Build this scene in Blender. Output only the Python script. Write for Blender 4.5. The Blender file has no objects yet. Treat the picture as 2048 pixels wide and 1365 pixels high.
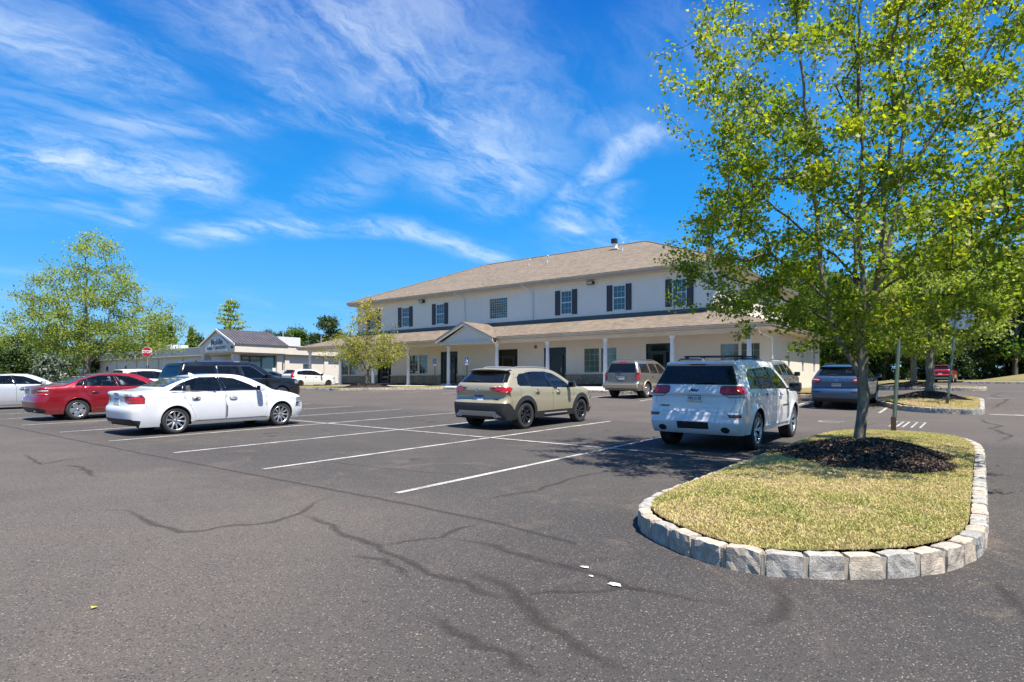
import bpy, bmesh, math, random
import numpy as np
from mathutils import Vector, Matrix

# ------------------------------------------------------------------ camera, sky, sun, exposure
S = bpy.context.scene
C = S.collection
YAW = 0.6521
F_PX = 1227.0
cam_d = bpy.data.cameras.new("camera")
cam = bpy.data.objects.new("camera", cam_d)
C.objects.link(cam)
cam.location = (0, 0, 1.575)
cam.rotation_euler = (math.pi / 2, 0, YAW - math.pi / 2)
cam_d.sensor_width = 36.0
cam_d.lens = 36.0 * F_PX / 2048.0
cam_d.shift_y = (761.8 - 682.5) / 2048.0
cam_d.clip_start = 0.1
cam_d.clip_end = 3000.0
S.camera = cam

SUN_DIR = Vector((-0.10, -0.42, 0.905)).normalized()      # towards the sun
SUN_EL = math.asin(SUN_DIR.z)
sun_d = bpy.data.lights.new("sun", 'SUN')
sun_d.energy = 4.6
sun_d.angle = math.radians(0.53)
sun_d.color = (1.0, 0.94, 0.855)
sun = bpy.data.objects.new("sun", sun_d)
C.objects.link(sun)
sun.rotation_euler = (-SUN_DIR).to_track_quat('-Z', 'Y').to_euler()

S.view_settings.view_transform = 'Standard'
S.view_settings.look = 'None'
S.view_settings.gamma = 1.0
S.view_settings.exposure = 1.0
S.view_settings.use_curve_mapping = False
S.render.engine = 'CYCLES'
S.cycles.max_bounces = 8
S.cycles.transparent_max_bounces = 24
S.cycles.caustics_reflective = False
S.cycles.caustics_refractive = False


class NT:
    """small helper to write node trees"""
    def __init__(s, tree):
        s.t = tree

    def n(s, typ, **kw):
        nd = s.t.nodes.new(typ)
        for k, v in kw.items():
            if k.startswith('i_'):
                key = k[2:]
                key = int(key) if key.isdigit() else key
                sock = nd.inputs[key]
                if hasattr(v, 'links'):
                    s.t.links.new(v, sock)
                else:
                    sock.default_value = v
            else:
                setattr(nd, k, v)
        return nd

    def m(s, op, a, b=None, c=None, clamp=False):
        nd = s.t.nodes.new('ShaderNodeMath')
        nd.operation = op
        nd.use_clamp = clamp
        for i, v in enumerate((a, b, c)):
            if v is None:
                continue
            if hasattr(v, 'links'):
                s.t.links.new(v, nd.inputs[i])
            else:
                nd.inputs[i].default_value = v
        return nd.outputs[0]

    def mix(s, fac, a, b, blend='MIX'):
        nd = s.t.nodes.new('ShaderNodeMix')
        nd.data_type = 'RGBA'
        nd.blend_type = blend
        for sock, v in ((nd.inputs[0], fac), (nd.inputs[6], a), (nd.inputs[7], b)):
            if hasattr(v, 'links'):
                s.t.links.new(v, sock)
            else:
                sock.default_value = v if not isinstance(v, tuple) or len(v) == 4 else (*v, 1)
        return nd.outputs[2]

    def rng(s, v, a, b, c=0.0, d=1.0, smooth=True):
        nd = s.t.nodes.new('ShaderNodeMapRange')
        if smooth:
            nd.interpolation_type = 'SMOOTHSTEP'
        s.t.links.new(v, nd.inputs[0])
        for i, q in enumerate((a, b, c, d)):
            nd.inputs[i + 1].default_value = q
        return nd.outputs[0]

    def link(s, a, b):
        s.t.links.new(a, b)


def noise(N, vec, scale, detail=4.0, rough=0.55, dist=0.0, dim='3D'):
    nd = N.n('ShaderNodeTexNoise', noise_dimensions=dim)
    if vec is not None:
        N.link(vec, nd.inputs['Vector'])
    nd.inputs['Scale'].default_value = scale
    nd.inputs['Detail'].default_value = detail
    nd.inputs['Roughness'].default_value = rough
    nd.inputs['Distortion'].default_value = dist
    return nd.outputs[0]


def ramp(N, v, stops):
    r = N.n('ShaderNodeValToRGB')
    N.link(v, r.inputs[0])
    e = r.color_ramp.elements
    e[0].position, e[0].color = stops[0][0], (*stops[0][1], 1)
    e[1].position, e[1].color = stops[1][0], (*stops[1][1], 1)
    for p, c in stops[2:]:
        x = e.new(p); x.color = (*c, 1)
    return r.outputs[0]


world = bpy.data.worlds.new("World")
S.world = world
world.use_nodes = True
wt = world.node_tree
wt.nodes.clear()
N = NT(wt)
sky = N.n('ShaderNodeTexSky', sky_type='NISHITA')
sky.sun_disc = False
sky.sun_elevation = SUN_EL
sky.sun_rotation = math.atan2(SUN_DIR.x, SUN_DIR.y)
sky.altitude = 60
sky.air_density = 1.15
sky.dust_density = 0.3
sky.ozone_density = 3.0
hs = N.n('ShaderNodeHueSaturation', i_Saturation=1.0, i_Value=1.0, i_Hue=0.5)
N.link(sky.outputs[0], hs.inputs['Color'])
tc = N.n('ShaderNodeTexCoord')
sep = N.n('ShaderNodeSeparateXYZ')
N.link(tc.outputs['Generated'], sep.inputs[0])
dz = N.m('ADD', N.m('MAXIMUM', sep.outputs[2], 0.0), 0.16)
px = N.m('DIVIDE', sep.outputs[0], dz)
py = N.m('DIVIDE', sep.outputs[1], dz)
comb = N.n('ShaderNodeCombineXYZ')
N.link(px, comb.inputs[0])
N.link(py, comb.inputs[1])
P = comb.outputs[0]


def sky_p(x, y):
    """pixel of the photograph -> the cirrus sheet's own plane coordinates"""
    t = (x - 1024) / F_PX
    u = -(y - 761.8) / F_PX
    d = Vector((math.cos(YAW) + t * math.sin(YAW), math.sin(YAW) - t * math.cos(YAW), u)).normalized()
    k = 1 / (max(d.z, 0) + 0.16)
    return Vector((d.x * k, d.y * k, 0))


warp = N.n('ShaderNodeTexNoise', noise_dimensions='2D', i_Scale=1.0, i_Detail=7.0, i_Roughness=0.62)
N.link(P, warp.inputs['Vector'])
wv = N.n('ShaderNodeVectorMath', operation='MULTIPLY_ADD')
N.link(warp.outputs['Color'], wv.inputs[0])
wv.inputs[1].default_value = (0.34, 0.34, 0)
N.link(P, wv.inputs[2])
wv2 = N.n('ShaderNodeVectorMath', operation='SUBTRACT')
N.link(wv.outputs[0], wv2.inputs[0])
wv2.inputs[1].default_value = (0.17, 0.17, 0)
PW = wv2.outputs[0]


def fibres(rot, sx, sy, scale, det=7, rough=0.6, dist=0.5):
    mp = N.n('ShaderNodeMapping')
    N.link(PW, mp.inputs['Vector'])
    mp.inputs['Rotation'].default_value = (0, 0, rot)
    mp.inputs['Scale'].default_value = (sx, sy, 1)
    return noise(N, mp.outputs[0], scale, det, rough, dist, '2D')


def stroke(pts, w, gain):
    """a streak of cirrus along a polyline in the sheet's plane: falls off with distance"""
    best = None
    for (a, b) in zip(pts[:-1], pts[1:]):
        A, B = sky_p(*a), sky_p(*b)
        ab = B - A
        sb = N.n('ShaderNodeVectorMath', operation='SUBTRACT')
        N.link(PW, sb.inputs[0])
        sb.inputs[1].default_value = A
        dt = N.n('ShaderNodeVectorMath', operation='DOT_PRODUCT')
        N.link(sb.outputs[0], dt.inputs[0])
        dt.inputs[1].default_value = ab / ab.length_squared
        t = N.m('MULTIPLY', dt.outputs['Value'], 1.0, clamp=True)
        sc = N.n('ShaderNodeVectorMath', operation='SCALE')
        sc.inputs[0].default_value = ab
        N.link(t, sc.inputs['Scale'])
        d = N.n('ShaderNodeVectorMath', operation='DISTANCE')
        N.link(sb.outputs[0], d.inputs[0])
        N.link(sc.outputs[0], d.inputs[1])
        best = d.outputs['Value'] if best is None else N.m('MINIMUM', best, d.outputs['Value'])
    return N.rng(best, w * 1.30, 0.0, 0.0, gain * 0.78)


f1 = fibres(0.35, 0.8, 2.6, 2.1, 11, 0.66, 0.35)
f2 = fibres(-0.6, 1.0, 2.2, 3.8, 11, 0.68, 0.3)
base = fibres(0.2, 1.0, 1.8, 0.7, 4, 0.5, 0.3)
fib = N.m('MULTIPLY', N.m('ADD', f1, f2), 0.5)
strokes = [
    ([(470, -60), (700, 60), (830, 130), (930, 220), (985, 340)], 0.34, 0.80),
    ([(930, 240), (990, 340), (1010, 420)], 0.16, 0.55),
    ([(545, 140), (640, 205), (730, 235), (860, 300), (960, 360)], 0.13, 0.62),
    ([(-60, 300), (120, 318), (260, 345), (400, 372)], 0.20, 0.88),
    ([(-40, 20), (110, 85), (190, 118)], 0.20, 0.62),
    ([(180, 250), (340, 250), (470, 243), (560, 228)], 0.10, 0.5),
    ([(380, 470), (560, 462), (700, 460), (830, 468), (1000, 520)], 0.12, 0.85),
    ([(560, 430), (680, 400), (800, 330)], 0.16, 0.42),
    ([(1310, 268), (1240, 308), (1185, 370), (1158, 425), (1165, 455)], 0.10, 0.85),
    ([(1262, 375), (1250, 425), (1300, 475)], 0.09, 0.6),
    ([(1100, 200), (1200, 250), (1340, 262)], 0.12, 0.38),
    ([(120, 400), (230, 432), (275, 402)], 0.09, 0.55),
    ([(700, 20), (900, 40), (960, 130)], 0.2, 0.4),
]
tot = None
for s_ in strokes:
    v = stroke(*s_)
    tot = v if tot is None else N.m('MAXIMUM', tot, v)
body = N.m('ADD', N.m('MULTIPLY', tot, 0.80), N.m('MULTIPLY', N.rng(base, 0.40, 0.72), 0.20))
cov = N.m('MULTIPLY', body, N.rng(fib, 0.34, 0.68, 0.06, 1.30))
cov = N.m('MULTIPLY', cov, N.rng(sep.outputs[2], 0.0, 0.12))
cov = N.m('MINIMUM', N.m('MULTIPLY', N.m('POWER', cov, 1.15), 0.78), 0.8)
clear = ramp(N, sep.outputs[2], [(0.0, (2.3, 4.2, 5.5)), (1.0, (0.03, 0.62, 2.3)), (0.10, (0.62, 2.75, 5.6)), (0.26, (0.08, 1.80, 4.9)), (0.52, (0.01, 0.88, 3.5))])
tint = N.mix(0.95, hs.outputs[0], clear)
skyc = N.mix(cov, tint, (4.9, 5.5, 6.0, 1))
bg = N.n('ShaderNodeBackground', i_Strength=0.1)
N.link(skyc, bg.inputs[0])
wo = N.n('ShaderNodeOutputWorld')
N.link(bg.outputs[0], wo.inputs[0])

rnd = random.Random(7)
R = np.random.default_rng(11)

# ------------------------------------------------------------------ helpers
def tag(o, label=None, cat=None, group=None, kind=None):
    if label: o['label'] = label
    if cat: o['category'] = cat
    if group: o['group'] = group
    if kind: o['kind'] = kind
    return o


def link(name, data, parent=None, loc=None, rot=None):
    o = bpy.data.objects.new(name, data)
    C.objects.link(o)
    if parent is not None: o.parent = parent
    if loc is not None: o.location = loc
    if rot is not None: o.rotation_euler = rot
    return o


def thing(name, label, cat, loc=(0, 0, 0), rz=0.0, group=None):
    o = link(name, None, None, loc, (0, 0, rz))
    o.empty_display_size = 0.2
    return tag(o, label, cat, group)


class MB:
    """mesh collector: boxes, tubes, lathes, quads become ONE mesh"""
    def __init__(s):
        s.v = []; s.f = []; s.mi = []; s.sm = []

    def add(s, vs, fs, mi=0, smooth=False):
        o = len(s.v)
        s.v += [tuple(v) for v in vs]
        s.f += [tuple(i + o for i in f) for f in fs]
        s.mi += [mi] * len(fs); s.sm += [smooth] * len(fs)
        return s

    def box(s, x0, y0, z0, x1, y1, z1, mi=0, bev=0.0, M=None):
        if bev <= 0:
            vs = [(x, y, z) for x in (x0, x1) for y in (y0, y1) for z in (z0, z1)]
            fs = [(0, 1, 3, 2), (4, 6, 7, 5), (0, 4, 5, 1), (2, 3, 7, 6), (0, 2, 6, 4), (1, 5, 7, 3)]
        else:
            bm = bmesh.new()
            bmesh.ops.create_cube(bm, size=1.0)
            for v in bm.verts:
                v.co = Vector(((x0 + x1) / 2 + v.co.x * (x1 - x0), (y0 + y1) / 2 + v.co.y * (y1 - y0), (z0 + z1) / 2 + v.co.z * (z1 - z0)))
            bmesh.ops.bevel(bm, geom=list(bm.edges), offset=bev, segments=2, affect='EDGES', profile=0.6)
            vs = [v.co[:] for v in bm.verts]
            fs = [tuple(v.index for v in f.verts) for f in bm.faces]
            bm.free()
        if M is not None: vs = [(M @ Vector(v))[:] for v in vs]
        return s.add(vs, fs, mi, False)

    def tube(s, pts, rad, n=8, mi=0, caps=True, smooth=True):
        pts = [Vector(p) for p in pts]
        if not hasattr(rad, '__len__'): rad = [rad] * len(pts)
        rings = []
        prev = None
        for i, p in enumerate(pts):
            d = (pts[min(i + 1, len(pts) - 1)] - pts[max(i - 1, 0)])
            if d.length < 1e-9: d = Vector((0, 0, 1))
            d.normalize()
            if prev is None:
                a = d.orthogonal().normalized()
            else:
                a = prev - d * prev.dot(d)
                a = a.normalized() if a.length > 1e-6 else d.orthogonal().normalized()
            prev = a
            b = d.cross(a)
            rings.append([p + (a * math.cos(t) + b * math.sin(t)) * rad[i] for t in [2 * math.pi * k / n for k in range(n)]])
        vs = [v for r in rings for v in r]
        fs = []
        for i in range(len(pts) - 1):
            for k in range(n):
                k2 = (k + 1) % n
                fs.append((i * n + k, i * n + k2, (i + 1) * n + k2, (i + 1) * n + k))
        s.add(vs, fs, mi, smooth)
        if caps:
            s.add(rings[0], [tuple(reversed(range(n)))], mi)
            s.add(rings[-1], [tuple(range(n))], mi)
        return s

    def lathe(s, prof, n=32, axis='z', mi=0, smooth=True, M=None, closed=False):
        """prof: (radius, height) pairs"""
        vs = []
        for (r, h) in prof:
            for k in range(n):
                t = 2 * math.pi * k / n
                c, q = r * math.cos(t), r * math.sin(t)
                v = (c, q, h) if axis == 'z' else ((c, h, q) if axis == 'y' else (h, c, q))
                vs.append(v if M is None else (M @ Vector(v))[:])
        fs = []
        m = len(prof)
        for i in range(m if closed else m - 1):
            j = (i + 1) % m
            for k in range(n):
                k2 = (k + 1) % n
                fs.append((i * n + k, i * n + k2, j * n + k2, j * n + k))
        return s.add(vs, fs, mi, smooth)

    def prism(s, poly, z0, z1, mi=0, M=None):
        """extrude a polygon of (x,y) from z0 to z1"""
        n = len(poly)
        vs = [(x, y, z0) for x, y in poly] + [(x, y, z1) for x, y in poly]
        if M is not None: vs = [(M @ Vector(v))[:] for v in vs]
        fs = [tuple(reversed(range(n))), tuple(range(n, 2 * n))] + [(i, (i + 1) % n, n + (i + 1) % n, n + i) for i in range(n)]
        return s.add(vs, fs, mi)

    def mesh(s, name, mats):
        me = bpy.data.meshes.new(name)
        me.from_pydata(s.v, [], s.f)
        if not isinstance(mats, (list, tuple)): mats = [mats]
        for m in mats: me.materials.append(m)
        if len(mats) > 1:
            me.polygons.foreach_set('material_index', s.mi)
        me.polygons.foreach_set('use_smooth', s.sm)
        me.update()
        return me

    def build(s, name, mats, parent=None, loc=None, rot=None):
        return link(name, s.mesh(name, mats), parent, loc, rot)


def fix_normals(o):
    bm = bmesh.new(); bm.from_mesh(o.data)
    bmesh.ops.recalc_face_normals(bm, faces=bm.faces)
    bm.to_mesh(o.data); bm.free()
    return o


def np_mesh(name, verts, faces, mats, smooth=False, attrs=None):
    """fast mesh from numpy; faces (n,k) all of one size; attrs: {name: per-vertex float}"""
    me = bpy.data.meshes.new(name)
    nv, nf, k = len(verts), len(faces), faces.shape[1]
    me.vertices.add(nv)
    me.vertices.foreach_set('co', np.asarray(verts, dtype=np.float32).ravel())
    me.loops.add(nf * k)
    me.loops.foreach_set('vertex_index', faces.astype(np.int32).ravel())
    me.polygons.add(nf)
    me.polygons.foreach_set('loop_start', np.arange(nf, dtype=np.int32) * k)
    me.polygons.foreach_set('loop_total', np.full(nf, k, dtype=np.int32))
    if smooth: me.polygons.foreach_set('use_smooth', np.ones(nf, dtype=bool))
    me.update(calc_edges=True)
    for an, av in (attrs or {}).items():
        a = me.attributes.new(an, 'FLOAT', 'POINT')
        a.data.foreach_set('value', np.asarray(av, dtype=np.float32))
    for m in (mats if isinstance(mats, (list, tuple)) else [mats]): me.materials.append(m)
    return me


# ------------------------------------------------------------------ materials
MATS = {}


def pbr(name, col, rough=0.6, metal=0.0, coat=0.0, spec=0.5, emit=None):
    if name in MATS: return MATS[name]
    m = bpy.data.materials.new(name)
    m.use_nodes = True
    b = m.node_tree.nodes['Principled BSDF']
    b.inputs['Base Color'].default_value = (*col, 1)
    b.inputs['Roughness'].default_value = rough
    b.inputs['Metallic'].default_value = metal
    b.inputs['Coat Weight'].default_value = coat
    b.inputs['Coat Roughness'].default_value = 0.04
    b.inputs['Specular IOR Level'].default_value = spec
    MATS[name] = m
    return m


def pm(name, fn):
    """procedural material: fn(N, bsdf) wires colours"""
    m = bpy.data.materials.new(name)
    m.use_nodes = True
    b = m.node_tree.nodes['Principled BSDF']
    fn(NT(m.node_tree), b)
    MATS[name] = m
    return m


def pos(N):
    return N.n('ShaderNodeNewGeometry').outputs['Position']


def objc(N):
    return N.n('ShaderNodeTexCoord').outputs['Object']


def bump(N, b, h, strength=0.3, dist=0.01):
    bp = N.n('ShaderNodeBump', i_Strength=strength, i_Distance=dist)
    N.link(h, bp.inputs['Height'])
    N.link(bp.outputs[0], b.inputs['Normal'])


def m_asphalt(N, b):
    p = pos(N)
    sx = N.n('ShaderNodeSeparateXYZ'); N.link(p, sx.inputs[0])
    big = noise(N, p, 0.28, 4, 0.6, 0.6)
    mid = noise(N, p, 1.3, 5, 0.65, 0.4)
    fine = noise(N, p, 120, 2, 0.5)
    # the old purplish lane in front, the bluer darker bays behind the seam (seam runs along x = 4.9)
    old = (0.108, 0.093, 0.080)
    new = (0.074, 0.067, 0.060)
    seam = N.rng(N.m('ADD', sx.outputs[0], N.m('MULTIPLY', mid, 1.2)), 4.4, 6.6)
    far = N.rng(sx.outputs[0], 16.2, 17.6)
    bay = N.m('MULTIPLY', seam, N.m('SUBTRACT', 1.0, far))
    col = N.mix(bay, old, new)
    # a fresher patch of dark binder round the island
    dk = N.n('ShaderNodeVectorMath', operation='DISTANCE')
    N.link(p, dk.inputs[0]); dk.inputs[1].default_value = (4.4, 1.4, 0.1)
    patch = N.rng(N.m('ADD', dk.outputs['Value'], N.m('MULTIPLY', big, 3.0)), 5.4, 2.8)
    col = N.mix(N.m('MULTIPLY', patch, 0.65), col, (0.036, 0.035, 0.036))
    col = N.mix(N.rng(big, 0.35, 0.68), col, N.mix(1.0, col, (0.82, 0.82, 0.84, 1), 'MULTIPLY'))
    band = N.m('MULTIPLY', N.rng(sx.outputs[0], 3.2, 5.0), N.rng(sx.outputs[0], 10.5, 6.5))
    tan = N.m('MULTIPLY', N.rng(noise(N, p, 0.75, 6, 0.72, 1.6), 0.50, 0.72), N.m('ADD', 0.30, N.m('MULTIPLY', band, 0.38)))
    col = N.mix(tan, col, (0.135, 0.108, 0.085))
    # exposed aggregate
    vo = N.n('ShaderNodeTexVoronoi', i_Scale=84.0)
    N.link(p, vo.inputs['Vector'])
    wn = N.n('ShaderNodeSeparateColor'); N.link(vo.outputs['Color'], wn.inputs[0])
    stone = N.m('MULTIPLY', N.rng(wn.outputs[0], 0.45, 0.92), N.rng(vo.outputs['Distance'], 0.55, 0.3))
    scol = ramp(N, wn.outputs[1], [(0.0, (0.10, 0.082, 0.074)), (1.0, (0.46, 0.41, 0.37)), (0.5, (0.17, 0.135, 0.112)), (0.3, (0.09, 0.095, 0.105))])
    col = N.mix(N.m('MULTIPLY', stone, 0.55), col, scol)
    pits = N.rng(wn.outputs[2], 0.78, 0.96)
    col = N.mix(N.m('MULTIPLY', pits, 0.6), col, (0.016, 0.015, 0.016))
    vo2 = N.n('ShaderNodeTexVoronoi', i_Scale=34.0)
    N.link(p, vo2.inputs['Vector'])
    w2 = N.n('ShaderNodeSeparateColor'); N.link(vo2.outputs['Color'], w2.inputs[0])
    white = N.m('MULTIPLY', N.rng(w2.outputs[0], 0.975, 1.0), N.rng(vo2.outputs['Distance'], 0.32, 0.18))
    col = N.mix(N.m('MULTIPLY', white, 0.6), col, (0.42, 0.38, 0.34))
    col = N.mix(0.28, col, N.mix(1.0, col, ramp(N, fine, [(0.3, (0.35, 0.35, 0.35)), (0.7, (1.8, 1.8, 1.8))]), 'MULTIPLY'))
    # faint tyre-polished and oily patches
    oil = N.rng(noise(N, p, 0.9, 3, 0.5, 2.0), 0.66, 0.8)
    col = N.mix(N.m('MULTIPLY', oil, 0.35), col, (0.028, 0.027, 0.028))
    N.link(col, b.inputs['Base Color'])
    b.inputs['Roughness'].default_value = 0.86
    b.inputs['Specular IOR Level'].default_value = 0.3
    h = N.m('ADD', N.m('MULTIPLY', vo.outputs['Distance'], -0.8), N.m('MULTIPLY', fine, 0.5))
    bump(N, b, h, 0.55, 0.012)


def m_paint_line(N, b):
    p = pos(N)
    wear = noise(N, p, 26, 6, 0.75)
    w2 = noise(N, p, 3.0, 4, 0.6)
    vo = N.n('ShaderNodeTexVoronoi', i_Scale=70.0); N.link(p, vo.inputs['Vector'])
    f = N.rng(N.m('ADD', wear, N.m('MULTIPLY', w2, 0.5)), 0.60, 0.93)
    col = N.mix(f, (0.56, 0.54, 0.50, 1), (0.15, 0.14, 0.13, 1))
    N.link(col, b.inputs['Base Color'])
    b.inputs['Roughness'].default_value = 0.8
    bump(N, b, vo.outputs['Distance'], 0.4, 0.008)


def m_crack(N, b):
    p = pos(N)
    n1 = noise(N, p, 22, 4, 0.7)
    at = N.n('ShaderNodeAttribute', attribute_name='edge')
    a = N.m('MULTIPLY', at.outputs['Fac'], N.rng(n1, 0.25, 0.55, 0.25, 1.0))
    col = N.mix(N.rng(n1, 0.4, 0.75), (0.030, 0.024, 0.021, 1), (0.062, 0.050, 0.044, 1))
    N.link(col, b.inputs['Base Color'])
    N.link(N.m('MULTIPLY', a, 0.52), b.inputs['Alpha'])
    b.inputs['Roughness'].default_value = 0.9


def m_stucco(c1, c2):
    def fn(N, b):
        p = pos(N)
        n1 = noise(N, p, 0.6, 5, 0.65, 0.4)
        n2 = noise(N, p, 9, 6, 0.7)
        mp = N.n('ShaderNodeMapping'); N.link(p, mp.inputs['Vector'])
        mp.inputs['Scale'].default_value = (2.6, 2.6, 0.25)
        st = noise(N, mp.outputs[0], 1.0, 5, 0.7)
        col = N.mix(N.rng(n1, 0.3, 0.7), c1, c2)
        col = N.mix(N.m('MULTIPLY', N.rng(st, 0.5, 0.8), 0.3), col, tuple(x * 0.78 for x in c1))
        col = N.mix(N.m('MULTIPLY', n2, 0.16), col, tuple(x * 0.6 for x in c1))
        N.link(col, b.inputs['Base Color'])
        b.inputs['Roughness'].default_value = 0.9
        b.inputs['Specular IOR Level'].default_value = 0.2
        bump(N, b, noise(N, p, 60, 4, 0.7), 0.5, 0.01)
    return fn


def m_shingle(N, b):
    # rows follow the height of each slope; tabs follow plan position
    p = pos(N)
    sx = N.n('ShaderNodeSeparateXYZ'); N.link(p, sx.inputs[0])
    nrm = N.n('ShaderNodeNewGeometry').outputs['True Normal']
    sn = N.n('ShaderNodeSeparateXYZ'); N.link(nrm, sn.inputs[0])
    side = N.rng(N.m('SUBTRACT', N.m('ABSOLUTE', sn.outputs[1]), N.m('ABSOLUTE', sn.outputs[0])), -0.01, 0.01)
    along = N.m('ADD', N.m('MULTIPLY', sx.outputs[1], N.m('SUBTRACT', 1.0, side)), N.m('MULTIPLY', sx.outputs[0], side))
    cv = N.n('ShaderNodeCombineXYZ')
    N.link(along, cv.inputs[0])
    N.link(N.m('MULTIPLY', sx.outputs[2], 2.5), cv.inputs[1])
    br = N.n('ShaderNodeTexBrick')
    N.link(cv.outputs[0], br.inputs['Vector'])
    br.inputs['Scale'].default_value = 1.0
    br.inputs['Brick Width'].default_value = 0.32
    br.inputs['Row Height'].default_value = 0.15
    br.inputs['Mortar Size'].default_value = 0.012
    br.inputs['Color1'].default_value = (0.285, 0.225, 0.160, 1)
    br.inputs['Color2'].default_value = (0.150, 0.115, 0.082, 1)
    br.inputs['Mortar'].default_value = (0.06, 0.048, 0.036, 1)
    n1 = noise(N, p, 0.5, 5, 0.6, 0.5)
    n2 = noise(N, p, 5, 5, 0.7)
    col = N.mix(N.m('MULTIPLY', N.rng(n1, 0.35, 0.7), 0.35), br.outputs['Color'], (0.25, 0.20, 0.15))
    mp = N.n('ShaderNodeMapping'); N.link(p, mp.inputs['Vector']); mp.inputs['Scale'].default_value = (.5, 1.6, .5)
    streak = noise(N, mp.outputs[0], 1.2, 5, 0.7, 0.5)
    col = N.mix(N.m('MULTIPLY', N.rng(streak, 0.45, 0.75), 0.4), col, (0.12, 0.098, 0.074))
    col = N.mix(N.m('MULTIPLY', n2, 0.4), col, (0.12, 0.095, 0.072))
    N.link(col, b.inputs['Base Color'])
    b.inputs['Roughness'].default_value = 0.92
    bump(N, b, br.outputs['Fac'], -0.6, 0.03)


def m_stone(base_lo, base_hi, scale=6.0, bmp=0.6, bd=0.03):
    def fn(N, b):
        p = pos(N)
        oi = N.n('ShaderNodeObjectInfo')
        v = noise(N, p, scale, 6, 0.7, 0.5)
        v2 = noise(N, p, scale * 7, 4, 0.7)
        col = N.mix(N.rng(v, 0.3, 0.7), base_lo, base_hi)
        tone = ramp(N, oi.outputs['Random'], [(0.0, (0.72, 0.78, 0.86)), (1.0, (1.22, 1.12, 0.98)), (0.45, (0.95, 0.95, 0.93)), (0.75, (1.15, 0.98, 0.78))])
        col = N.mix(0.75, col, N.mix(1.0, col, tone, 'MULTIPLY'))
        col = N.mix(N.m('MULTIPLY', N.rng(v2, 0.5, 0.7), 0.45), col, tuple(x * 0.45 for x in base_lo))
        N.link(col, b.inputs['Base Color'])
        b.inputs['Roughness'].default_value = 0.85
        bump(N, b, N.m('ADD', v, N.m('MULTIPLY', v2, 0.5)), bmp, bd)
    return fn


def m_var(c1, c2, scale=3.0, rough=0.9, bmp=0.3, bd=0.02, detail=6):
    def fn(N, b):
        p = pos(N)
        v = noise(N, p, scale, detail, 0.7, 0.4)
        N.link(N.mix(N.rng(v, 0.3, 0.7), c1, c2), b.inputs['Base Color'])
        b.inputs['Roughness'].default_value = rough
        bump(N, b, noise(N, p, scale * 8, 4, 0.7), bmp, bd)
    return fn


def m_lawn(N, b):
    p = pos(N)
    a = noise(N, p, 1.1, 6, 0.7, 0.6)
    g = noise(N, p, 0.5, 4, 0.6)
    col = N.mix(N.rng(a, 0.35, 0.7), (0.20, 0.17, 0.055, 1), (0.30, 0.225, 0.09, 1))
    col = N.mix(N.rng(g, 0.5, 0.7), col, (0.10, 0.14, 0.03, 1))
    f = noise(N, p, 45, 5, 0.75)
    col = N.mix(N.m('MULTIPLY', f, 0.5), col, (0.09, 0.08, 0.03, 1))
    N.link(col, b.inputs['Base Color'])
    b.inputs['Roughness'].default_value = 0.95
    bump(N, b, f, 0.7, 0.03)


def m_leaf(c_lo, c_mid, c_hi, trans=0.45):
    """leaf: colour runs with a per-leaf value (younger to older leaves); light passes through the blade"""
    def fn(N, b):
        at = N.n('ShaderNodeAttribute', attribute_name='tint')
        col = ramp(N, at.outputs['Fac'], [(0.0, c_lo), (1.0, c_hi), (0.55, c_mid)])
        N.link(col, b.inputs['Base Color'])
        b.inputs['Roughness'].default_value = 0.5
        b.inputs['Specular IOR Level'].default_value = 0.45
        tr = N.n('ShaderNodeBsdfTranslucent')
        tcol = N.mix(1.0, col, (1.25, 1.45, 0.55, 1), 'MULTIPLY')
        N.link(tcol, tr.inputs[0])
        mx = N.n('ShaderNodeMixShader', i_0=trans)
        N.link(b.outputs[0], mx.inputs[1]); N.link(tr.outputs[0], mx.inputs[2])
        out = [n for n in N.t.nodes if n.type == 'OUTPUT_MATERIAL'][0]
        N.link(mx.outputs[0], out.inputs[0])
    return fn


def m_bark(c1, c2, lichen=None):
    def fn(N, b):
        p = objc(N)
        mp = N.n('ShaderNodeMapping'); N.link(p, mp.inputs['Vector'])
        mp.inputs['Scale'].default_value = (9, 9, 1.6)
        v = noise(N, mp.outputs[0], 2.2, 7, 0.72, 1.2)
        col = N.mix(N.rng(v, 0.34, 0.62), c1, c2)
        if lichen:
            col = N.mix(N.m('MULTIPLY', N.rng(noise(N, p, 6, 5, 0.7), 0.5, 0.62), 0.7), col, lichen)
        N.link(col, b.inputs['Base Color'])
        b.inputs['Roughness'].default_value = 0.92
        bump(N, b, v, 0.9, 0.04)
    return fn


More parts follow.
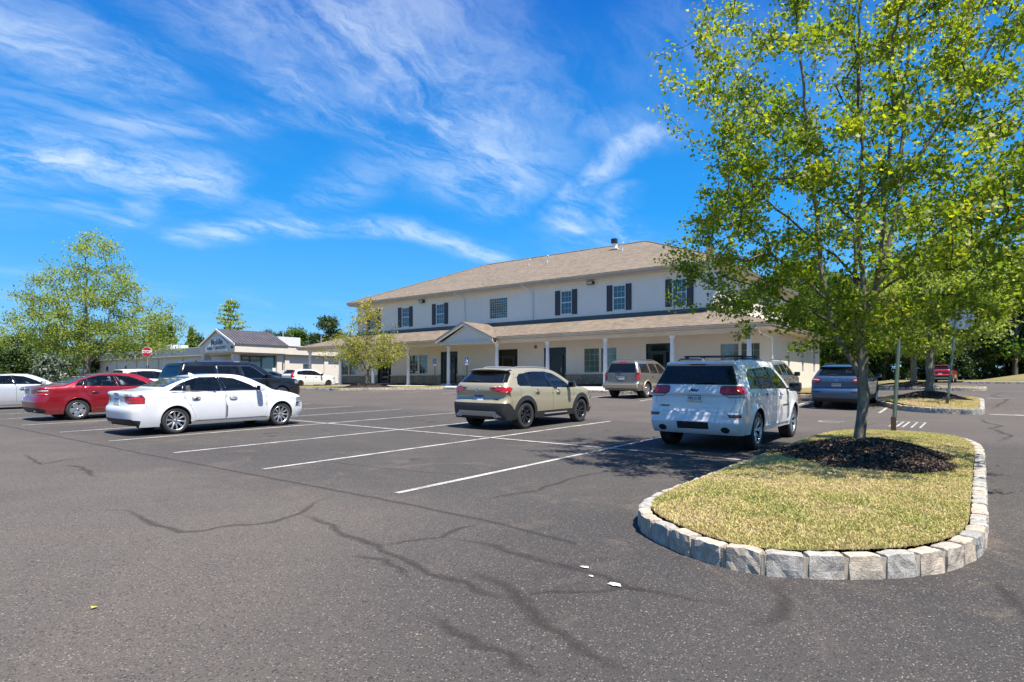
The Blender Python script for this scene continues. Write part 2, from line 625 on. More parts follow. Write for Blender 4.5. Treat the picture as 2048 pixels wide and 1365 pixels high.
def m_glass(name, tint, alpha, rough=0.02, gloss=True, spec=0.9):
    """window glass: tinted see-through + mirror reflection"""
    m = bpy.data.materials.new(name)
    m.use_nodes = True
    N = NT(m.node_tree)
    b = m.node_tree.nodes['Principled BSDF']
    b.inputs['Base Color'].default_value = (*tint, 1)
    b.inputs['Roughness'].default_value = rough
    b.inputs['IOR'].default_value = 1.55
    b.inputs['Specular IOR Level'].default_value = spec
    tr = N.n('ShaderNodeBsdfTransparent')
    tr.inputs[0].default_value = (0.85, 0.92, 0.89, 1)
    mx = N.n('ShaderNodeMixShader', i_0=1 - alpha)
    N.link(b.outputs[0], mx.inputs[1]); N.link(tr.outputs[0], mx.inputs[2])
    gl = N.n('ShaderNodeBsdfGlossy', i_Roughness=rough)
    fr = N.n('ShaderNodeFresnel', i_IOR=1.5)
    mx2 = N.n('ShaderNodeMixShader')
    N.link(fr.outputs[0], mx2.inputs[0]); N.link(mx.outputs[0], mx2.inputs[1]); N.link(gl.outputs[0], mx2.inputs[2])
    out = [n for n in N.t.nodes if n.type == 'OUTPUT_MATERIAL'][0]
    N.link((mx2 if gloss else mx).outputs[0], out.inputs[0])
    MATS[name] = m
    return m


def m_carpaint(name, col, metal=0.0, flake=0.0, rough=0.35):
    def fn(N, b):
        p = objc(N)
        d = noise(N, p, 2.5, 5, 0.6)
        c = N.mix(N.m('MULTIPLY', N.rng(d, 0.45, 0.75), 0.10), col, tuple(x * 0.6 + 0.05 for x in col))
        sz = N.n('ShaderNodeSeparateXYZ'); N.link(p, sz.inputs[0])
        # road film along the sills
        dirt = N.m('MULTIPLY', N.rng(N.m('ADD', sz.outputs[2], N.m('MULTIPLY', d, 0.25)), 0.62, 0.25), 0.35)
        c = N.mix(dirt, c, (0.16, 0.145, 0.12))
        N.link(c, b.inputs['Base Color'])
        b.inputs['Metallic'].default_value = metal
        N.link(N.rng(d, 0.3, 0.7, rough, rough + 0.08), b.inputs['Roughness'])
        b.inputs['Coat Weight'].default_value = 1.0
        b.inputs['Coat Roughness'].default_value = 0.05
    return pm(name, fn)


pm('asphalt', m_asphalt); pm('line_paint', m_paint_line); pm('crack_seal', m_crack)
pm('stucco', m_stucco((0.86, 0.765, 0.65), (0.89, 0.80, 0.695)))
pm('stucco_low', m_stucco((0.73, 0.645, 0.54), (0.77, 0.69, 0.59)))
pm('stucco_warm', m_stucco((0.66, 0.60, 0.50), (0.72, 0.66, 0.56)))
pm('shingle', m_shingle)
pm('kerb_stone', m_stone((0.30, 0.28, 0.245), (0.54, 0.50, 0.44), 9, 0.8, 0.02))
pm('mortar', m_var((0.34, 0.29, 0.22), (0.48, 0.42, 0.33), 12))
pm('wall_stone', m_stone((0.26, 0.20, 0.14), (0.52, 0.42, 0.32), 4, 0.7, 0.04))
pm('concrete', m_var((0.46, 0.44, 0.40), (0.60, 0.57, 0.52), 2.0))
pm('mulch', m_var((0.020, 0.014, 0.011), (0.075, 0.050, 0.036), 14, 0.95, 1.0, 0.05))
pm('lawn', m_lawn)
pm('white_trim', m_var((0.70, 0.70, 0.70), (0.80, 0.80, 0.79), 1.5, 0.5, 0.05))
pm('tan_trim', m_var((0.46, 0.385, 0.30), (0.54, 0.46, 0.37), 1.5, 0.5, 0.05))
pm('soffit', m_var((0.66, 0.57, 0.46), (0.72, 0.63, 0.52), 1.5, 0.6, 0.05))
pbr('dark_frame', (0.018, 0.016, 0.016), 0.4)
pbr('shutter', (0.050, 0.043, 0.052), 0.55)
pbr('wall_band', (0.10, 0.098, 0.092), 0.5)
pbr('black_plastic', (0.022, 0.022, 0.023), 0.55)
pbr('black_gloss', (0.006, 0.006, 0.007), 0.08, 0, 1.0)
pbr('rubber', (0.030, 0.029, 0.028), 0.85)
pbr('chrome', (0.75, 0.75, 0.76), 0.12, 1.0)
pbr('alloy', (0.62, 0.60, 0.57), 0.32, 0.9)
pbr('dark_alloy', (0.03, 0.03, 0.032), 0.3, 0.4, 0.6)
pbr('brake', (0.30, 0.28, 0.27), 0.5, 0.8)
pbr('red_lens', (0.42, 0.008, 0.012), 0.12, 0, 1.0)
pbr('dark_red_lens', (0.14, 0.006, 0.008), 0.15, 0, 1.0)
pbr('clear_lens', (0.62, 0.62, 0.62), 0.15, 0, 1.0)
pbr('head_lens', (0.30, 0.31, 0.33), 0.1, 0.3, 1.0)
pbr('white_plate', (0.70, 0.72, 0.74), 0.4)
pbr('plate_blue', (0.03, 0.10, 0.32), 0.4)
pbr('plate_yellow', (0.75, 0.52, 0.10), 0.4)
pbr('plate_ink', (0.02, 0.03, 0.09), 0.4)
pbr('liner', (0.008, 0.008, 0.008), 0.9)
pbr('interior_dark', (0.035, 0.035, 0.037), 0.8)
pbr('interior_tan', (0.28, 0.24, 0.19), 0.7)
pbr('interior_grey', (0.13, 0.13, 0.13), 0.8)
pbr('sign_blue', (0.02, 0.18, 0.60), 0.4)
pbr('sign_white', (0.80, 0.80, 0.80), 0.4)
pbr('sign_red', (0.42, 0.012, 0.018), 0.4)
pbr('sign_back', (0.42, 0.43, 0.45), 0.45, 0.5)
pbr('post_green', (0.17, 0.235, 0.18), 0.5, 0.2)
pbr('galvanised', (0.45, 0.46, 0.47), 0.4, 0.7)
pbr('skid_silver', (0.42, 0.41, 0.40), 0.35, 0.6)
pbr('vent_white', (0.78, 0.78, 0.76), 0.5)
m_glass('car_glass', (0.015, 0.02, 0.02), 0.22)
m_glass('privacy_glass', (0.006, 0.007, 0.009), 0.95, .02, False, .45)
m_glass('window_glass', (0.02, 0.03, 0.035), 0.85)
m_glass('green_glass', (0.07, 0.12, 0.095), 0.93, 0.06)
m_glass('door_glass', (0.01, 0.012, 0.012), 0.94, .03, False, .25)

M_ = MATS
# ------------------------------------------------------------------ ground
def lerp_tab(x, tab):
    xs = [t[0] for t in tab]; ys = [t[1] for t in tab]
    return np.interp(x, xs, ys)


LOW = [(-60, -0.55), (0, 0.0), (24, 0.331), (28.5, 0.55), (33, 0.79), (48, 1.13), (65, 1.33), (90, 1.45), (600, 1.5)]
HIGH = [(-60, -0.6), (0, 0.0), (18, 0.248), (27, 0.60), (32, 0.65), (40, 0.75), (60, 0.85), (90, 0.95), (600, 1.0)]


def gz(U, V):
    U = np.asarray(U, float); V = np.asarray(V, float)
    k = np.clip((V - 2) / 12, 0, 1); k = k * k * (3 - 2 * k)
    base = lerp_tab(U, LOW) * (1 - k) + lerp_tab(U, HIGH) * k
    cr = lerp_tab(V, [(-60, -0.25), (-20, -0.2), (0, 0), (25, 0.30), (60, 0.405), (600, 0.45)])
    return base + cr


def Z(U, V): return float(gz(U, V))


us = np.concatenate([np.arange(-12, 60, 0.75), np.arange(60, 110, 3), np.array([120, 150, 200, 300, 450, 800, 1500])])
vs = np.concatenate([np.array([-1500, -700, -300, -150, -90, -60]), np.arange(-45, -6, 3), np.arange(-6, 60, 0.75), np.arange(60, 130, 3), np.array([140, 170, 220, 300, 500, 900, 1500])])
UU, VV = np.meshgrid(us, vs, indexing='ij')
ZZ = gz(UU, VV)
nu, nv = UU.shape
idx = np.arange(nu * nv).reshape(nu, nv)
faces = np.stack([idx[:-1, :-1], idx[1:, :-1], idx[1:, 1:], idx[:-1, 1:]], -1).reshape(-1, 4)
verts = np.stack([UU, VV, ZZ], -1).reshape(-1, 3)
me = np_mesh('parking_lot', verts, faces, M_['asphalt'], smooth=True)
lot = tag(link('parking_lot', me), 'wide grey asphalt parking lot with cracks and white bay lines', None, None, 'structure')


def strip(name, pts, w, mat, dz=0.004, parent=None, step=0.4, wj=0.0, edge=False, taper=False):
    """ribbon laid on the ground along a polyline"""
    P = [Vector((p[0], p[1], 0)) for p in pts]
    out = []
    for a, b in zip(P[:-1], P[1:]):
        n = max(1, int((b - a).length / step))
        for k in range(n): out.append(a.lerp(b, k / n))
    out.append(P[-1])
    vs, fs, ed = [], [], []
    m = len(out)
    for i, p in enumerate(out):
        d = (out[min(i + 1, m - 1)] - out[max(i - 1, 0)]).normalized()
        nrm = Vector((-d.y, d.x, 0))
        ww = w * (1 + wj * rnd.uniform(-1, 1)) / 2
        off = nrm * (wj * w * rnd.uniform(-0.35, 0.35))
        fade = 1.0
        if taper: fade = min(1.0, min(i, m - 1 - i) / max(2.0, m * 0.18))
        cross = (-1, 0, 1) if edge else (-1, 1)
        for s in cross:
            q = p + nrm * ww * s + off
            vs.append((q.x, q.y, Z(q.x, q.y) + dz)); ed.append((1.0 - abs(s)) * fade if edge else 1.0)
    k = 3 if edge else 2
    for i in range(m - 1):
        for j in range(k - 1):
            a = i * k + j
            fs.append((a, a + k, a + k + 1, a + 1))
    me = np_mesh(name, np.array(vs), np.array(fs), mat, True, {'edge': ed})
    return link(name, me, parent)


LW = 0.10
V0, SW = 5.894, 3.07
lines = []
for k in range(0, 14):
    v = V0 + k * SW
    ue = 16.67
    us_ = 5.3
    if k == 0: ue = 16.4
    lines.append([(us_, v), (ue, v)])
lines.append([(10.90, 3.32), (10.90, V0 + 13 * SW)])
for k in range(0, 10):                       # front row bays at the building
    v = 2.85 + k * SW
    lines.append([(25.2, v), (31.4, v)])
for ln in lines:
    tag(strip('bay_line', ln, LW, M_['line_paint'], 0.006 if ln[0][0] != 10.90 else 0.010, lot, 0.7, 0.05), None, None, None, 'structure')
for ln in ([(26.2, -0.25), (26.2, -12)], [(33.8, -0.2), (33.8, -1.2)]):
    tag(strip('lane_line', ln, 0.14, M_['line_paint'], 0.006, lot), None, None, None, 'structure')
# hatched box and worn arrow in the cross lane
for ln in ([(19.9, 2.02), (22.0, 2.02)], [(19.9, 1.30), (22.0, 1.30)], [(22.0, 2.06), (22.0, 1.26)],
           [(19.9, 1.85), (21.96, 1.85)], [(19.9, 1.70), (21.96, 1.70)], [(19.9, 1.50), (21.96, 1.50)]):
    tag(strip('hatch_line', ln, 0.05, M_['line_paint'], 0.006 if ln[0][0] != 22.0 else 0.01, lot, .5, .1), None, None, None, 'structure')
arc = [(20.6 + .28 * math.cos(t), 3.5 + .42 * math.sin(t)) for t in np.linspace(-.6, 3.6, 9)]
tag(strip('arrow_marking', arc, .09, M_['line_paint'], .006, lot, .2, .2), None, None, None, 'structure')
tag(strip('arrow_marking', [(26.3, -.9), (26.3, -1.7)], .16, M_['line_paint'], .006, lot, .2, .3), None, None, None, 'structure')

def on_ground(px_, py_):  # pixel -> near plane
    t = (px_ - 1024) / F_PX; s = (py_ - 761.8) / F_PX
    d = (math.cos(YAW) + t * math.sin(YAW), math.sin(YAW) - t * math.cos(YAW))
    Y = 4.0
    for _ in range(30): Y = (1.575 - Z(d[0] * Y, d[1] * Y)) / s * .5 + Y * .5
    return d[0] * Y, d[1] * Y
tr_ = lambda *q: [on_ground(a * .635, 860 + b * .635) for a, b in q]      # traced crack lines, laid out in metres
cr = [
    ([(5.05, 34), (5.0, 24), (4.93, 17), (4.9, 12), (4.93, 8), (4.95, 5.4), (4.9, 3.9), (4.75, 2.9)], .10, .25),
    (tr_((320, 245), (400, 255), (440, 275), (490, 300), (570, 322), (650, 318), (740, 300), (860, 290), (930, 270), (1000, 225), (1060, 205)), .11, .5),
    (tr_((930, 265), (1010, 290), (1060, 320), (1130, 345), (1190, 365), (1250, 400), (1330, 440), (1420, 470), (1500, 505), (1560, 522), (1640, 525)), .12, .5),
    (tr_((1190, 362), (1280, 352), (1390, 340), (1450, 310), (1520, 298)), .09, .5),
    (tr_((1400, 340), (1500, 355), (1600, 385), (1700, 410), (1800, 435), (1900, 460), (1960, 490), (2060, 512), (2200, 540), (2330, 560)), .13, .5),
    (tr_((1100, 395), (1170, 405), (1230, 425), (1270, 445), (1290, 470)), .10, .5),
    (tr_((1460, 440), (1540, 470), (1610, 510), (1660, 560), (1700, 600), (1760, 640), (1830, 690), (1920, 740), (2000, 790)), .15, .5),
    (tr_((1640, 522), (1720, 512), (1830, 510), (1950, 500), (2060, 508)), .08, .5),
    (tr_((1340, 590), (1400, 620), (1480, 655), (1560, 695), (1620, 735), (1700, 790)), .12, .5),
    (tr_((75, 75), (100, 92), (130, 110), (200, 96), (330, 85)), .1, .5), (tr_((190, 110), (260, 118), (280, 135), (310, 152)), .12, .5),
    (tr_((1480, 225), (1600, 205), (1700, 190), (1780, 160), (1850, 142), (1930, 130)), .10, .4),
    (tr_((2433, 470), (2475, 530), (2460, 590), (2330, 605)), .17, .4),
    ([(5.9, -.05), (5.0, -.3), (4.2, -.6)], .15, .4),
    ([(17.0, -.3), (19, -.6), (21, -.2), (22.0, -.5), (23.4, -.1), (24.9, -.05)], .17, .5),
    ([(17.5, 3.4), (19.5, 2.6), (21.2, 2.4), (20.6, 1.9)], .07, .5),
    ([(28, -.3), (33, -.9), (37, -.4), (42, -1.2)], .16, .5),
    ([(11.2, 30), (11.5, 20), (12.2, 12), (12.0, 6)], .05, .4),
    ([(18.5, 24), (19.2, 16), (18.9, 9), (19.4, 5)], .07, .4),
    ([(6.3, 9.5), (6.6, 7.0), (7.1, 5.6)], .06, .4),
]
for i, (pts, w, wj) in enumerate(cr):
    P2 = [pts[0]]
    for a, b in zip(pts[:-1], pts[1:]):       # kink the segments a little
        L = math.dist(a, b); n = max(2, int(L / (.22 if L < 3 else .5)))
        am = .05 if i else .012
        for k in range(1, n + 1):
            t = k / n
            P2.append((a[0] + (b[0] - a[0]) * t + rnd.gauss(0, am * .5) * (k < n), a[1] + (b[1] - a[1]) * t + rnd.gauss(0, am * .5) * (k < n)))
    tag(strip('crack', P2, w, M_['crack_seal'], 0.0025 + 0.00007 * i, lot, .12, wj * .6, True, i > 0), None, None, None, 'structure')

# faint oil drips in the bays
r3 = random.Random(31)
for i in range(26):
    u = r3.choice([7.6, 9.8, 13.4, 15.2]) + r3.uniform(-.6, .6); v = V0 + SW * (r3.randrange(-1, 9) + .5) + r3.uniform(-.5, .5)
    if v < 3: continue
    l = r3.uniform(.15, .55)
    tag(strip('oil_stain', [(u, v), (u + l * .5, v + r3.uniform(-.08, .08)), (u + l, v + r3.uniform(-.1, .1))], r3.uniform(.15, .4), M_['crack_seal'], .0015, lot, .05, .12, True, True), None, None, None, 'structure')

# far lawns
def patch(name, pts, dz, mat, cell=1.5, parent=None, height=None):
    """irregular ground sheet: grid clipped to a polygon"""
    xs = [p[0] for p in pts]; ys = [p[1] for p in pts]
    bm = bmesh.new()
    f = bm.faces.new([bm.verts.new((x, y, 0)) for x, y in pts])
    if f.normal.z < 0: f.normal_flip()
    for x in np.arange(min(xs) + cell, max(xs), cell):
        bmesh.ops.bisect_plane(bm, geom=bm.verts[:] + bm.edges[:] + bm.faces[:], plane_co=(x, 0, 0), plane_no=(1, 0, 0))
    for y in np.arange(min(ys) + cell, max(ys), cell):
        bmesh.ops.bisect_plane(bm, geom=bm.verts[:] + bm.edges[:] + bm.faces[:], plane_co=(0, y, 0), plane_no=(0, 1, 0))
    for v in bm.verts:
        v.co.z = Z(v.co.x, v.co.y) + dz + (height(v.co.x, v.co.y) if height else 0)
    for f in bm.faces:
        f.smooth = True
        if f.normal.z < 0: f.normal_flip()
    me = bpy.data.meshes.new(name); bm.to_mesh(me); bm.free()
    me.materials.append(mat)
    return link(name, me, parent)


berm = lambda x, y: 0.9 * float(np.clip((x - 66) / 12, 0, 1)) * float(np.clip((12 - y) / 8, 0, 1)) * float(np.clip((abs(y - 3) - 2.5) / 5, 0, 1))
tag(patch('lawn', [(66, -120), (66, 1.2), (74, 1.2), (74, 5), (62, 6), (56, 14), (56, 60), (160, 60), (160, -120)], .14, M_['lawn'], 4, None, berm), 'sunlit lawn in front of the dark woods behind the lot', None, None, 'structure')
tag(patch('lawn', [(24, 56), (30, 50), (30, 62), (34, 130), (-20, 130), (-20, 56)], .08, M_['lawn'], 4), 'grass beyond the left end of the lot', None, None, 'structure')


def rough_block(L, W, H, seed, sub=4):
    """a split-faced granite sett: box with rounded uneven edges, 2-3 cuts a side"""
    r = random.Random(seed)
    bm = bmesh.new()
    bmesh.ops.create_cube(bm, size=1.0)
    bmesh.ops.subdivide_edges(bm, edges=bm.edges[:], cuts=sub, use_grid_fill=True)
    for v in bm.verts:
        c = v.co.copy()
        n = sum(1 for a in c if abs(a) > .49)
        sh = (1, 1, .955, .90)[n]
        k = Vector((c.x * L * sh, c.y * W * sh, c.z * H * (sh if n > 1 else 1)))
        big = Vector((math.sin(c.z * 7 + seed) * .3, math.sin(c.x * 6 + c.z * 5 + seed * 1.7), math.sin(c.x * 8 + seed * 2.3)))
        k += big * .0035
        if n: k += Vector((r.uniform(-1, 1) * .004, r.uniform(-1, 1) * .006, r.uniform(-1, 1) * .004))
        v.co = k
    for f in bm.faces: f.smooth = False
    bmesh.ops.recalc_face_normals(bm, faces=bm.faces)
    me = bpy.data.meshes.new('kerb_stone'); bm.to_mesh(me); bm.free()
    me.materials.append(M_['kerb_stone'])
    return me


BL = [rough_block(1, .13, .30, s) for s in range(9)]


def sample_loop(pts, closed=True):
    P = [Vector((p[0], p[1])) for p in pts]
    if closed: P.append(P[0])
    cum = [0]
    for a, b in zip(P[:-1], P[1:]): cum.append(cum[-1] + (b - a).length)
    def at(s):
        s = min(max(s, 0), cum[-1] - 1e-6)
        for i in range(len(cum) - 1):
            if cum[i + 1] >= s:
                t = (s - cum[i]) / max(cum[i + 1] - cum[i], 1e-9)
                return P[i].lerp(P[i + 1], t)
    return at, cum[-1]


def round_poly(corners, n=9):
    """corners: (x, y, r) -> polyline with rounded corners"""
    out = []
    m = len(corners)
    for i in range(m):
        p = Vector(corners[i][:2]); r = corners[i][2]
        a = Vector(corners[i - 1][:2]); b = Vector(corners[(i + 1) % m][:2])
        da, db = (a - p).normalized(), (b - p).normalized()
        ang = da.angle(db)
        t = min(r / math.tan(ang / 2), (a - p).length * .49, (b - p).length * .49)
        p0, p1 = p + da * t, p + db * t
        for k in range(n + 1):
            s = k / n
            out.append(tuple((p0 * (1 - s) ** 2 + p * 2 * s * (1 - s) + p1 * s * s)))
    return out


def kerb(name, pts, closed, label, top=0.17, blen=0.275, width=0.13, light=False):
    at, L = sample_loop(pts, closed)
    root = tag(link(name, None), label, None, None, 'structure')
    n = max(3, int(L / blen))
    st = L / n
    base = MB()
    for i in range(n):
        s0 = i * st + .004; s1 = (i + 1) * st - .004
        a, b = at(s0), at(s1)
        d = b - a
        c = (a + b) / 2
        zc = Z(c.x, c.y)
        ln = d.length * rnd.uniform(.93, .985)
        o = link('kerb_stone', BL[rnd.randrange(len(BL))], root)
        o.scale = (ln * (1 if rnd.random() < .5 else -1), rnd.uniform(.95, 1.12) * width / .13, rnd.uniform(.97, 1.03))
        slope = (Z(b.x, b.y) - Z(a.x, a.y)) / max(d.length, .01)
        o.rotation_euler = (rnd.gauss(0, .02), -math.atan(slope) * 1 + rnd.gauss(0, .008), math.atan2(d.y, d.x) + rnd.gauss(0, .012))
        o.location = (c.x, c.y, zc + top - .15 + rnd.uniform(-.006, .006))
        # mortar bed between stones
        nr = Vector((-d.y, d.x)).normalized() * width * .40
        q = [a - nr - d * .1, b - nr + d * .1, b + nr + d * .1, a + nr - d * .1]
        base.add([(v.x, v.y, Z(v.x, v.y) - .03) for v in q] + [(v.x, v.y, Z(v.x, v.y) + top - .022) for v in q],
                 [(4, 5, 6, 7), (0, 1, 5, 4), (1, 2, 6, 5), (2, 3, 7, 6), (3, 0, 4, 7)])
    base.build('mortar', M_['mortar'], root)
    return root


def inset_poly(pts, d):
    c = Vector((sum(p[0] for p in pts) / len(pts), sum(p[1] for p in pts) / len(pts)))
    out = []
    m = len(pts)
    for i in range(m):
        a, b = Vector(pts[i - 1]), Vector(pts[(i + 1) % m])
        t = (b - a).normalized()
        nr = Vector((-t.y, t.x))
        p = Vector(pts[i])
        if nr.dot(c - p) < 0: nr = -nr
        out.append(tuple(p + nr * d))
    return out


def pip(px_, py_, poly):
    """points in polygon, numpy"""
    poly = np.array(poly); n = len(poly)
    inside = np.zeros(px_.shape, bool)
    j = n - 1
    for i in range(n):
        xi, yi = poly[i]; xj, yj = poly[j]
        c = ((yi > py_) != (yj > py_)) & (px_ < (xj - xi) * (py_ - yi) / (yj - yi + 1e-12) + xi)
        inside ^= c
        j = i
    return inside


def m_blade(N, b):
    at = N.n('ShaderNodeAttribute', attribute_name='tint')
    col = ramp(N, at.outputs['Fac'], [(0.0, (0.17, 0.30, 0.04)), (1.0, (0.76, 0.60, 0.36)), (0.35, (0.46, 0.45, 0.13)), (0.7, (0.66, 0.545, 0.24))])
    N.link(col, b.inputs['Base Color'])
    b.inputs['Roughness'].default_value = 0.75
    tr = N.n('ShaderNodeBsdfTranslucent'); N.link(col, tr.inputs[0])
    mx = N.n('ShaderNodeMixShader', i_0=0.3)
    N.link(b.outputs[0], mx.inputs[1]); N.link(tr.outputs[0], mx.inputs[2])
    out = [n for n in N.t.nodes if n.type == 'OUTPUT_MATERIAL'][0]
    N.link(mx.outputs[0], out.inputs[0])


pm('blade', m_blade)


def vnoise(x, y, s, seed=0):
    """cheap smooth value noise"""
    r = np.random.default_rng(seed)
    g = r.random((64, 64))
    x = (x / s) % 63; y = (y / s) % 63
    i, j = x.astype(int), y.astype(int)
    fx, fy = x - i, y - j
    fx = fx * fx * (3 - 2 * fx); fy = fy * fy * (3 - 2 * fy)
    return (g[i, j] * (1 - fx) * (1 - fy) + g[i + 1, j] * fx * (1 - fy) + g[i, j + 1] * (1 - fx) * fy + g[i + 1, j + 1] * fx * fy)


def turf(name, poly, n, top, hgt, label, dry=0.0, hole=None, hfun=None, seed=1):
    r = np.random.default_rng(seed)
    xs = [p[0] for p in poly]; ys = [p[1] for p in poly]
    x = r.uniform(min(xs), max(xs), n * 2); y = r.uniform(min(ys), max(ys), n * 2)
    k = pip(x, y, poly)
    if hole is not None:
        k &= ((x - hole[0]) / hole[2]) ** 2 + ((y - hole[1]) / hole[3]) ** 2 > 1 + .12 * r.normal(size=len(x))
    x, y = x[k][:n], y[k][:n]
    n = len(x)
    base = gz(x, y) + top + (hfun(x, y) if hfun else 0)
    tn = 0.64 + .40 * (vnoise(x, y, .55, seed) - .5) + .30 * (vnoise(x, y, .16, seed + 1) - .5) + .16 * r.normal(size=n) + dry
    h = hgt * (0.55 + .8 * r.random(n)) * (1.25 - .5 * np.clip(tn, 0, 1))
    a = r.uniform(0, 2 * np.pi, n)
    lean = r.uniform(.2, 1.3, n) * h
    la = r.uniform(0, 2 * np.pi, n)
    w = .0042 + .004 * r.random(n)
    dx, dy = np.cos(a) * w, np.sin(a) * w
    tx, ty = x + np.cos(la) * lean, y + np.sin(la) * lean
    mx, my = x + np.cos(la) * lean * .35, y + np.sin(la) * lean * .35
    v = np.stack([
        np.stack([x - dx, y - dy, base - .01], -1), np.stack([x + dx, y + dy, base - .01], -1),
        np.stack([mx + dx * .8, my + dy * .8, base + h * .6], -1), np.stack([mx - dx * .8, my - dy * .8, base + h * .6], -1),
        np.stack([tx, ty, base + h], -1)], 1).reshape(-1, 3)
    b = np.arange(n)[:, None] * 5
    f = np.concatenate([b + np.array([[0, 1, 2]]), b + np.array([[0, 2, 3]]), b + np.array([[3, 2, 4]])], 0)
    me = np_mesh(name, v, f, M_['blade'], True, {'tint': np.repeat(np.clip(tn, 0, 1), 5)})
    return tag(link(name, me), label, None, None, 'stuff')


def mound(name, cx, cy, rx, ry, h, zb, label, chips=6000, seed=3, cat='mulch bed'):
    r = np.random.default_rng(seed)
    n, m = 26, 64
    vs, fs = [], []
    rad = lambda a: 1 + .09 * math.sin(3 * a + seed) + .06 * math.sin(5 * a + 2 * seed) + .04 * math.sin(9 * a)
    def hh(t): return h * (1 - t * t) ** 1.15 * .9 + .02 * (1 - t)
    for i in range(n + 1):
        t = i / n
        for k in range(m):
            a = 2 * math.pi * k / m
            x, y = math.cos(a) * t * rx * rad(a), math.sin(a) * t * ry * rad(a)
            z = hh(t) + (r.normal() * .014 if i < n else -.03)
            vs.append((x, y, z))
    for i in range(n):
        for k in range(m):
            fs.append((i * m + k, (i + 1) * m + k, (i + 1) * m + (k + 1) % m, i * m + (k + 1) % m))
    v = np.array(vs); f = np.array(fs)
    root = thing(name, label, cat, (cx, cy, zb))
    o = link('mound', np_mesh('mound', v, f, M_['mulch'], False), root)
    # loose chips of bark
    c = chips
    a = r.uniform(0, 2 * np.pi, c); t = np.sqrt(r.random(c)) * 1.06
    rr = np.array([rad(q) for q in a])
    x, y = np.cos(a) * t * rx * rr, np.sin(a) * t * ry * rr
    tt = np.clip(t, 0, 1)
    z = h * (1 - tt * tt) ** 1.15 * .9 + .02 * (1 - tt) + .012
    d1 = r.normal(size=(c, 3)); d1[:, 2] *= .5; d1 /= np.linalg.norm(d1, axis=1)[:, None]
    d2 = np.cross(d1, r.normal(size=(c, 3))); d2 /= np.linalg.norm(d2, axis=1)[:, None]
    l = (.012 + .022 * r.random(c))[:, None]; w = (.004 + .007 * r.random(c))[:, None]
    p = np.stack([x, y, z], -1)
    q = np.stack([p - d1 * l - d2 * w, p + d1 * l - d2 * w, p + d1 * l + d2 * w, p - d1 * l + d2 * w], 1).reshape(-1, 3)
    ff = np.arange(c * 4).reshape(-1, 4)
    link('bark_chips', np_mesh('bark_chips', q, ff, M_['bark_chip'], False, {'tint': np.repeat(r.random(c), 4)}), root)['kind'] = 'stuff'
    return root


def m_chip(N, b):
    at = N.n('ShaderNodeAttribute', attribute_name='tint')
    N.link(ramp(N, at.outputs['Fac'], [(0.0, (0.014, 0.010, 0.008)), (1.0, (0.34, 0.24, 0.17)), (0.5, (0.045, 0.030, 0.022)), (0.82, (0.13, 0.085, 0.058))]), b.inputs['Base Color'])
    b.inputs['Roughness'].default_value = 0.85


pm('bark_chip', m_chip)

# island 1 (front)
def smooth_loop(pts, n=5):
    out = []
    m = len(pts)
    for i in range(m):
        p = [Vector(pts[(i + k) % m]) for k in (-1, 0, 1, 2)]
        for k in range(n):
            t = k / n
            out.append(tuple(.5 * ((2 * p[1]) + (p[2] - p[0]) * t + (2 * p[0] - 5 * p[1] + 4 * p[2] - p[3]) * t * t + (3 * p[1] - p[0] - 3 * p[2] + p[3]) * t ** 3)))
    return out


isl1 = smooth_loop([(4.96, 1.62), (5.2, 2.17), (5.60, 2.62), (6.25, 2.84), (7.4, 2.86), (9.8, 2.84), (12.3, 2.82), (14.3, 2.74), (15.5, 2.45), (16.3, 1.95), (16.6, 1.35), (16.25, .7), (15.4, .22), (14.0, .03), (11.1, .01), (8.4, .01), (7.0, .02), (6.25, .13), (5.65, .41), (5.25, .82), (5.0, 1.22)])
kerb('kerb', isl1, True, 'granite sett kerb around the nearest grass island', .178, .285, .13)
in1 = inset_poly(isl1, .075)
def crown_of(x0, x1, h):
    def f(x, y):
        x = np.asarray(x); y = np.asarray(y)
        e = np.clip((x - x0) / 2.2, 0, 1) * np.clip((x1 - x) / 2.2, 0, 1)
        return h * (1 - np.clip(np.abs(y - 1.65) / 1.65, 0, 1) ** 2) * e * (2 - e)
    return f


crown1 = crown_of(4.95, 16.55, .08)
crown2 = crown_of(26.0, 31.8, .12)
tag(patch('island_soil', in1, .168, M_['lawn'], .5, None, lambda x, y: float(crown1(x, y))), 'dry soil under the grass of the nearest island', None, None, 'structure')
turf('grass', in1, 175000, .168, .022, 'dry yellowing grass on the nearest island', 0.0, (10.9, 1.42, 1.45, 1.08), crown1, 5)
mound('mulch_mound', 10.9, 1.42, 1.55, 1.14, .27, Z(10.9, 1.45) + .23, 'black bark mulch heaped round the big maple trunk on the nearest island', 15000, 3)
# island 2
isl2 = round_poly([(25.9, .1, 1.1), (26.0, 2.0, 1.6), (28.6, 3.3, 2.0), (32.0, 3.1, 1.5), (31.9, -.05, 1.5), (26.2, -.05, 1.0)])
kerb('kerb', isl2, True, 'granite sett kerb around the second grass island, beyond the lane', .19)
in2 = inset_poly(isl2, .075)
tag(patch('island_soil', in2, .17, M_['lawn'], .7, None, lambda x, y: float(crown2(x, y))), 'dry soil of the second island', None, None, 'structure')
turf('grass', in2, 30000, .17, .05, 'dry grass on the second island, beyond the lane', .12, (29.7, 1.65, 1.3, 1.1), crown2, 9)
mound('mulch_mound', 29.7, 1.65, 1.5, 1.25, .34, Z(29.7, 1.65) + .2, 'dark mulch mound round the tree on the second island', 5000, 8)
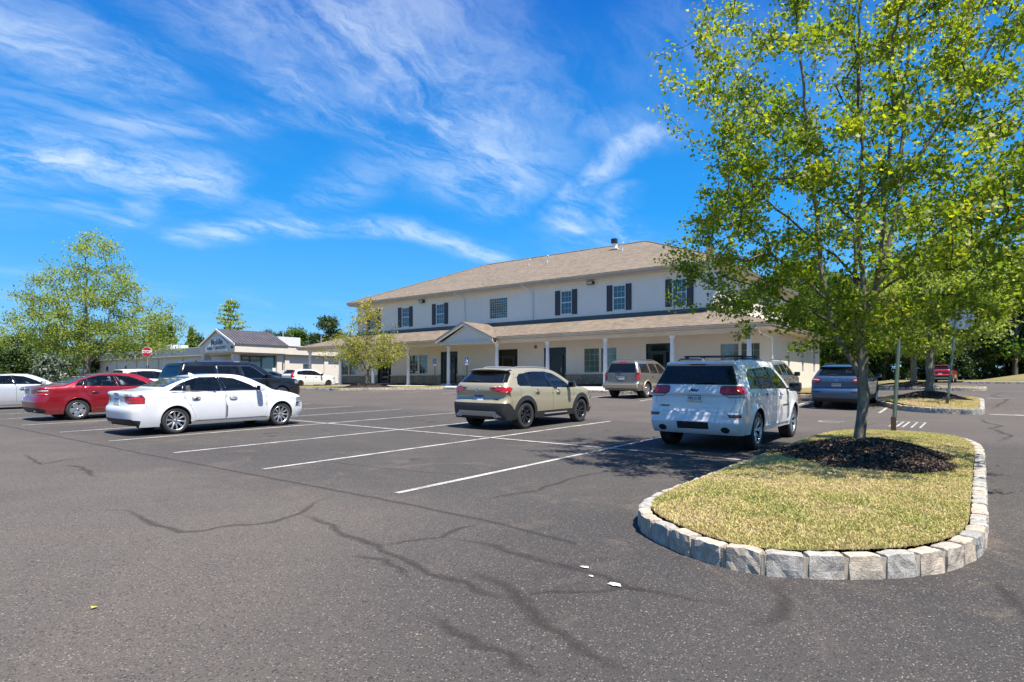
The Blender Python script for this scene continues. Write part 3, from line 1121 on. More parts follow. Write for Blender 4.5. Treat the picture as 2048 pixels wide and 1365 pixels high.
# island 3
isl3 = round_poly([(42.5, -.2, .8), (42.5, 6.5, 1.0), (45.5, 6.5, 1.0), (45.5, -.2, .8)])
kerb('kerb', isl3, True, 'granite sett kerb around the third island near the woods', .17)
in3 = inset_poly(isl3, .075)
tag(patch('island_soil', in3, .15, M_['lawn'], .8), 'grassy top of the third island', None, None, 'structure')
mound('mulch_mound', 44, 3.2, 1.4, 1.2, .35, Z(44, 3.2) + .13, 'dark mulch mound at the third island near the woods', 1500, 12)
# far kerb along the lawn
kerb('kerb', [(66, 1.2), (66, -40)], False, 'granite sett kerb along the far lawn by the woods', .15, .45)

# ground litter
lf = MB(); lf.add([(0, 0, .012), (.028, .012, .02), (.05, -.004, .01), (.022, -.03, .016)], [(0, 1, 2, 3)])
LEAF_Y = pbr('yellow_leaf', (0.62, 0.42, 0.06), .7)
x, y = on_ground(183, 1221)
tag(lf.build('fallen_leaf', LEAF_Y, None, (x, y, Z(x, y)), (0, 0, 1.0)), 'small yellow leaf lying alone on the near asphalt', 'leaf')
SPL = pbr('dropping', (0.75, 0.74, 0.70), .8)
for (a_, b_, r_, lb) in ((1170, 1137, .030, 'upper white splash on the asphalt left of the nearest island'), (1230, 1172, .042, 'larger white splash on the crack left of the nearest island'), (1182, 1155, .016, 'smallest white spot between two white splashes on the asphalt')):
    x, y = on_ground(a_, b_)
    q = MB(); pts = []
    for k in range(14):
        t = 2 * math.pi * k / 14; rr = r_ * rnd.uniform(.6, 1.15)
        pts.append((rr * math.cos(t) * .8, rr * math.sin(t) * 1.5, 0.012))
    q.add([(0, 0, .014)] + pts, [(0, i + 1, (i + 1) % 14 + 1) for i in range(14)])
    tag(q.build('bird_dropping', SPL, None, (x, y, Z(x, y))), lb, 'splash')
# ------------------------------------------------------------------ buildings
def wall_panel(mb, axis, c, a0, a1, z0, z1, ops, depth, out, mi=0):
    """wall face in the plane axis=c with real openings and reveals. out = +1/-1 side the wall faces"""
    As = sorted({a0, a1, *[o[0] for o in ops], *[o[1] for o in ops]})
    Zs = sorted({z0, z1, *[o[2] for o in ops], *[o[3] for o in ops]})
    def P(a, z, d=0.0):
        k = c - out * d
        return (k, a, z) if axis == 'u' else (a, k, z)
    for i in range(len(As) - 1):
        for j in range(len(Zs) - 1):
            am, zm = (As[i] + As[i + 1]) / 2, (Zs[j] + Zs[j + 1]) / 2
            if any(o[0] < am < o[1] and o[2] < zm < o[3] for o in ops): continue
            mb.add([P(As[i], Zs[j]), P(As[i + 1], Zs[j]), P(As[i + 1], Zs[j + 1]), P(As[i], Zs[j + 1])], [(0, 1, 2, 3)], mi)
    for (p, q, r, s) in ops:
        c4 = [(p, r), (q, r), (q, s), (p, s)]
        for k in range(4):
            A, B = c4[k], c4[(k + 1) % 4]
            mb.add([P(*A), P(*B), P(*B, depth), P(*A, depth)], [(0, 1, 2, 3)], mi)


def fbox(axis, c, a0, a1, z0, z1, d0, d1, out):
    """box args on a facade: d0..d1 measured outward from plane c"""
    u0, u1 = sorted((c + out * d0, c + out * d1))
    return (u0, a0, z0, u1, a1, z1) if axis == 'u' else (a0, u0, z0, a1, u1, z1)


def window(parent, axis, c, a0, a1, z0, z1, out, grid, frame_mat, glass, double=True, rec=.10, fw=.05, name='window', pane_backing=None):
    """frame + sash bars + panes in an opening"""
    f = MB()
    B = lambda *a, **k: f.box(*fbox(axis, c, *a, out), **k)
    B(a0, a0 + fw, z0, z1, -rec, -.02); B(a1 - fw, a1, z0, z1, -rec, -.02)
    B(a0 + fw, a1 - fw, z0, z0 + fw, -rec, -.021); B(a0 + fw, a1 - fw, z1 - fw, z1, -rec, -.021)
    w = f.build(name, frame_mat, parent)
    zm = (z0 + z1) / 2
    if double:
        r = MB(); r.box(*fbox(axis, c, a0 + fw, a1 - fw, zm - .03, zm + .03, -rec + .005, -.026, out))
        r.build('sash_rail', frame_mat, w)
    halves = [(z0 + fw, zm - .03), (zm + .03, z1 - fw)] if double else [(z0 + fw, z1 - fw)]
    for hi, (p, q) in enumerate(halves):
        g = MB(); g.box(*fbox(axis, c, a0 + fw, a1 - fw, p, q, -rec + .01, -rec + .02, out))
        g.build('pane', glass, w)
        nx, nz = grid
        if nx > 1 or nz > 1:
            m = MB()
            for i in range(1, nx):
                a = a0 + fw + (a1 - a0 - 2 * fw) * i / nx
                m.box(*fbox(axis, c, a - .007, a + .007, p, q, -rec + .0205, -rec + .034, out))
            for j in range(1, nz):
                z = p + (q - p) * j / nz
                m.box(*fbox(axis, c, a0 + fw, a1 - fw, z - .007, z + .007, -rec + .0205, -rec + .032, out))
            m.build('grille', frame_mat, w)
    if pane_backing is not None:
        b = MB(); b.box(*fbox(axis, c, a0 + fw, a1 - fw, z0 + fw, z1 - fw, -rec - .09, -rec - .06, out)); b.build('pane_backing', pane_backing, w)  # coloured sheet added behind the glass to tint it
    return w


def louvre_shutter(parent, axis, c, a0, a1, z0, z1, out):
    f = MB()
    f.box(*fbox(axis, c, a0, a1, z0, z1, .002, .02, out))
    e = .05
    f.box(*fbox(axis, c, a0, a0 + e, z0, z1, .0205, .04, out)); f.box(*fbox(axis, c, a1 - e, a1, z0, z1, .0205, .04, out))
    zm = (z0 + z1) / 2
    for z in (z0, zm - e / 2, z1 - e): f.box(*fbox(axis, c, a0 + e, a1 - e, z, z + e, .0205, .039, out))
    for (p, q) in ((z0 + e + .05, zm - .075), (zm + .075, z1 - e - .05)):
        f.box(*fbox(axis, c, a0 + e + .03, a1 - e - .03, p, q, .0205, .032, out))
    return f.build('shutter', M_['shutter'], parent)


def roof_mesh(parent, name, polys, mat, thick=.06):
    mb = MB()
    for p in polys:
        n = len(p)
        top = [(x, y, z) for x, y, z in p]; bot = [(x, y, z - thick) for x, y, z in p]
        mb.add(top + bot, [tuple(range(n)), tuple(range(2 * n - 1, n - 1, -1))] + [(i, n + i, n + (i + 1) % n, (i + 1) % n) for i in range(n)])
    return fix_normals(mb.build(name, mat, parent))


FW = 35.5
OFF = thing('office_building', 'two-storey beige stucco office with hipped brown roof and white columned porch', 'building', (0, 0, 0))
sky_tint_blue = pbr('sky_tint_blue', (0.10, 0.15, 0.22), .8)  # sky reflection of the upper panes, painted on the sheet behind them
backing_green = pbr('backing_green', (0.15, 0.22, 0.18), .8)  # plain green sheet behind the lower panes
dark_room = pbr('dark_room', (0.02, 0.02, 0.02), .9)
up_c = [38.36, 34.34, 22.46, 18.45, 14.42]
WT, WB_ = 7.72, 6.10
ops_up = [(c - .45, c + .45, WB_, WT) for c in up_c] + [(27.49 + .02, 29.27 - .02, 6.17, 7.72), (42.37 - .45, 42.37 + .45, WB_, WT)]
w = MB()
wall_panel(w, 'u', FW, 12.17, 44.6, 5.0, 8.42, ops_up, .14, -1)
side_up = [(36.3, 36.9, 6.1, 7.6), (39.9, 41.2, 6.15, 7.6), (45, 46.2, 6.15, 7.6)]
wall_panel(w, 'v', 12.17, FW, 52.3, 5.0, 8.42, side_up, .14, -1)
wall_panel(w, 'v', 44.6, FW, 52.3, 5.0, 8.42, [], .14, 1)
wall_panel(w, 'u', 52.3, 12.17, 44.6, 5.0, 8.42, [], .14, 1)
w.build('upper_wall', M_['stucco'], OFF)
low_win = [(44.84, 46.93, 2.12, 3.7, 2), (35.75, 37.9, 2.12, 3.71, 2), (18.63, 21.05, 2.12, 3.72, 2), (9.75, 11.95, 2.12, 3.7, 2)]
doors = [(40.15, 41.9), (32.46, 34.27), (26.6, 28.36), (22.47, 24.29), (15.0, 16.6)]
DZ0, DZ1 = 1.33, 3.87
ops_lo = []
for a, b, z0, z1, n in low_win:
    m = (a + b) / 2
    ops_lo += [(a, m - .06, z0, z1), (m + .06, b, z0, z1)]
ops_lo += [(a, b, DZ0, DZ1) for a, b in doors]
w = MB()
wall_panel(w, 'u', FW, 9.15, 47.3, 1.2, 4.42, ops_lo, .16, -1)
side_lo = [(39.15, 39.75, 2.35, 3.95), (42.8, 43.4, 2.1, 3.95), (46.2, 46.8, 2.1, 3.95)]
wall_panel(w, 'v', 9.15, FW, 48.2, 1.1, 4.6, side_lo, .16, -1)
wall_panel(w, 'v', 47.3, FW, 48.2, 1.1, 4.6, [], .16, 1)
wall_panel(w, 'u', 48.2, 9.15, 47.3, 1.1, 4.6, [], .16, 1)
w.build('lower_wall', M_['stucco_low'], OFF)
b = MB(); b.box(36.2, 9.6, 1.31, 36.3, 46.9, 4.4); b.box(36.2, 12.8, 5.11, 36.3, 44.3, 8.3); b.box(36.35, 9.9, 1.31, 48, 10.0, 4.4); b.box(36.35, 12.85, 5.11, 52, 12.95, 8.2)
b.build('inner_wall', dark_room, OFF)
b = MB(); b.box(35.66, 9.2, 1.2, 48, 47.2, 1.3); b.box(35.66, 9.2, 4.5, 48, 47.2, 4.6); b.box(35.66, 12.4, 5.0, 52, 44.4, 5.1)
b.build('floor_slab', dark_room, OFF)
# string course + window trims on the stucco
for c in up_c + [42.37]:
    w = window(OFF, 'u', FW, c - .45, c + .45, WB_, WT, -1, (3, 2), M_['white_trim'], M_['window_glass'], True, .09, .055, pane_backing=sky_tint_blue)
    louvre_shutter(w, 'u', FW, c - .88, c - .475, WB_ - .03, WT + .03, -1)
    louvre_shutter(w, 'u', FW, c + .475, c + .88, WB_ - .03, WT + .03, -1)
    s = MB(); s.box(*fbox('u', FW, c - .47, c + .47, WB_ - .09, WB_ - .005, .002, .035, -1)); s.build('sill', M_['stucco'], w)
w = window(OFF, 'u', FW, 27.51, 29.25, 6.17, 7.72, -1, (8, 8), M_['white_trim'], M_['window_glass'], False, .09, .05, pane_backing=pbr('sky_tint_deep', (0.06, 0.11, 0.20), .8))  # deeper blue sheet paints the sky reflection of the big window
for (a, b_, z0, z1) in side_up: window(OFF, 'v', 12.17, a, b_, z0, z1, -1, (2, 2), M_['white_trim'], M_['window_glass'])
for (a, b_, z0, z1) in side_lo: window(OFF, 'v', 9.15, a, b_, z0, z1, -1, (1, 1), M_['white_trim'], M_['green_glass'])
for a, b_, z0, z1, n in low_win:
    m = (a + b_) / 2
    gg = M_['window_glass'] if a > 35 and a < 36 else M_['green_glass']
    for p, q in ((a, m - .06), (m + .06, b_)):
        window(OFF, 'u', FW, p, q, z0, z1, -1, (3, 4), M_['tan_trim'] if a != 35.75 else M_['white_trim'], gg, False, .1, .035, pane_backing=None if a == 35.75 else backing_green)
for i, (a, b_) in enumerate(doors):
    f = MB()
    B = lambda *q: f.box(*fbox('u', FW, *q, -1))
    zt = DZ1 - .48
    B(a, a + .07, DZ0, DZ1, -.14, -.03); B(b_ - .07, b_, DZ0, DZ1, -.14, -.03)
    B(a + .07, b_ - .07, DZ1 - .07, DZ1, -.14, -.031); B(a + .07, b_ - .07, zt - .05, zt + .03, -.14, -.032)
    s = .34
    d0, d1 = a + s, b_ - s
    B(d0 - .06, d0, DZ0, zt - .05, -.14, -.033); B(d1, d1 + .06, DZ0, zt - .05, -.14, -.033)
    B(a + .07, d0 - .06, DZ0, DZ0 + .12, -.14, -.034); B(d1 + .06, b_ - .07, DZ0, DZ0 + .12, -.14, -.034)
    fr = f.build('entrance', M_['dark_frame'], OFF)
    g = MB(); g.box(*fbox('u', FW, a + .07, b_ - .07, zt + .03, DZ1 - .07, -.10, -.09, -1)); g.build('transom_pane', M_['door_glass'], fr)
    for p_, q_ in ((a + .07, d0 - .06), (d1 + .06, b_ - .07)):
        g = MB(); g.box(*fbox('u', FW, p_, q_, DZ0 + .12, zt - .05, -.10, -.09, -1)); g.build('sidelight_pane', M_['door_glass'], fr)
    dr = MB()
    D = lambda *q: dr.box(*fbox('u', FW, *q, -1))
    D(d0 + .01, d0 + .12, DZ0 + .01, zt - .06, -.12, -.06); D(d1 - .12, d1 - .01, DZ0 + .01, zt - .06, -.12, -.06)
    D(d0 + .12, d1 - .12, DZ0 + .01, DZ0 + .28, -.12, -.061); D(d0 + .12, d1 - .12, zt - .2, zt - .06, -.12, -.061)
    D(d0 + .12, d1 - .12, DZ0 + .95, DZ0 + 1.02, -.12, -.062)
    dd = dr.build('door', M_['dark_frame'], fr)
    g = MB(); g.box(*fbox('u', FW, d0 + .12, d1 - .12, DZ0 + .28, zt - .2, -.10, -.09, -1)); g.build('door_pane', M_['door_glass'], fr)
    h = MB(); h.box(*fbox('u', FW, d0 + .05, d0 + .08, DZ0 + .85, DZ0 + 1.15, -.04, -.02, -1)); h.build('door_handle', M_['galvanised'], fr)
# stone wainscot: ledger stones between the doors
segs = []
edges = [9.15] + [x for d in sorted(doors) for x in d] + [47.3]
for i in range(0, len(edges), 2): segs.append((edges[i], edges[i + 1]))
st = MB()
r5 = random.Random(5)
for (a, b_) in segs:
    z = 1.2
    while z < 1.98:
        h = r5.choice([.07, .1, .13, .16]); h = min(h, 2.0 - z)
        if h < .03: break
        y = a
        while y < b_ - .01:
            L = min(r5.uniform(.14, .5), b_ - y)
            d = r5.uniform(.045, .10)
            j = .008
            x0, x1 = FW - d, FW - .004
            y0, y1, z0, z1 = y + j, y + max(L - j, j * 1.5), z + j * .7, z + h - j * .7
            q = min(.012, (y1 - y0) * .2, (z1 - z0) * .2)
            vs = [(x1, y0, z0), (x1, y1, z0), (x1, y1, z1), (x1, y0, z1), (x0, y0 + q, z0 + q), (x0 + r5.uniform(-.012, .012), y1 - q, z0 + q), (x0 + r5.uniform(-.012, .012), y1 - q, z1 - q), (x0, y0 + q, z1 - q)]
            st.add(vs, [(4, 7, 6, 5), (0, 4, 5, 1), (1, 5, 6, 2), (2, 6, 7, 3), (3, 7, 4, 0)], r5.choice([0, 0, 1, 2]))
            y += L
        z += h
st_m = [M_['wall_stone'],
        pm('wall_stone_grey', m_stone((0.22, 0.205, 0.19), (0.44, 0.41, 0.38), 4, .7, .04)),
        pm('wall_stone_tan', m_stone((0.34, 0.25, 0.17), (0.60, 0.48, 0.36), 4, .7, .04))]
o = st.build('stone_veneer', st_m, OFF); fix_normals(o); o['kind'] = 'stuff'
cp = MB()
for (a, b_) in segs: cp.box(FW - .13, a, 2.001, FW - .003, b_, 2.06)
cp.build('stone_cap', M_['soffit'], OFF)

# main hipped roof
E0, E1, Ea, Eb, ez, rz = 34.78, 53.0, 11.45, 45.25, 8.50, 12.33
r0, r1 = (43.88, 20.5, rz), (43.88, 36.4, rz)
c = [(E0, Ea, ez), (E1, Ea, ez), (E1, Eb, ez), (E0, Eb, ez)]
roof = roof_mesh(OFF, 'roof', [[c[0], r0, r1, c[3]], [c[1], c[2], r1, r0], [c[0], c[1], r0], [c[3], r1, c[2]]], M_['shingle'], .05)
f = MB()                                        # fascia and gutter all round
f.box(E0 + .10, Ea + .10, ez - .26, E0 + .14, Eb - .10, ez - .052); f.box(E1 - .14, Ea + .10, ez - .26, E1 - .10, Eb - .10, ez - .052)
f.box(E0 + .142, Ea + .10, ez - .26, E1 - .142, Ea + .14, ez - .053); f.box(E0 + .142, Eb - .14, ez - .26, E1 - .142, Eb - .10, ez - .053)
f.build('fascia', M_['tan_trim'], OFF)


def gutter(parent, axis, c, a0, a1, z, out, mat):
    prof = [(0, 0), (0, -.12), (.05, -.13), (.09, -.09), (.10, -.02), (.125, 0), (.115, .005), (.09, -.015), (.08, -.08), (.05, -.115), (.012, -.11), (.012, 0)]
    mb = MB(); n = len(prof)
    vs = []
    for a in (a0, a1):
        for d, h in prof:
            vs.append((c + out * d, a, z + h) if axis == 'u' else (a, c + out * d, z + h))
    mb.add(vs, [(i, (i + 1) % n, n + (i + 1) % n, n + i) for i in range(n)] + [tuple(range(n)), tuple(range(2 * n - 1, n - 1, -1))])
    return fix_normals(mb.build('gutter', mat, parent))


gutter(OFF, 'u', E0 + .097, Ea, Eb, ez - .055, -1, M_['tan_trim'])
gutter(OFF, 'v', Ea + .097, E0, E1, ez - .056, -1, M_['tan_trim'])
f = MB(); f.box(E0 + .143, Ea + .143, ez - .255, FW, Eb - .143, ez - .225); f.box(FW, Ea + .143, ez - .255, E1 - .143, 12.17, ez - .225)
f.build('soffit', M_['soffit'], OFF)
cap = MB()                                       # ridge and hip caps
for a, b_ in ((r0, r1), (c[0], r0), (c[1], r0), (c[3], r1)):
    cap.tube([(a[0], a[1], a[2] + .01), (b_[0], b_[1], b_[2] + .01)], .055, 6)
cap.build('ridge_cap', M_['shingle'], OFF)

# skirt roof over the porch
S0, Sa, Sb, sz, st_z = 32.72, 8.35, 49.9, 4.60, 5.70
sk = [(S0, Sa, sz), (48.6, Sa, sz), (48.6, 12.165, st_z), (FW - .003, 12.165, st_z), (FW - .003, 44.605, st_z), (48.6, 44.605, st_z), (48.6, Sb, sz), (S0, Sb, sz)]
pr = roof_mesh(OFF, 'porch_roof', [[sk[0], sk[3], sk[4], sk[7]], [sk[0], sk[1], sk[2], sk[3]], [sk[7], sk[4], sk[5], sk[6]]], M_['shingle'], .05)
f = MB()
f.box(FW - .05, 12.0, st_z - .02, FW - .0035, 44.7, st_z + .17); f.box(FW, 12.12, st_z - .02, 48.6, 12.166, st_z + .17)  # dark band where the porch roof meets the upper wall
f.build('wall_band', M_['wall_band'], OFF)
f = MB()
f.box(S0 + .10, Sa + .10, sz - .25, S0 + .14, Sb - .10, sz - .055); f.box(S0 + .141, Sa + .10, sz - .25, 48.6, Sa + .14, sz - .056)
f.box(S0 + .141, Sb - .14, sz - .25, 48.6, Sb - .10, sz - .056)
f.build('fascia', M_['tan_trim'], OFF)
gutter(OFF, 'u', S0 + .097, Sa, 26.35, sz - .06, -1, M_['tan_trim'])
gutter(OFF, 'u', S0 + .097, 31.65, Sb, sz - .06, -1, M_['tan_trim'])
gutter(OFF, 'v', Sa + .097, S0, 48.6, sz - .061, -1, M_['tan_trim'])
f = MB(); f.box(S0 + .141, Sa + .141, 4.345, FW - .003, Sb - .141, 4.375); f.box(FW, Sa + .141, 4.345, 48.5, 9.147, 4.375)
f.box(FW, 47.303, 4.345, 48.5, Sb - .141, 4.375)
f.build('soffit', M_['soffit'], OFF)
f = MB(); f.box(33.17, 9.4, 4.16, 33.43, 48.8, 4.343); f.box(33.432, 9.4, 4.161, 35.49, 9.6, 4.342) if False else None
f.build('beam', M_['soffit'], OFF)
cols = [9.69, 13.95, 18.24, 22.5, 26.75, 31.35, 35.65, 39.85, 44.2, 48.6]
prof = [(.20, 0), (.20, .06), (.175, .065), (.17, .10), (.145, .13), (.13, .16), (.128, 1.0), (.118, 2.0), (.108, 2.72), (.108, 2.76), (.135, 2.79), (.14, 2.83), (.165, 2.86), (.165, 2.94)]
col_me = MB().lathe(prof, 24).mesh('column', M_['white_trim'])
for v in cols: link('column', col_me, OFF, (33.3, v, 1.215))
# porch gable
gp, ga, gb, gez, gpz = 32.35, 26.35, 31.65, 4.56, 5.74
gm = (ga + gb) / 2
gr = roof_mesh(OFF, 'gable_roof', [[(gp - .12, ga - .08, gez - .03), (34.9, ga - .08, gez - .03), (FW - .06, gm, gpz), (gp - .12, gm, gpz)],
                             [(gp - .12, gb + .08, gez - .03), (gp - .12, gm, gpz), (FW - .06, gm, gpz), (34.9, gb + .08, gez - .03)]], M_['shingle'], .04)
g = MB()
g.add([(gp + .22, ga + .35, 4.37), (gp + .22, gb - .35, 4.37), (gp + .22, gm, gpz - .22)], [(0, 1, 2)])
g.build('gable_wall', M_['stucco'], OFF)
g = MB()
for s in (ga, gb):
    sg = 1 if s == ga else -1
    # rake boards
    a0, z0, a1, z1 = s - sg * .06, gez - .075, gm, gpz - .045
    g.add([(gp - .10, a0, z0 - .22), (gp - .10, a1, z1 - .24), (gp - .10, a1, z1), (gp - .10, a0, z0),
           (gp - .05, a0, z0 - .22), (gp - .05, a1, z1 - .24), (gp - .05, a1, z1), (gp - .05, a0, z0)],
          [(0, 1, 2, 3), (7, 6, 5, 4), (0, 4, 5, 1), (3, 2, 6, 7), (0, 3, 7, 4), (1, 5, 6, 2)])
g.build('rake_board', M_['soffit'], OFF)
g = MB()
for s in (ga, gb):
    sg = 1 if s == ga else -1
    g.add([(gp - .05, s - sg * .06, gez - .12), (gp + .22, s - sg * .06, gez - .12), (gp + .22, gm, gpz - .1), (gp - .05, gm, gpz - .1)], [(0, 1, 2, 3)])
g.build('rake_soffit', M_['soffit'], OFF)
g = MB(); g.box(gp + .1, ga - .02, 4.17, gp + .35, gb + .02, 4.365); g.build('gable_beam', M_['soffit'], OFF)
g = MB(); g.box(gp + .12, ga - .02, 4.14, 33.165, ga + .10, 4.36); g.box(gp + .12, gb - .10, 4.14, 33.165, gb + .02, 4.36)
g.box(gp + .36, ga + .1, 4.30, 33.16, gb - .1, 4.33)
g.build('gable_return', M_['soffit'], OFF)

# rainwater pipes
for v in (31.68, 25.23, 12.32):
    d = MB()
    s = 1 if v > 20 else 0
    pts = [(34.83, v + .55 * s, 8.42), (34.85, v + .52 * s, 8.28), (35.2, v + .15 * s, 8.0), (35.42, v, 7.86), (35.43, v, 7.7), (35.43, v, 5.92 if v != 31.68 else 5.85)]
    d.tube(pts, .045, 8)
    o = d.build('downspout', M_['white_trim'], OFF)
    k = MB()
    for z in (7.4, 6.4): k.box(35.37, v - .06, z, 35.49, v + .06, z + .03)
    k.build('bracket', M_['white_trim'], o)
d = MB(); d.tube([(32.9, 9.25, 4.45), (33.6, 9.2, 4.1), (35.42, 9.08, 3.95), (35.43, 9.08, 1.3)], .045, 8); d.build('downspout', M_['white_trim'], OFF)
# floodlights
for v in (36.27, 20.48):
    o = MB().box(35.22, v - .24, 7.93, 35.49, v + .24, 8.15, bev=.03).build('floodlight', M_['dark_frame'], OFF)
    MB().box(35.205, v - .19, 7.955, 35.218, v + .19, 8.10).build('lens', pbr('lamp_lens', (.55, .52, .45), .3), o)
MB().box(35.4, 24.9, 3.86, 35.49, 25.05, 4.05, bev=.01).build('alarm_box', M_['sign_red'], OFF)
# roof vents
for (u, v, h) in ((40.8, 29.4, .42), (40.8, 27.6, .50), (41.5, 21.3, .50)):
    z = ez + (u - E0) * (rz - ez) / (r0[0] - E0)
    MB().tube([(u, v, z - .05), (u, v, z + h), (u, v - .10, z + h + .06)], .055, 10).build('vent_pipe', M_['vent_white'], OFF)
u, v = 42.4, 22.35
z = ez + (u - E0) * (rz - ez) / (r0[0] - E0)
fl = MB().tube([(u, v, z - .1), (u, v, z + .32), (u - .1, v + .05, z + .5)], [.15, .15, .14], 14)
fl.box(u - .3, v - .3, z - .04, u + .3, v + .3, z + .02)
fl = fl.build('flue', M_['vent_white'], OFF)
MB().box(u - .32, v - .18, z + .42, u + .02, v + .22, z + .78, bev=.03).build('flue_cap', M_['black_plastic'], fl)
ds = thing('satellite_dish', 'grey satellite dish on the right hip of the office roof', 'satellite dish', (40.5, 14.35, 9.75))
MB().tube([(0, 0, -.2), (0, 0, .55)], .03, 8).build('mast', M_['galvanised'], ds)
dd = MB().lathe([(.02, .03), (.2, .045), (.35, .10), (.36, .11), (.2, .06), (.02, .045)], 20, M=Matrix.Translation((0, 0, .55)) @ Matrix.Rotation(math.radians(60), 4, Vector((.3, 1, 0)).normalized()))
dd.build('reflector', M_['galvanised'], ds)

# pavement, beds and kerb in front of the building
kerb_pts = [(33.2, 5.6), (31.9, 6.1), (31.6, 7.4), (31.6, 30.2), (30.2, 31.2), (27.4, 32.6), (26.1, 34.6), (25.7, 38), (25.7, 46), (26.4, 48.6), (28.5, 50.2), (32, 51.2), (38, 51.6)]
kerb('kerb', kerb_pts, False, 'granite sett kerb along the office pavement', .16)
pave_poly = [(31.68, 7.5), (31.68, 30.25), (30.3, 31.3), (27.5, 32.7), (26.2, 34.7), (25.8, 38), (25.8, 46), (26.5, 48.5), (28.6, 50.1), (33, 51), (35.6, 51), (35.6, 7.5)]
ptop = lambda x, y: float(np.clip((x - 31.68) / 1.2, 0, 1)) * (1.215 - Z(x, y) - .15)
tag(patch('pavement', pave_poly, .145, M_['concrete'], .8, None, ptop), 'pale concrete pavement under the porch columns', None, None, 'structure')
lawn_poly = [(31.6, 30.6), (30.3, 31.4), (27.5, 32.8), (26.25, 34.8), (25.9, 38), (25.9, 46), (26.6, 48.4), (28.6, 49.9), (32.3, 50.6), (32.3, 30.6)]
tag(patch('verge', lawn_poly, .165, M_['lawn'], .8, None, ptop), 'grass verge at the left end of the porch', None, None, 'structure')
beds = [(9.4, 14.4), (17.0, 21.9), (28.7, 32.2), (34.6, 39.9), (42.2, 47.2)]
for (a, b_) in beds:
    tag(patch('mulch_bed', [(33.55, a), (35.35, a), (35.35, b_), (33.55, b_)], .16, M_['mulch'], .4, None,
              lambda x, y, a=a, b_=b_: 1.215 - Z(x, y) - .15 + .14 * math.sin(math.pi * (x - 33.5) / 1.9) * (0.4 + .6 * math.sin(math.pi * (y - a) / (b_ - a))) + rnd.uniform(-.01, .01)),
        'dark mulch bed against the stone base of the office', None, None, 'structure')
tag(patch('lawn', [(34, 6.2), (34, 9.1), (61, 9.1), (61, 6.2)], .12, M_['lawn'], 2), 'strip of grass beside the sunlit end wall', None, None, 'structure')

# ---- left building: low clinic with gabled entrance
CL = thing('clinic_building', 'low cream flat-roofed clinic with a gabled lettered entrance and brown metal roof', 'building', (0, 0, 0))
cream = M_['stucco_warm']
G = 1.1
w = MB()
w_ops = [(v - .45, v + .45, 3.02, 3.78) for v in (80.1, 87.4, 94.4, 101.8, 109.0, 116.5)]
wall_panel(w, 'u', 38.0, 73.3, 128, G - .3, 4.6, w_ops, .2, -1)
r_ops = [(u - .5, u + .5, 2.9, 3.65) for u in (45.4, 51.0, 56.8)]
wall_panel(w, 'v', 67.0, 41.7, 62, G - .3, 4.6, r_ops, .2, -1)
wall_panel(w, 'u', 38.0, 66.2, 73.3, G - .3, 4.6, [(67.6, 71.8, G, 3.7)], .3, -1)
wall_panel(w, 'v', 66.2, 38.0, 41.7, G - .3, 4.6, [], .3, -1)
w.build('wall', cream, CL)
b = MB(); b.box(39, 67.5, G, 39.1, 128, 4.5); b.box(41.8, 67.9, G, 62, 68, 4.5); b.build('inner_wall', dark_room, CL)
for (a, b_, z0, z1) in w_ops: window(CL, 'u', 38.0, a, b_, z0, z1, -1, (2, 1), M_['dark_frame'], M_['window_glass'], False, .12)
for (a, b_, z0, z1) in r_ops: window(CL, 'v', 67.0, a, b_, z0, z1, -1, (2, 1), M_['dark_frame'], M_['window_glass'], False, .12)
f = MB()                                        # parapet band
f.box(37.55, 73.35, 4.75, 38.6, 128, 5.74); f.box(41.75, 66.5, 4.75, 62, 67.6, 5.76)
f.build('parapet', M_['stucco_warm'], CL)
f = MB(); f.box(37.75, 73.35, 4.55, 38.5, 128, 4.748); f.box(41.75, 66.75, 4.55, 62, 67.5, 4.748)
f.box(35.5, 65.6, 4.55, 41.5, 73.0, 4.748)
f.build('cornice', M_['tan_trim'], CL)
f = MB()
f.box(37.45, 73.36, 5.742, 38.7, 128, 5.80); f.box(41.76, 66.4, 5.762, 62, 67.7, 5.82); f.build('parapet_cap', M_['white_trim'], CL)
for v in (76.5, 83.8, 91, 98.2, 105.4, 112.7, 120): MB().box(37.86, v - .25, G - .2, 37.99, v + .25, 4.54).build('pilaster', cream, CL)
for u in (42.6, 48.2, 54): MB().box(u - .3, 66.84, G - .2, u + .3, 66.99, 4.54).build('pilaster', cream, CL)
MB().box(38.8, 68.0, 5.0, 62, 128, 5.2).build('flat_roof', M_['concrete'], CL)
for (u, v) in ((35.65, 65.75), (40.9, 65.75), (35.65, 72.5)):
    MB().box(u - .32, v - .0, G - .2, u + .32, v + .62, 4.545).build('pillar', M_['stucco_warm'], CL)
# entrance gable block
g = MB()
u0, u1, a, b_, zf, zp = 35.2, 41.7, 65.3, 73.2, 4.75, 7.5
m = (a + b_) / 2
g.box(u0, a, zf, u1, b_, 5.74)
g.add([(u0 + .05, a + .1, 5.742), (u0 + .05, b_ - .1, 5.742), (u0 + .05, m, zp - .15)], [(0, 2, 1)])
g.add([(u1 - .05, a + .1, 5.742), (u1 - .05, b_ - .1, 5.742), (u1 - .05, m, zp - .15)], [(0, 1, 2)])
g.build('gable_block', M_['stucco_warm'], CL)
metal = pm('metal_roof', m_var((0.085, 0.075, 0.078), (0.12, 0.105, 0.105), 1.0, .38, .02))
rf = roof_mesh(CL, 'metal_roof', [[(u0 - .15, a - .12, 5.70), (u1 + .1, a - .12, 5.70), (u1 + .1, m, zp), (u0 - .15, m, zp)], [(u0 - .15, b_ + .12, 5.70), (u0 - .15, m, zp), (u1 + .1, m, zp), (u1 + .1, b_ + .12, 5.70)]], metal, .06)
sl = (zp - 5.70) / (m - a + .12)
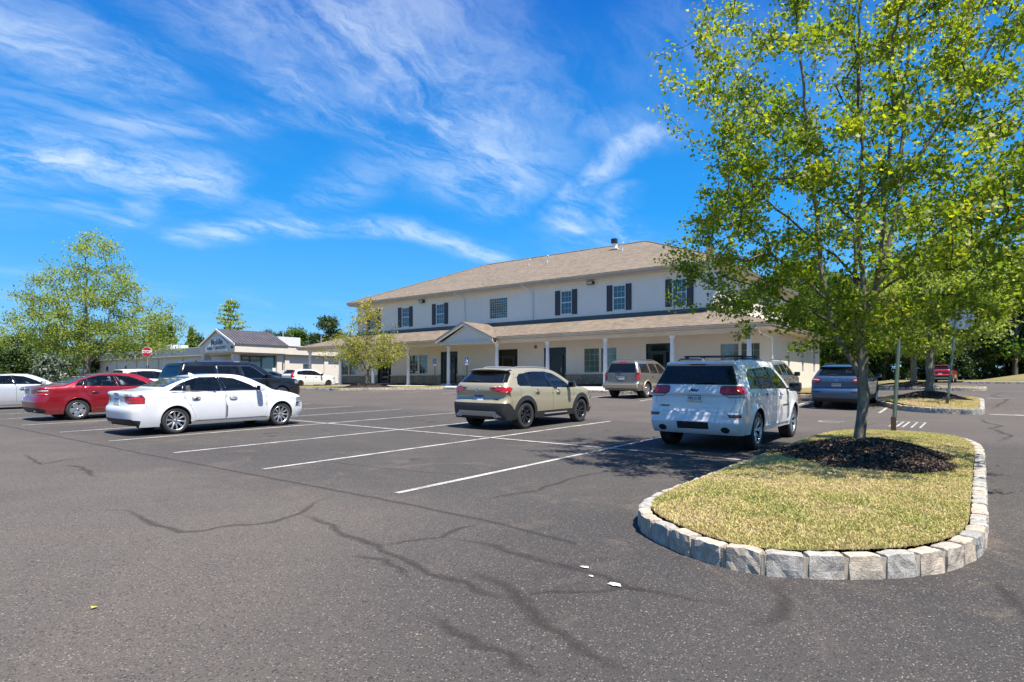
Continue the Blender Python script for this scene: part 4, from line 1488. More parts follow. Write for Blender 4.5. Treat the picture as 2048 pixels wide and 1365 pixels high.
k = u0 + .1
seam_me = MB()
L = math.hypot(m - a + .12, zp - 5.70)
seam_me.box(-.025, 0, 0, .025, L, .05)
seam_me = seam_me.mesh('standing_seam', metal)
while k < u1:
    link('standing_seam', seam_me, rf, (k, a - .12, 5.702), (math.atan(sl), 0, 0))
    k += .42
for s in (a, b_):
    q = MB(); sg = 1 if s == a else -1
    q.add([(u0 - .17, s - sg * .14, 5.50), (u0 - .17, m, zp - .20), (u0 - .17, m, zp + .01), (u0 - .17, s - sg * .14, 5.69),
           (u0 - .09, s - sg * .14, 5.50), (u0 - .09, m, zp - .20), (u0 - .09, m, zp + .01), (u0 - .09, s - sg * .14, 5.69)],
          [(0, 1, 2, 3), (7, 6, 5, 4), (0, 4, 5, 1), (3, 2, 6, 7), (0, 3, 7, 4), (1, 5, 6, 2)])
    q.build('rake_board', M_['white_trim'], CL)
# lettering
def text_mesh(body, size, mat, ext=.01, font_off=0.0, bold=0.0, shear=0.0):
    cu = bpy.data.curves.new('lettering', 'FONT')
    cu.body = body; cu.size = size; cu.extrude = ext; cu.align_x = 'CENTER'; cu.align_y = 'CENTER'; cu.offset = bold; cu.shear = shear
    cu.resolution_u = 3
    o = bpy.data.objects.new('tmp', cu); C.objects.link(o)
    dg = bpy.context.evaluated_depsgraph_get()
    me = bpy.data.meshes.new_from_object(o.evaluated_get(dg))
    bpy.data.objects.remove(o); bpy.data.curves.remove(cu)
    me.materials.clear(); me.materials.append(mat)
    return me


FACE_U = Matrix(((0, 0, -1, 0), (-1, 0, 0, 0), (0, 1, 0, 0), (0, 0, 0, 1)))     # text plane facing -U, reading towards -V
def put_text(body, size, mat, parent, loc, **k):
    o = link('lettering', text_mesh(body, size, mat, **k), parent)
    o.matrix_local = Matrix.Translation(loc) @ FACE_U
    return o


sign = MB()
pts = [(m - 2.5, 4.95), (m - 2.5, 5.75), (m - .9, 6.62), (m + .9, 6.62), (m + 2.5, 5.75), (m + 2.5, 4.95)]
sign.add([(u0 - .06, p, q) for p, q in pts] + [(u0 - .002, p, q) for p, q in pts], [(0, 5, 4, 3, 2, 1), (6, 7, 8, 9, 10, 11)] + [(i, (i + 1) % 6, 6 + (i + 1) % 6, 6 + i) for i in range(6)])
sg = fix_normals(sign.build('sign_board', pbr('sign_pale', (.62, .64, .66), .6), CL))
ink = pbr('sign_ink', (.05, .06, .09), .5)
put_text('Mobile', .95, ink, sg, (u0 - .075, m - .1, 5.98), bold=.02)
put_text('FAMILY DENTISTRY', .50, ink, sg, (u0 - .075, m, 5.30), bold=.012)
put_text('100', .38, ink, CL, (u0 - .03, a + .62, 5.28), bold=.012)
# shopfront glazing beside the pillar
sf = MB()
for v in (66.2 - .02,):
    for u in (36.4, 37.4, 38.8, 41.0): sf.box(u - .06, v - .1, G, u + .06, v, 4.4)
    sf.box(36.4, v - .09, 4.3, 41.0, v - .01, 4.42); sf.box(36.4, v - .09, G, 41.0, v - .01, G + .12)
s_ = sf.build('shopfront', M_['dark_frame'], CL)
MB().box(36.46, 66.13, G + .12, 40.94, 66.15, 4.3).build('pane', M_['green_glass'], s_)
MB().box(40.2, 66.085, 2.2, 40.65, 66.095, 3.1).build('notice', M_['sign_white'], s_)
# roof plant
for (x0, y0, x1, y1, z1) in ((41, 94.0, 43.5, 98, 6.85), (40, 77.2, 41.5, 79.0, 7.0), (44, 71.0, 47.2, 73.2, 7.2)):
    o = MB().box(x0, y0, 5.2, x1, y1, z1, bev=.04).build('rooftop_unit', pbr('unit_grey', (.52, .53, .54), .5), CL)
    q = MB()
    for k in range(6): q.box(x0 - .02, y0 + (y1 - y0) * .1, 5.5 + k * .2, x0 - .005, y0 + (y1 - y0) * .45, 5.62 + k * .2)
    q.build('grille', M_['black_plastic'], o)
for (u, v, h) in ((46.3, 73.6, 3.1), (50.6, 71.3, 2.4)):
    MB().tube([(u, v, 5.2), (u, v, 5.2 + h)], .07, 8).build('roof_mast', M_['galvanised'], CL)
o = MB().box(40.6, 65.18, 3.75, 40.7, 65.28, 3.95)

# ------------------------------------------------------------------ signs and posts
def sign_post(loc, h, r, mat, label, lean=(0, 0), name='sign_post', cat='sign post'):
    t = thing(name, label, cat, (loc[0], loc[1], Z(*loc) + .1))
    q = MB().tube([(0, 0, -.05), (lean[0] * h, lean[1] * h, h)], r, 8)
    q.build('post', mat, t)
    return t


def octagon(r, d0, d1):
    return [(r * math.cos(math.pi / 8 + k * math.pi / 4), r * math.sin(math.pi / 8 + k * math.pi / 4)) for k in range(8)]


def u_channel(h, lean, w=.042):
    mb = MB()
    prof = [(-w, .015), (-w * .55, .015), (-w * .4, -.025), (w * .4, -.025), (w * .55, .015), (w, .015), (w, .020), (w * .5, .021), (w * .35, -.019), (-w * .35, -.019), (-w * .5, .021), (-w, .020)]
    n = len(prof)
    vs = [(d, p, 0) for p, d in prof] + [(d + lean[0] * h, p + lean[1] * h, h) for p, d in prof]
    mb.add(vs, [(i, (i + 1) % n, n + (i + 1) % n, n + i) for i in range(n)] + [tuple(range(n, 2 * n))])
    return mb


t = thing('sign_post', 'bare green steel post at the far end of the nearest grass island', 'sign post', (16.15, 1.55, Z(16.15, 1.55) + .2))
fix_normals(u_channel(2.08, (0, -.05)).build('post', M_['post_green'], t))
MB().box(-.05, -.05, -.1, .05, .05, .32).build('anchor', pbr('rust', (.10, .06, .04), .8), t)
t = thing('stop_sign', 'grey back of an octagonal sign on a leaning post on the second island', 'sign', (27.0, .95, Z(27.0, .95) + .2))
fix_normals(u_channel(3.3, (0, -.085)).build('post', M_['post_green'], t))
MB().box(-.05, -.05, -.1, .05, .05, .30).build('anchor', pbr('rust', (.10, .06, .04), .8), t)
oc = octagon(.40, 0, 0)
mb = MB().prism(oc, 0, .004, M=Matrix.Translation((.03, -.40, 3.10)) @ Matrix.Rotation(math.pi / 2, 4, 'Y'))
fix_normals(mb.build('sign_plate', M_['sign_back'], t))
t = thing('stop_sign', 'red STOP sign on a grey post left of the clinic, partly behind the leaves', 'sign', (16.5, 41.0, Z(16.5, 41.0)))
MB().tube([(0, 0, -.1), (0, 0, 3.05)], .03, 8).build('post', M_['galvanised'], t)
RY = Matrix.Rotation(YAW - math.pi / 2 + math.radians(135), 4, 'Z')
rotf = Matrix.Rotation(math.radians(38), 4, 'Z')
mb = MB().prism(octagon(.33, 0, 0), -.004, .004, M=Matrix.Translation((0, 0, 2.78)) @ rotf @ Matrix.Translation((-.05, 0, 0)) @ Matrix.Rotation(math.pi / 2, 4, 'Y'))
fix_normals(mb.build('border', M_['sign_white'], t))
mb = MB().prism(octagon(.31, 0, 0), -.004, .004, M=Matrix.Translation((0, 0, 2.78)) @ rotf @ Matrix.Translation((-.056, 0, 0)) @ Matrix.Rotation(math.pi / 2, 4, 'Y'))
fix_normals(mb.build('sign_plate', M_['sign_red'], t))
o = link('lettering', text_mesh('STOP', .245, M_['sign_white'], ext=.002, bold=.008), t)
o.matrix_local = Matrix.Translation((0, 0, 2.78)) @ rotf @ Matrix.Translation((-.065, 0, 0)) @ FACE_U
for (v, lb) in ((31.96, 'blue accessible parking sign left of the gabled entrance column'), (28.81, 'blue accessible parking sign right of the gabled entrance column')):
    t = thing('parking_sign', lb, 'sign', (32.5, v, 1.18), 0, 'blue accessible parking signs before the porch')
    MB().tube([(0, 0, 0), (0, 0, 2.0)], .03, 8).build('post', M_['dark_frame'], t)
    MB().box(-.045, -.16, 1.50, -.035, .16, 2.02).build('sign_plate', M_['sign_blue'], t)
    q = MB()
    q.box(-.05, -.15, 1.51, -.046, .15, 1.60)
    # seated figure and wheel
    mt = Matrix.Translation((-.048, 0, 0))
    arcp = [(-.048, .0 + .085 * math.cos(s), 1.75 + .085 * math.sin(s)) for s in np.linspace(math.radians(80), math.radians(370), 12)]
    q.tube(arcp, .011, 5)
    q.tube([(-.048, .02, 1.90), (-.048, .015, 1.79), (-.048, -.06, 1.79), (-.048, -.095, 1.69)], .014, 5)
    q.box(-.05, .0, 1.92, -.046, .04, 1.96)
    q.build('symbol', M_['sign_white'], t)
t = thing('utility_cabinet', 'pale blue utility cabinet standing before the dark woods at the far right', 'cabinet', (67.5, -7.0, Z(67.5, -7.0) + .15))
MB().box(-.4, -.35, 0, .4, .35, 1.25, bev=.03).build('housing', pbr('cabinet_blue', (.28, .36, .45), .5), t)
MB().box(-.41, -.3, .1, -.402, .3, 1.15).build('door', pbr('cabinet_door', (.34, .42, .50), .5), t)
# ------------------------------------------------------------------ vehicles
def catmull(pts, step):
    P = np.array(pts, float)
    n = len(P)
    out = []
    for i in range(n - 1):
        p0, p1, p2, p3 = P[max(i - 1, 0)], P[i], P[i + 1], P[min(i + 2, n - 1)]
        d = np.hypot(*(p2 - p1)[:2])
        k = max(1, int(round(d / step)))
        # limit tangents so kinks stay crisp
        t1 = (p2 - p0); t2 = (p3 - p1)
        l1 = np.hypot(*t1[:2]) + 1e-9; l2 = np.hypot(*t2[:2]) + 1e-9
        t1 = t1 / l1 * min(d, l1 * .5); t2 = t2 / l2 * min(d, l2 * .5)
        for j in range(k):
            t = j / k
            h00 = 2 * t ** 3 - 3 * t * t + 1; h10 = t ** 3 - 2 * t * t + t; h01 = -2 * t ** 3 + 3 * t * t; h11 = t ** 3 - t * t
            out.append(h00 * p1 + h10 * t1 + h01 * p2 + h11 * t2)
    out.append(P[-1])
    return np.array(out)


class Shell:
    def __init__(s, sp, lod):
        s.sp = sp
        step, nz, nv = ((.055, 16, 11), (.09, 10, 8), (.14, 7, 6))[lod]
        s.sill = sp['sill']
        o = catmull(sp['outline'], step)
        s.o = o
        s.n = sp.get('n', 3.2)
        X, Z_, IX, IZ = o[:, 0], o[:, 1], o[:, 2], o[:, 3]
        EX, EZ = X + IX, Z_ - IZ
        EY = s.W(EX, EZ)
        s.EX, s.EZ, s.EY = EX, EZ, EY
        m = len(o)
        q = np.linspace(0, 1, nv) ** .62
        vv = np.concatenate([-q[::-1], q[1:]])
        h = s.h(np.abs(vv))
        RX = X[:, None] + IX[:, None] * h[None]
        RZ = Z_[:, None] - IZ[:, None] * h[None]
        RY = EY[:, None] * vv[None]
        ribbon = np.stack([RX, RY, RZ], -1)
        # sills
        d = np.concatenate([[0], np.cumsum(np.hypot(np.diff(EX), np.diff(EZ)))]); d /= d[-1]
        ex = np.maximum.accumulate(EX); ex = (ex - ex[0]) / (ex[-1] - ex[0])
        xb = EX[0] + (EX[-1] - EX[0]) * (.35 * d + .65 * ex)
        t = np.linspace(0, 1, nz + 1)[1:]
        SX = EX[:, None] * (1 - t) + xb[:, None] * t
        SZ = EZ[:, None] * (1 - t) + np.minimum(s.sill, EZ)[:, None] * t
        SY = s.W(SX, SZ)
        bm = bmesh.new()
        s.kind = bm.faces.layers.int.new('kind'); s.part = bm.faces.layers.int.new('part')
        rv = [[bm.verts.new(ribbon[i, j]) for j in range(len(vv))] for i in range(m)]
        def quad(a, b, c, d_, kd):
            vs = []
            for v in (a, b, c, d_):
                if v not in vs: vs.append(v)
            try: f = bm.faces.new(vs)
            except ValueError: return
            f[s.kind] = kd; f.smooth = True
        for i in range(m - 1):
            for j in range(len(vv) - 1):
                quad(rv[i][j], rv[i][j + 1], rv[i + 1][j + 1], rv[i + 1][j], 0)
        for sg, e in ((1, len(vv) - 1), (-1, 0)):
            sv = [[rv[i][e]] + [bm.verts.new((SX[i, k], sg * SY[i, k], SZ[i, k])) for k in range(nz)] for i in range(m)]
            for i in range(m - 1):
                for k in range(nz):
                    a, b, c, d_ = sv[i][k], sv[i + 1][k], sv[i + 1][k + 1], sv[i][k + 1]
                    if sg > 0: quad(a, b, c, d_, 1)
                    else: quad(d_, c, b, a, 1)
        bmesh.ops.remove_doubles(bm, verts=bm.verts, dist=1e-4)
        bmesh.ops.recalc_face_normals(bm, faces=bm.faces)
        # make sure they point outwards
        tp = max(bm.faces, key=lambda f: f.calc_center_median().z)
        if tp.normal.z < 0: bmesh.ops.reverse_faces(bm, faces=bm.faces)
        s.bm = bm
        s.parts = []

    def h(s, v):
        return 1 - (1 - np.clip(v, 0, 1) ** s.n) ** (1 / s.n)

    def W(s, x, z):
        sp = s.sp
        x = np.asarray(x, float); z = np.asarray(z, float)
        px = [p[0] for p in sp['plan']]; pw = [p[1] for p in sp['plan']]
        hw = np.interp(x, px, pw)
        # round the plan curve
        hw = .5 * hw + .25 * np.interp(x - .12, px, pw) + .25 * np.interp(x + .12, px, pw)
        zb = np.interp(x, [p[0] for p in sp['belt']], [p[1] for p in sp['belt']])
        u = np.clip(z - zb, 0, 9)
        st = np.clip(u / .05, 0, 1); st = st * st * (3 - 2 * st)
        ins = sp['th'] * u * (.75 + .5 * np.clip(u / .5, 0, 1)) + sp.get('ledge', .012) * st
        t = (zb - z) / (zb - s.sill)
        lo = np.clip((t - .4) / .6, 0, 1) ** 2 * sp.get('tuck', .05) + np.clip((.28 - t) / .28, 0, 1) ** 2 * sp.get('shoulder', .012) * (t >= 0) + sp.get('shoulder', .012) * (t < 0)
        # character crease along the doors
        cz = zb - sp.get('crease', .16)
        lo = lo + .010 * np.exp(-((z - cz + .03) / .035) ** 2)
        y = hw - ins - lo
        for xw in sp['axles']:
            r = np.hypot(x - xw, z - sp['R'])
            ra = sp['arch']
            y = y + sp.get('flare', .015) * np.exp(-((r - ra) / .09) ** 2) * (z < zb + .1) * np.clip((zb - z) / .2 + .3, 0, 1)
        return y

    def rear_x(s, y, z):
        """x of the rear surface at height z and offset y"""
        o = s.o
        k = int(np.argmax(o[:, 1]))
        zz = np.maximum.accumulate(o[:k + 1, 1])
        i = int(np.searchsorted(zz, z)); i = min(max(i, 1), k)
        t = (z - zz[i - 1]) / max(zz[i] - zz[i - 1], 1e-6); t = min(max(t, 0), 1)
        p = o[i - 1] * (1 - t) + o[i] * t
        ey = s.EY[i - 1] * (1 - t) + s.EY[i] * t
        return float(p[0] + p[2] * s.h(min(abs(y) / max(ey, .01), 1)))

    def cut(s, poly, axis, part, kinds=(0, 1), mirror=False, cond=None, only=None):
        if mirror: s.cut([(-a, b) for a, b in poly][::-1], axis, part, kinds, False, cond, only)
        bm = s.bm
        A = 0 if axis == 'y' else 1
        xs = [p[0] for p in poly]; zs = [p[1] for p in poly]
        x0, x1, z0, z1 = min(xs), max(xs), min(zs), max(zs)
        fs = []
        for f in bm.faces:
            if f[s.kind] not in kinds: continue
            if only is not None and f[s.part] not in only: continue
            c = f.calc_center_median()
            if cond and not cond(c): continue
            a = [v.co[A] for v in f.verts]; b = [v.co[2] for v in f.verts]
            if max(a) < x0 or min(a) > x1 or max(b) < z0 or min(b) > z1: continue
            fs.append(f)
        n = len(poly)
        for i in range(n):
            p, q = poly[i], poly[(i + 1) % n]
            nx, nz = (q[1] - p[1]), -(q[0] - p[0])
            l = math.hypot(nx, nz)
            if l < 1e-9: continue
            co = (p[0], 0, p[1]) if A == 0 else (0, p[0], p[1])
            no = (nx / l, 0, nz / l) if A == 0 else (0, nx / l, nz / l)
            vs = {v for f in fs for v in f.verts}; es = {e for f in fs for e in f.edges}
            r = bmesh.ops.bisect_plane(bm, geom=list(vs) + list(es) + fs, dist=1e-5, plane_co=co, plane_no=no)
            fs = [g for g in r['geom'] if isinstance(g, bmesh.types.BMFace)]
            fs = list(set(fs))
        P_ = poly
        for f in fs:
            c = f.calc_center_median()
            a, b = c[A], c[2]
            ins = False
            j = n - 1
            for i in range(n):
                if ((P_[i][1] > b) != (P_[j][1] > b)) and (a < (P_[j][0] - P_[i][0]) * (b - P_[i][1]) / (P_[j][1] - P_[i][1] + 1e-12) + P_[i][0]): ins = not ins
                j = i
            if ins: f[s.part] = part

    def extract(s, part, name, mats, parent, split=False, rim=0.0, push=0.0, rim_push=0.0, thick=0.0):
        """faces of one part id -> one object (or one for each side)"""
        made = []
        fs = [f for f in s.bm.faces if f[s.part] == part]
        groups = [[f for f in fs if f.calc_center_median().y > 0], [f for f in fs if f.calc_center_median().y <= 0]] if split else [fs]
        for g in groups:
            if not g: continue
            bm = bmesh.new()
            mp = {}
            for f in g:
                vs = []
                for v in f.verts:
                    if v not in mp: mp[v] = bm.verts.new(v.co)
                    vs.append(mp[v])
                try:
                    nf = bm.faces.new(vs); nf.smooth = True
                except ValueError: pass
            bm.normal_update()
            if rim > 0:
                old = set(bm.faces)
                r = bmesh.ops.inset_region(bm, faces=list(bm.faces), thickness=rim, use_boundary=True, use_even_offset=True)
                for f in r['faces']: f.material_index = 1
                if rim_push:
                    bd = {v for e in bm.edges if e.is_boundary for v in e.verts}
                    ns = {v: v.normal.copy() for v in bm.verts}
                    for v in bm.verts:
                        if v not in bd: v.co += ns[v] * rim_push
            if push:
                bm.normal_update()
                ns = {v: v.normal.copy() for v in bm.verts}
                for v in bm.verts: v.co += ns[v] * push
            me = bpy.data.meshes.new(name); bm.to_mesh(me); bm.free()
            for m in (mats if isinstance(mats, (list, tuple)) else [mats]): me.materials.append(m)
            made.append(link(name, me, parent))
        return made


WHEELS = {}


def wheel_meshes(R, w, Rr, style, col, dark='liner'):
    key = (R, w, Rr, style, col)
    if key in WHEELS: return WHEELS[key]
    h = w / 2
    ty = MB().lathe([(Rr - .004, -h + .015), (Rr + .012, -h), (R - .05, -h - .004), (R - .02, -h + .006), (R - .006, -h + .022), (R, -h + .045), (R, -.022), (R - .010, -.018), (R - .010, -.008), (R, -.004), (R, .02), (R - .010, .024), (R - .010, .034), (R, .038), (R, h - .045), (R - .006, h - .022), (R - .02, h - .006), (R - .05, h + .004), (Rr + .03, h + .004), (Rr + .012, h), (Rr - .004, h - .012)], 40, 'y')
    tyre = ty.mesh('wheel', M_['rubber'])
    rm = MB()
    rm.lathe([(Rr - .002, h - .012), (Rr - .004, h - .002), (Rr - .014, h - .006), (Rr - .024, h - .035)], 40, 'y', 0)
    rm.lathe([(Rr - .024, h - .035), (Rr - .035, -h + .02), (.10, -h + .03)], 32, 'y', 1)
    n, wi, wo, spl, dep = {'ten': (10, .017, .022, 0, .030), 'five': (5, .055, .085, 0, .022), 'split': (5, .022, .024, .21, .035), 'vee': (7, .018, .017, .17, .035), 'mesh': (8, .014, .016, .2, .04), 'six': (6, .045, .055, 0, .025), 'steel': (9, .03, .055, 0, .035)}[style]
    yo = h - .022
    for k in range(n):
        a0 = 2 * math.pi * k / n + math.pi / 2
        for sgn in ((-1, 1) if spl else (0,)):
            pts = []
            for (r, ww, y, da) in ((.045, wi, yo - dep, 0.02 * sgn), (Rr * .5, (wi + wo) * .5, yo - dep * .35, spl * sgn * .55), (Rr - .016, wo, yo - .002, spl * sgn)):
                a = a0 + da
                c, s_ = math.cos(a), math.sin(a)
                tx, tz = -s_, c
                pts.append([(c * r - tx * ww, y, s_ * r - tz * ww), (c * r, y + .008, s_ * r), (c * r + tx * ww, y, s_ * r + tz * ww), (c * r + tx * ww * .8, y - .03, s_ * r + tz * ww * .8), (c * r - tx * ww * .8, y - .03, s_ * r - tz * ww * .8)])
            vs = [p for q in pts for p in q]
            fs = [(i * 5 + j, i * 5 + (j + 1) % 5, (i + 1) * 5 + (j + 1) % 5, (i + 1) * 5 + j) for i in range(2) for j in range(5)]
            rm.add(vs, fs, 0)
    rm.lathe([(.0001, yo - dep + .012), (.03, yo - dep + .012), (.036, yo - dep + .004), (.062, yo - dep), (.072, yo - dep - .02), (.07, yo - dep - .05)], 20, 'y', 0)
    for k in range(5):
        a = 2 * math.pi * k / 5
        rm.tube([(math.cos(a) * .05, yo - dep - .01, math.sin(a) * .05), (math.cos(a) * .05, yo - dep + .008, math.sin(a) * .05)], .008, 6, 1)
    rim = rm.mesh('rim', [M_[col], M_['liner']])
    bd = MB().lathe([(.05, -.035), (Rr * .72, -.035), (Rr * .72, -.012), (.05, -.012)], 28, 'y')
    disc = bd.mesh('brake_disc', M_['brake'])
    WHEELS[key] = (tyre, rim, disc)
    return WHEELS[key]


def remap(sp, xr, xf, wb, H, Wd, **kw):
    """new proportions from a template: x piecewise between bumpers and axles, z linear, width linear"""
    ox = [sp['outline'][i][0] for i in range(len(sp['outline']))]
    a0, a1 = sp['axles']
    src = [min(ox), a0, a1, max(ox)]; dst = [xr, -wb / 2, wb / 2, xf]
    kz = H / max(p[1] for p in sp['outline'])
    kw_ = Wd / 2 / max(p[1] for p in sp['plan'])
    fx = lambda x: float(np.interp(x, src, dst)) if src[0] <= x <= src[-1] else x + (dst[0] - src[0] if x < 0 else dst[-1] - src[-1])
    n = dict(sp)
    n['outline'] = [(fx(p[0]), p[1] * kz, p[2], p[3]) for p in sp['outline']]
    n['plan'] = [(fx(p[0]), p[1] * kw_) for p in sp['plan']]
    n['belt'] = [(fx(p[0]), p[1] * kz) for p in sp['belt']]
    n['axles'] = (-wb / 2, wb / 2)
    n['sill'] = sp['sill'] * kz
    n['side'] = {k: [[(fx(a), b * kz) for a, b in q] for q in v] for k, v in sp['side'].items()}
    n['rear'] = {k: [[(a * kw_, b * kz) for a, b in q] for q in v] for k, v in sp['rear'].items()}
    n['front'] = {k: [[(a * kw_, b * kz) for a, b in q] for q in v] for k, v in sp['front'].items()}
    n['handles'] = [(fx(a), b * kz) for a, b in sp['handles']]
    n['mirror'] = (fx(sp['mirror'][0]), sp['mirror'][1] * kz)
    n.update(kw)
    return n


# part styles: name, materials key, split into two sides, rim width, push, rim material
def build_car(name, label, cat, sp, paint, loc, lod=0, rz=0.0, group=None):
    u, v = loc
    root = link(name, None)
    tag(root, label, cat, group)
    # seat it on the slope
    c, s_ = math.cos(rz), math.sin(rz)
    e = 1.2
    gx = (Z(u + e * c, v + e * s_) - Z(u - e * c, v - e * s_)) / (2 * e)
    gy = (Z(u - .7 * s_, v + .7 * c) - Z(u + .7 * s_, v - .7 * c)) / 1.4
    X = Vector((c, s_, gx)).normalized(); Y = Vector((-s_, c, gy)).normalized(); Zv = X.cross(Y).normalized(); Y = Zv.cross(X)
    root.matrix_world = Matrix(((X.x, Y.x, Zv.x, u), (X.y, Y.y, Zv.y, v), (X.z, Y.z, Zv.z, Z(u, v)), (0, 0, 0, 1)))
    sh = Shell(sp, lod)
    side = sp['side']; rear = sp['rear']; front = sp['front']
    rearc = lambda q: q.x < 0
    frontc = lambda q: q.x > .2
    pid = {}
    nxt = [1]
    order = []

    def reg(kind, polys, axis, kinds, cond, mirror):
        if kind not in pid: pid[kind] = nxt[0]; nxt[0] += 1; order.append(kind)
        for p in polys: sh.cut(p, axis, pid[kind], kinds, mirror, cond)
    dn = 0
    for k in side.get('door', []):
        reg('door%d' % dn, [k], 'y', (1,), None, False); dn += 1
    for k in ('cladding', 'skirt', 'fuel_flap'):
        if k in side: reg(k, side[k], 'y', (1,), None, False)
    if 'tailgate' in rear: reg('tailgate', rear['tailgate'], 'x', (0,), rearc, False)
    for k in ('cladding', 'skid'):
        if k in rear: reg(k, rear[k], 'x', (0,), rearc, False)
        if k in front: reg(k, front[k], 'x', (0,), frontc, False)
    wn = 0
    for k in side.get('window', []): reg('swin%d' % wn, [k], 'y', (1,), None, False); wn += 1
    for k in side.get('pillar', []): reg('pillar', [k], 'y', (1,), None, False)
    reg('rear_window', rear.get('window', []), 'x', (0,), rearc, False)
    if 'hatch_black' in rear: reg('spoiler_black', rear['hatch_black'], 'x', (0,), rearc, False)
    reg('windshield', front.get('window', []), 'x', (0,), frontc, False)
    for k in ('tail_light', 'tail_clear', 'reflector', 'brake_light', 'hitch_and_exhaust', 'plate_recess'):
        if k in rear: reg(k, rear[k], 'x', (0,), rearc, k not in ('brake_light', 'hitch_and_exhaust', 'plate_recess'))
        if k in side: reg(k, side[k], 'y', (1,), rearc, False)
    for k in ('headlight', 'grille', 'lower_grille'):
        if k in front: reg(k, front[k], 'x', (0,), frontc, k == 'headlight')
        if k in side: reg(k, side[k], 'y', (1,), frontc, False)
    # arches: circles removed from the sides
    for xw in sp['axles']:
        ra = sp['arch']
        cz = sp['R'] + .01
        poly = [(xw + ra * math.cos(a), max(cz + ra * math.sin(a), -1)) for a in np.linspace(0, 2 * math.pi, 25)[:-1]]
        poly = [(xw + ra * math.cos(a), cz + ra * math.sin(a)) for a in np.linspace(0, math.pi, 15)] + [(xw - ra, -.1), (xw + ra, -.1)]
        sh.cut(poly, 'y', -1, (1,))
    P_ = M_[paint]
    blk = M_['black_plastic']
    gl = M_[sp.get('glass', 'privacy_glass')]; gf = M_[sp.get('glass_front', sp.get('glass', 'car_glass'))]
    body = sh.extract(0, 'body', P_, root)[0]
    doors = []
    for i in range(dn):
        doors += sh.extract(pid['door%d' % i], 'door', [P_, M_['liner']], root, True, .005, 0, 0)
    trim = M_[sp.get('trim', 'black_gloss')]
    for i in range(wn):
        g_ = gf if i == wn - 1 else gl
        if i in sp.get('opaque', ()): g_ = M_['black_gloss']
        sh.extract(pid['swin%d' % i], 'side_window', [g_, trim], root, True, sp.get('rimw', .016), -.003, -.004)
    for k, nm, m, rimm, rw, ps in (('rear_window', 'rear_window', gl if not sp.get('rear_clear') else gf, blk, .02, -.002), ('windshield', 'windshield', gf, blk, .03, -.002),
                                   ('spoiler_black', 'rear_trim', M_['black_gloss'], blk, .004, -.001), ('pillar', 'pillar', M_['black_gloss'], blk, .004, -.001), ('tailgate', 'tailgate', P_, M_['liner'], .005, 0),
                                   ('cladding', 'cladding', blk, blk, .0, .004), ('skid', 'skid_plate', M_['skid_silver'], blk, .006, .010), ('skirt', 'side_skirt', M_[sp.get('skirt', 'black_plastic')], blk, .004, .006),
                                   ('fuel_flap', 'fuel_flap', P_, M_['liner'], .004, 0),
                                   ('reflector', 'reflector', M_['dark_red_lens'], blk, .006, .002),
                                   ('brake_light', 'brake_light', M_['red_lens'], blk, .006, .004), ('hitch_and_exhaust', 'hitch_and_exhaust', M_['black_plastic'], blk, .01, -.012), ('plate_recess', 'plate_recess', P_, M_['liner'], .006, -.015),
                                   ('grille', 'grille', M_['black_gloss'], M_['chrome'], .015, -.004), ('lower_grille', 'lower_grille', blk, blk, .01, -.006)):
        if k in pid: sh.extract(pid[k], nm, [m, rimm], root, k == 'skirt', rw, ps)
    if 'tail_light' in pid: tl = sh.extract(pid['tail_light'], 'tail_light', [M_['red_lens'], M_['dark_red_lens']], root, True, .014, .004)
    if 'tail_clear' in pid: sh.extract(pid['tail_clear'], 'reversing_light', [M_['clear_lens'], M_['dark_alloy']], root, True, .010, .003)
    if 'headlight' in pid: sh.extract(pid['headlight'], 'headlight', [M_['head_lens'], M_['black_gloss']], root, True, .012, .002)
    sh.bm.free()
    W = lambda x, z: float(sh.W(x, z))
    # wheels
    ty, rim, disc = wheel_meshes(sp['R'], sp['tw'], sp['Rr'], sp['wstyle'], sp['wcol'])
    for xw in sp['axles']:
        for sg in (-1, 1):
            yw = W(xw, sp['R'] + sp['arch'] + .03) - sp['tw'] / 2 - sp.get('tuckw', .035)
            wv = link('wheel', ty, root, (xw, sg * yw, sp['R'] - .004), (0, rnd.uniform(0, 6), 0 if sg > 0 else math.pi))
            link('rim', rim, wv); link('brake_disc', disc, wv)
            lip = MB()
            pts = []
            ra = sp['arch']
            for a in np.linspace(math.radians(-8), math.radians(188), 19):
                x_, z_ = xw + (ra - .004) * math.cos(a), sp['R'] + .01 + (ra - .004) * math.sin(a)
                pts.append((x_, sg * (W(x_, z_) - .010), z_))
            lip.tube(pts, .013, 6, 0)
            lip.build('arch_lip', blk if sp.get('black_arch', 'cladding' in side) else P_, root)
            ln = MB()
            n_ = 16
            vs = []
            for a in np.linspace(math.radians(-12), math.radians(192), n_):
                x_, z_ = xw + (ra) * math.cos(a), sp['R'] + .01 + (ra) * math.sin(a)
                vs += [(x_, sg * (W(x_, z_) - .012), z_), (x_, sg * .40, z_)]
            ln.add(vs, [(2 * i, 2 * i + 1, 2 * i + 3, 2 * i + 2) for i in range(n_ - 1)])
            ln.add([(xw + ra * math.cos(a), sg * .41, sp['R'] + .01 + ra * math.sin(a)) for a in np.linspace(math.radians(-12), math.radians(192), n_)], [tuple(range(n_))])
            ln.build('wheel_housing', M_['liner'], root)
    # underside and cabin
    xr, xf = sh.EX[0], sh.EX[-1]
    a0, a1 = sp['axles']; ra = sp['arch']
    sl = sp['sill']
    ub = MB()
    ub.box(xr + .12, -.62, sl + .0, xf - .15, .62, sl + .10)
    ub.box(a0 + ra + .02, -(W(0, sl) - .03), sl + .005, a1 - ra - .02, W(0, sl) - .03, sl + .09)
    ub.box(a0 - .05, -.6, sp['R'] - .06, a0 + .05, .6, sp['R'] + .04)
    ub.build('underbody', M_['liner'], root)
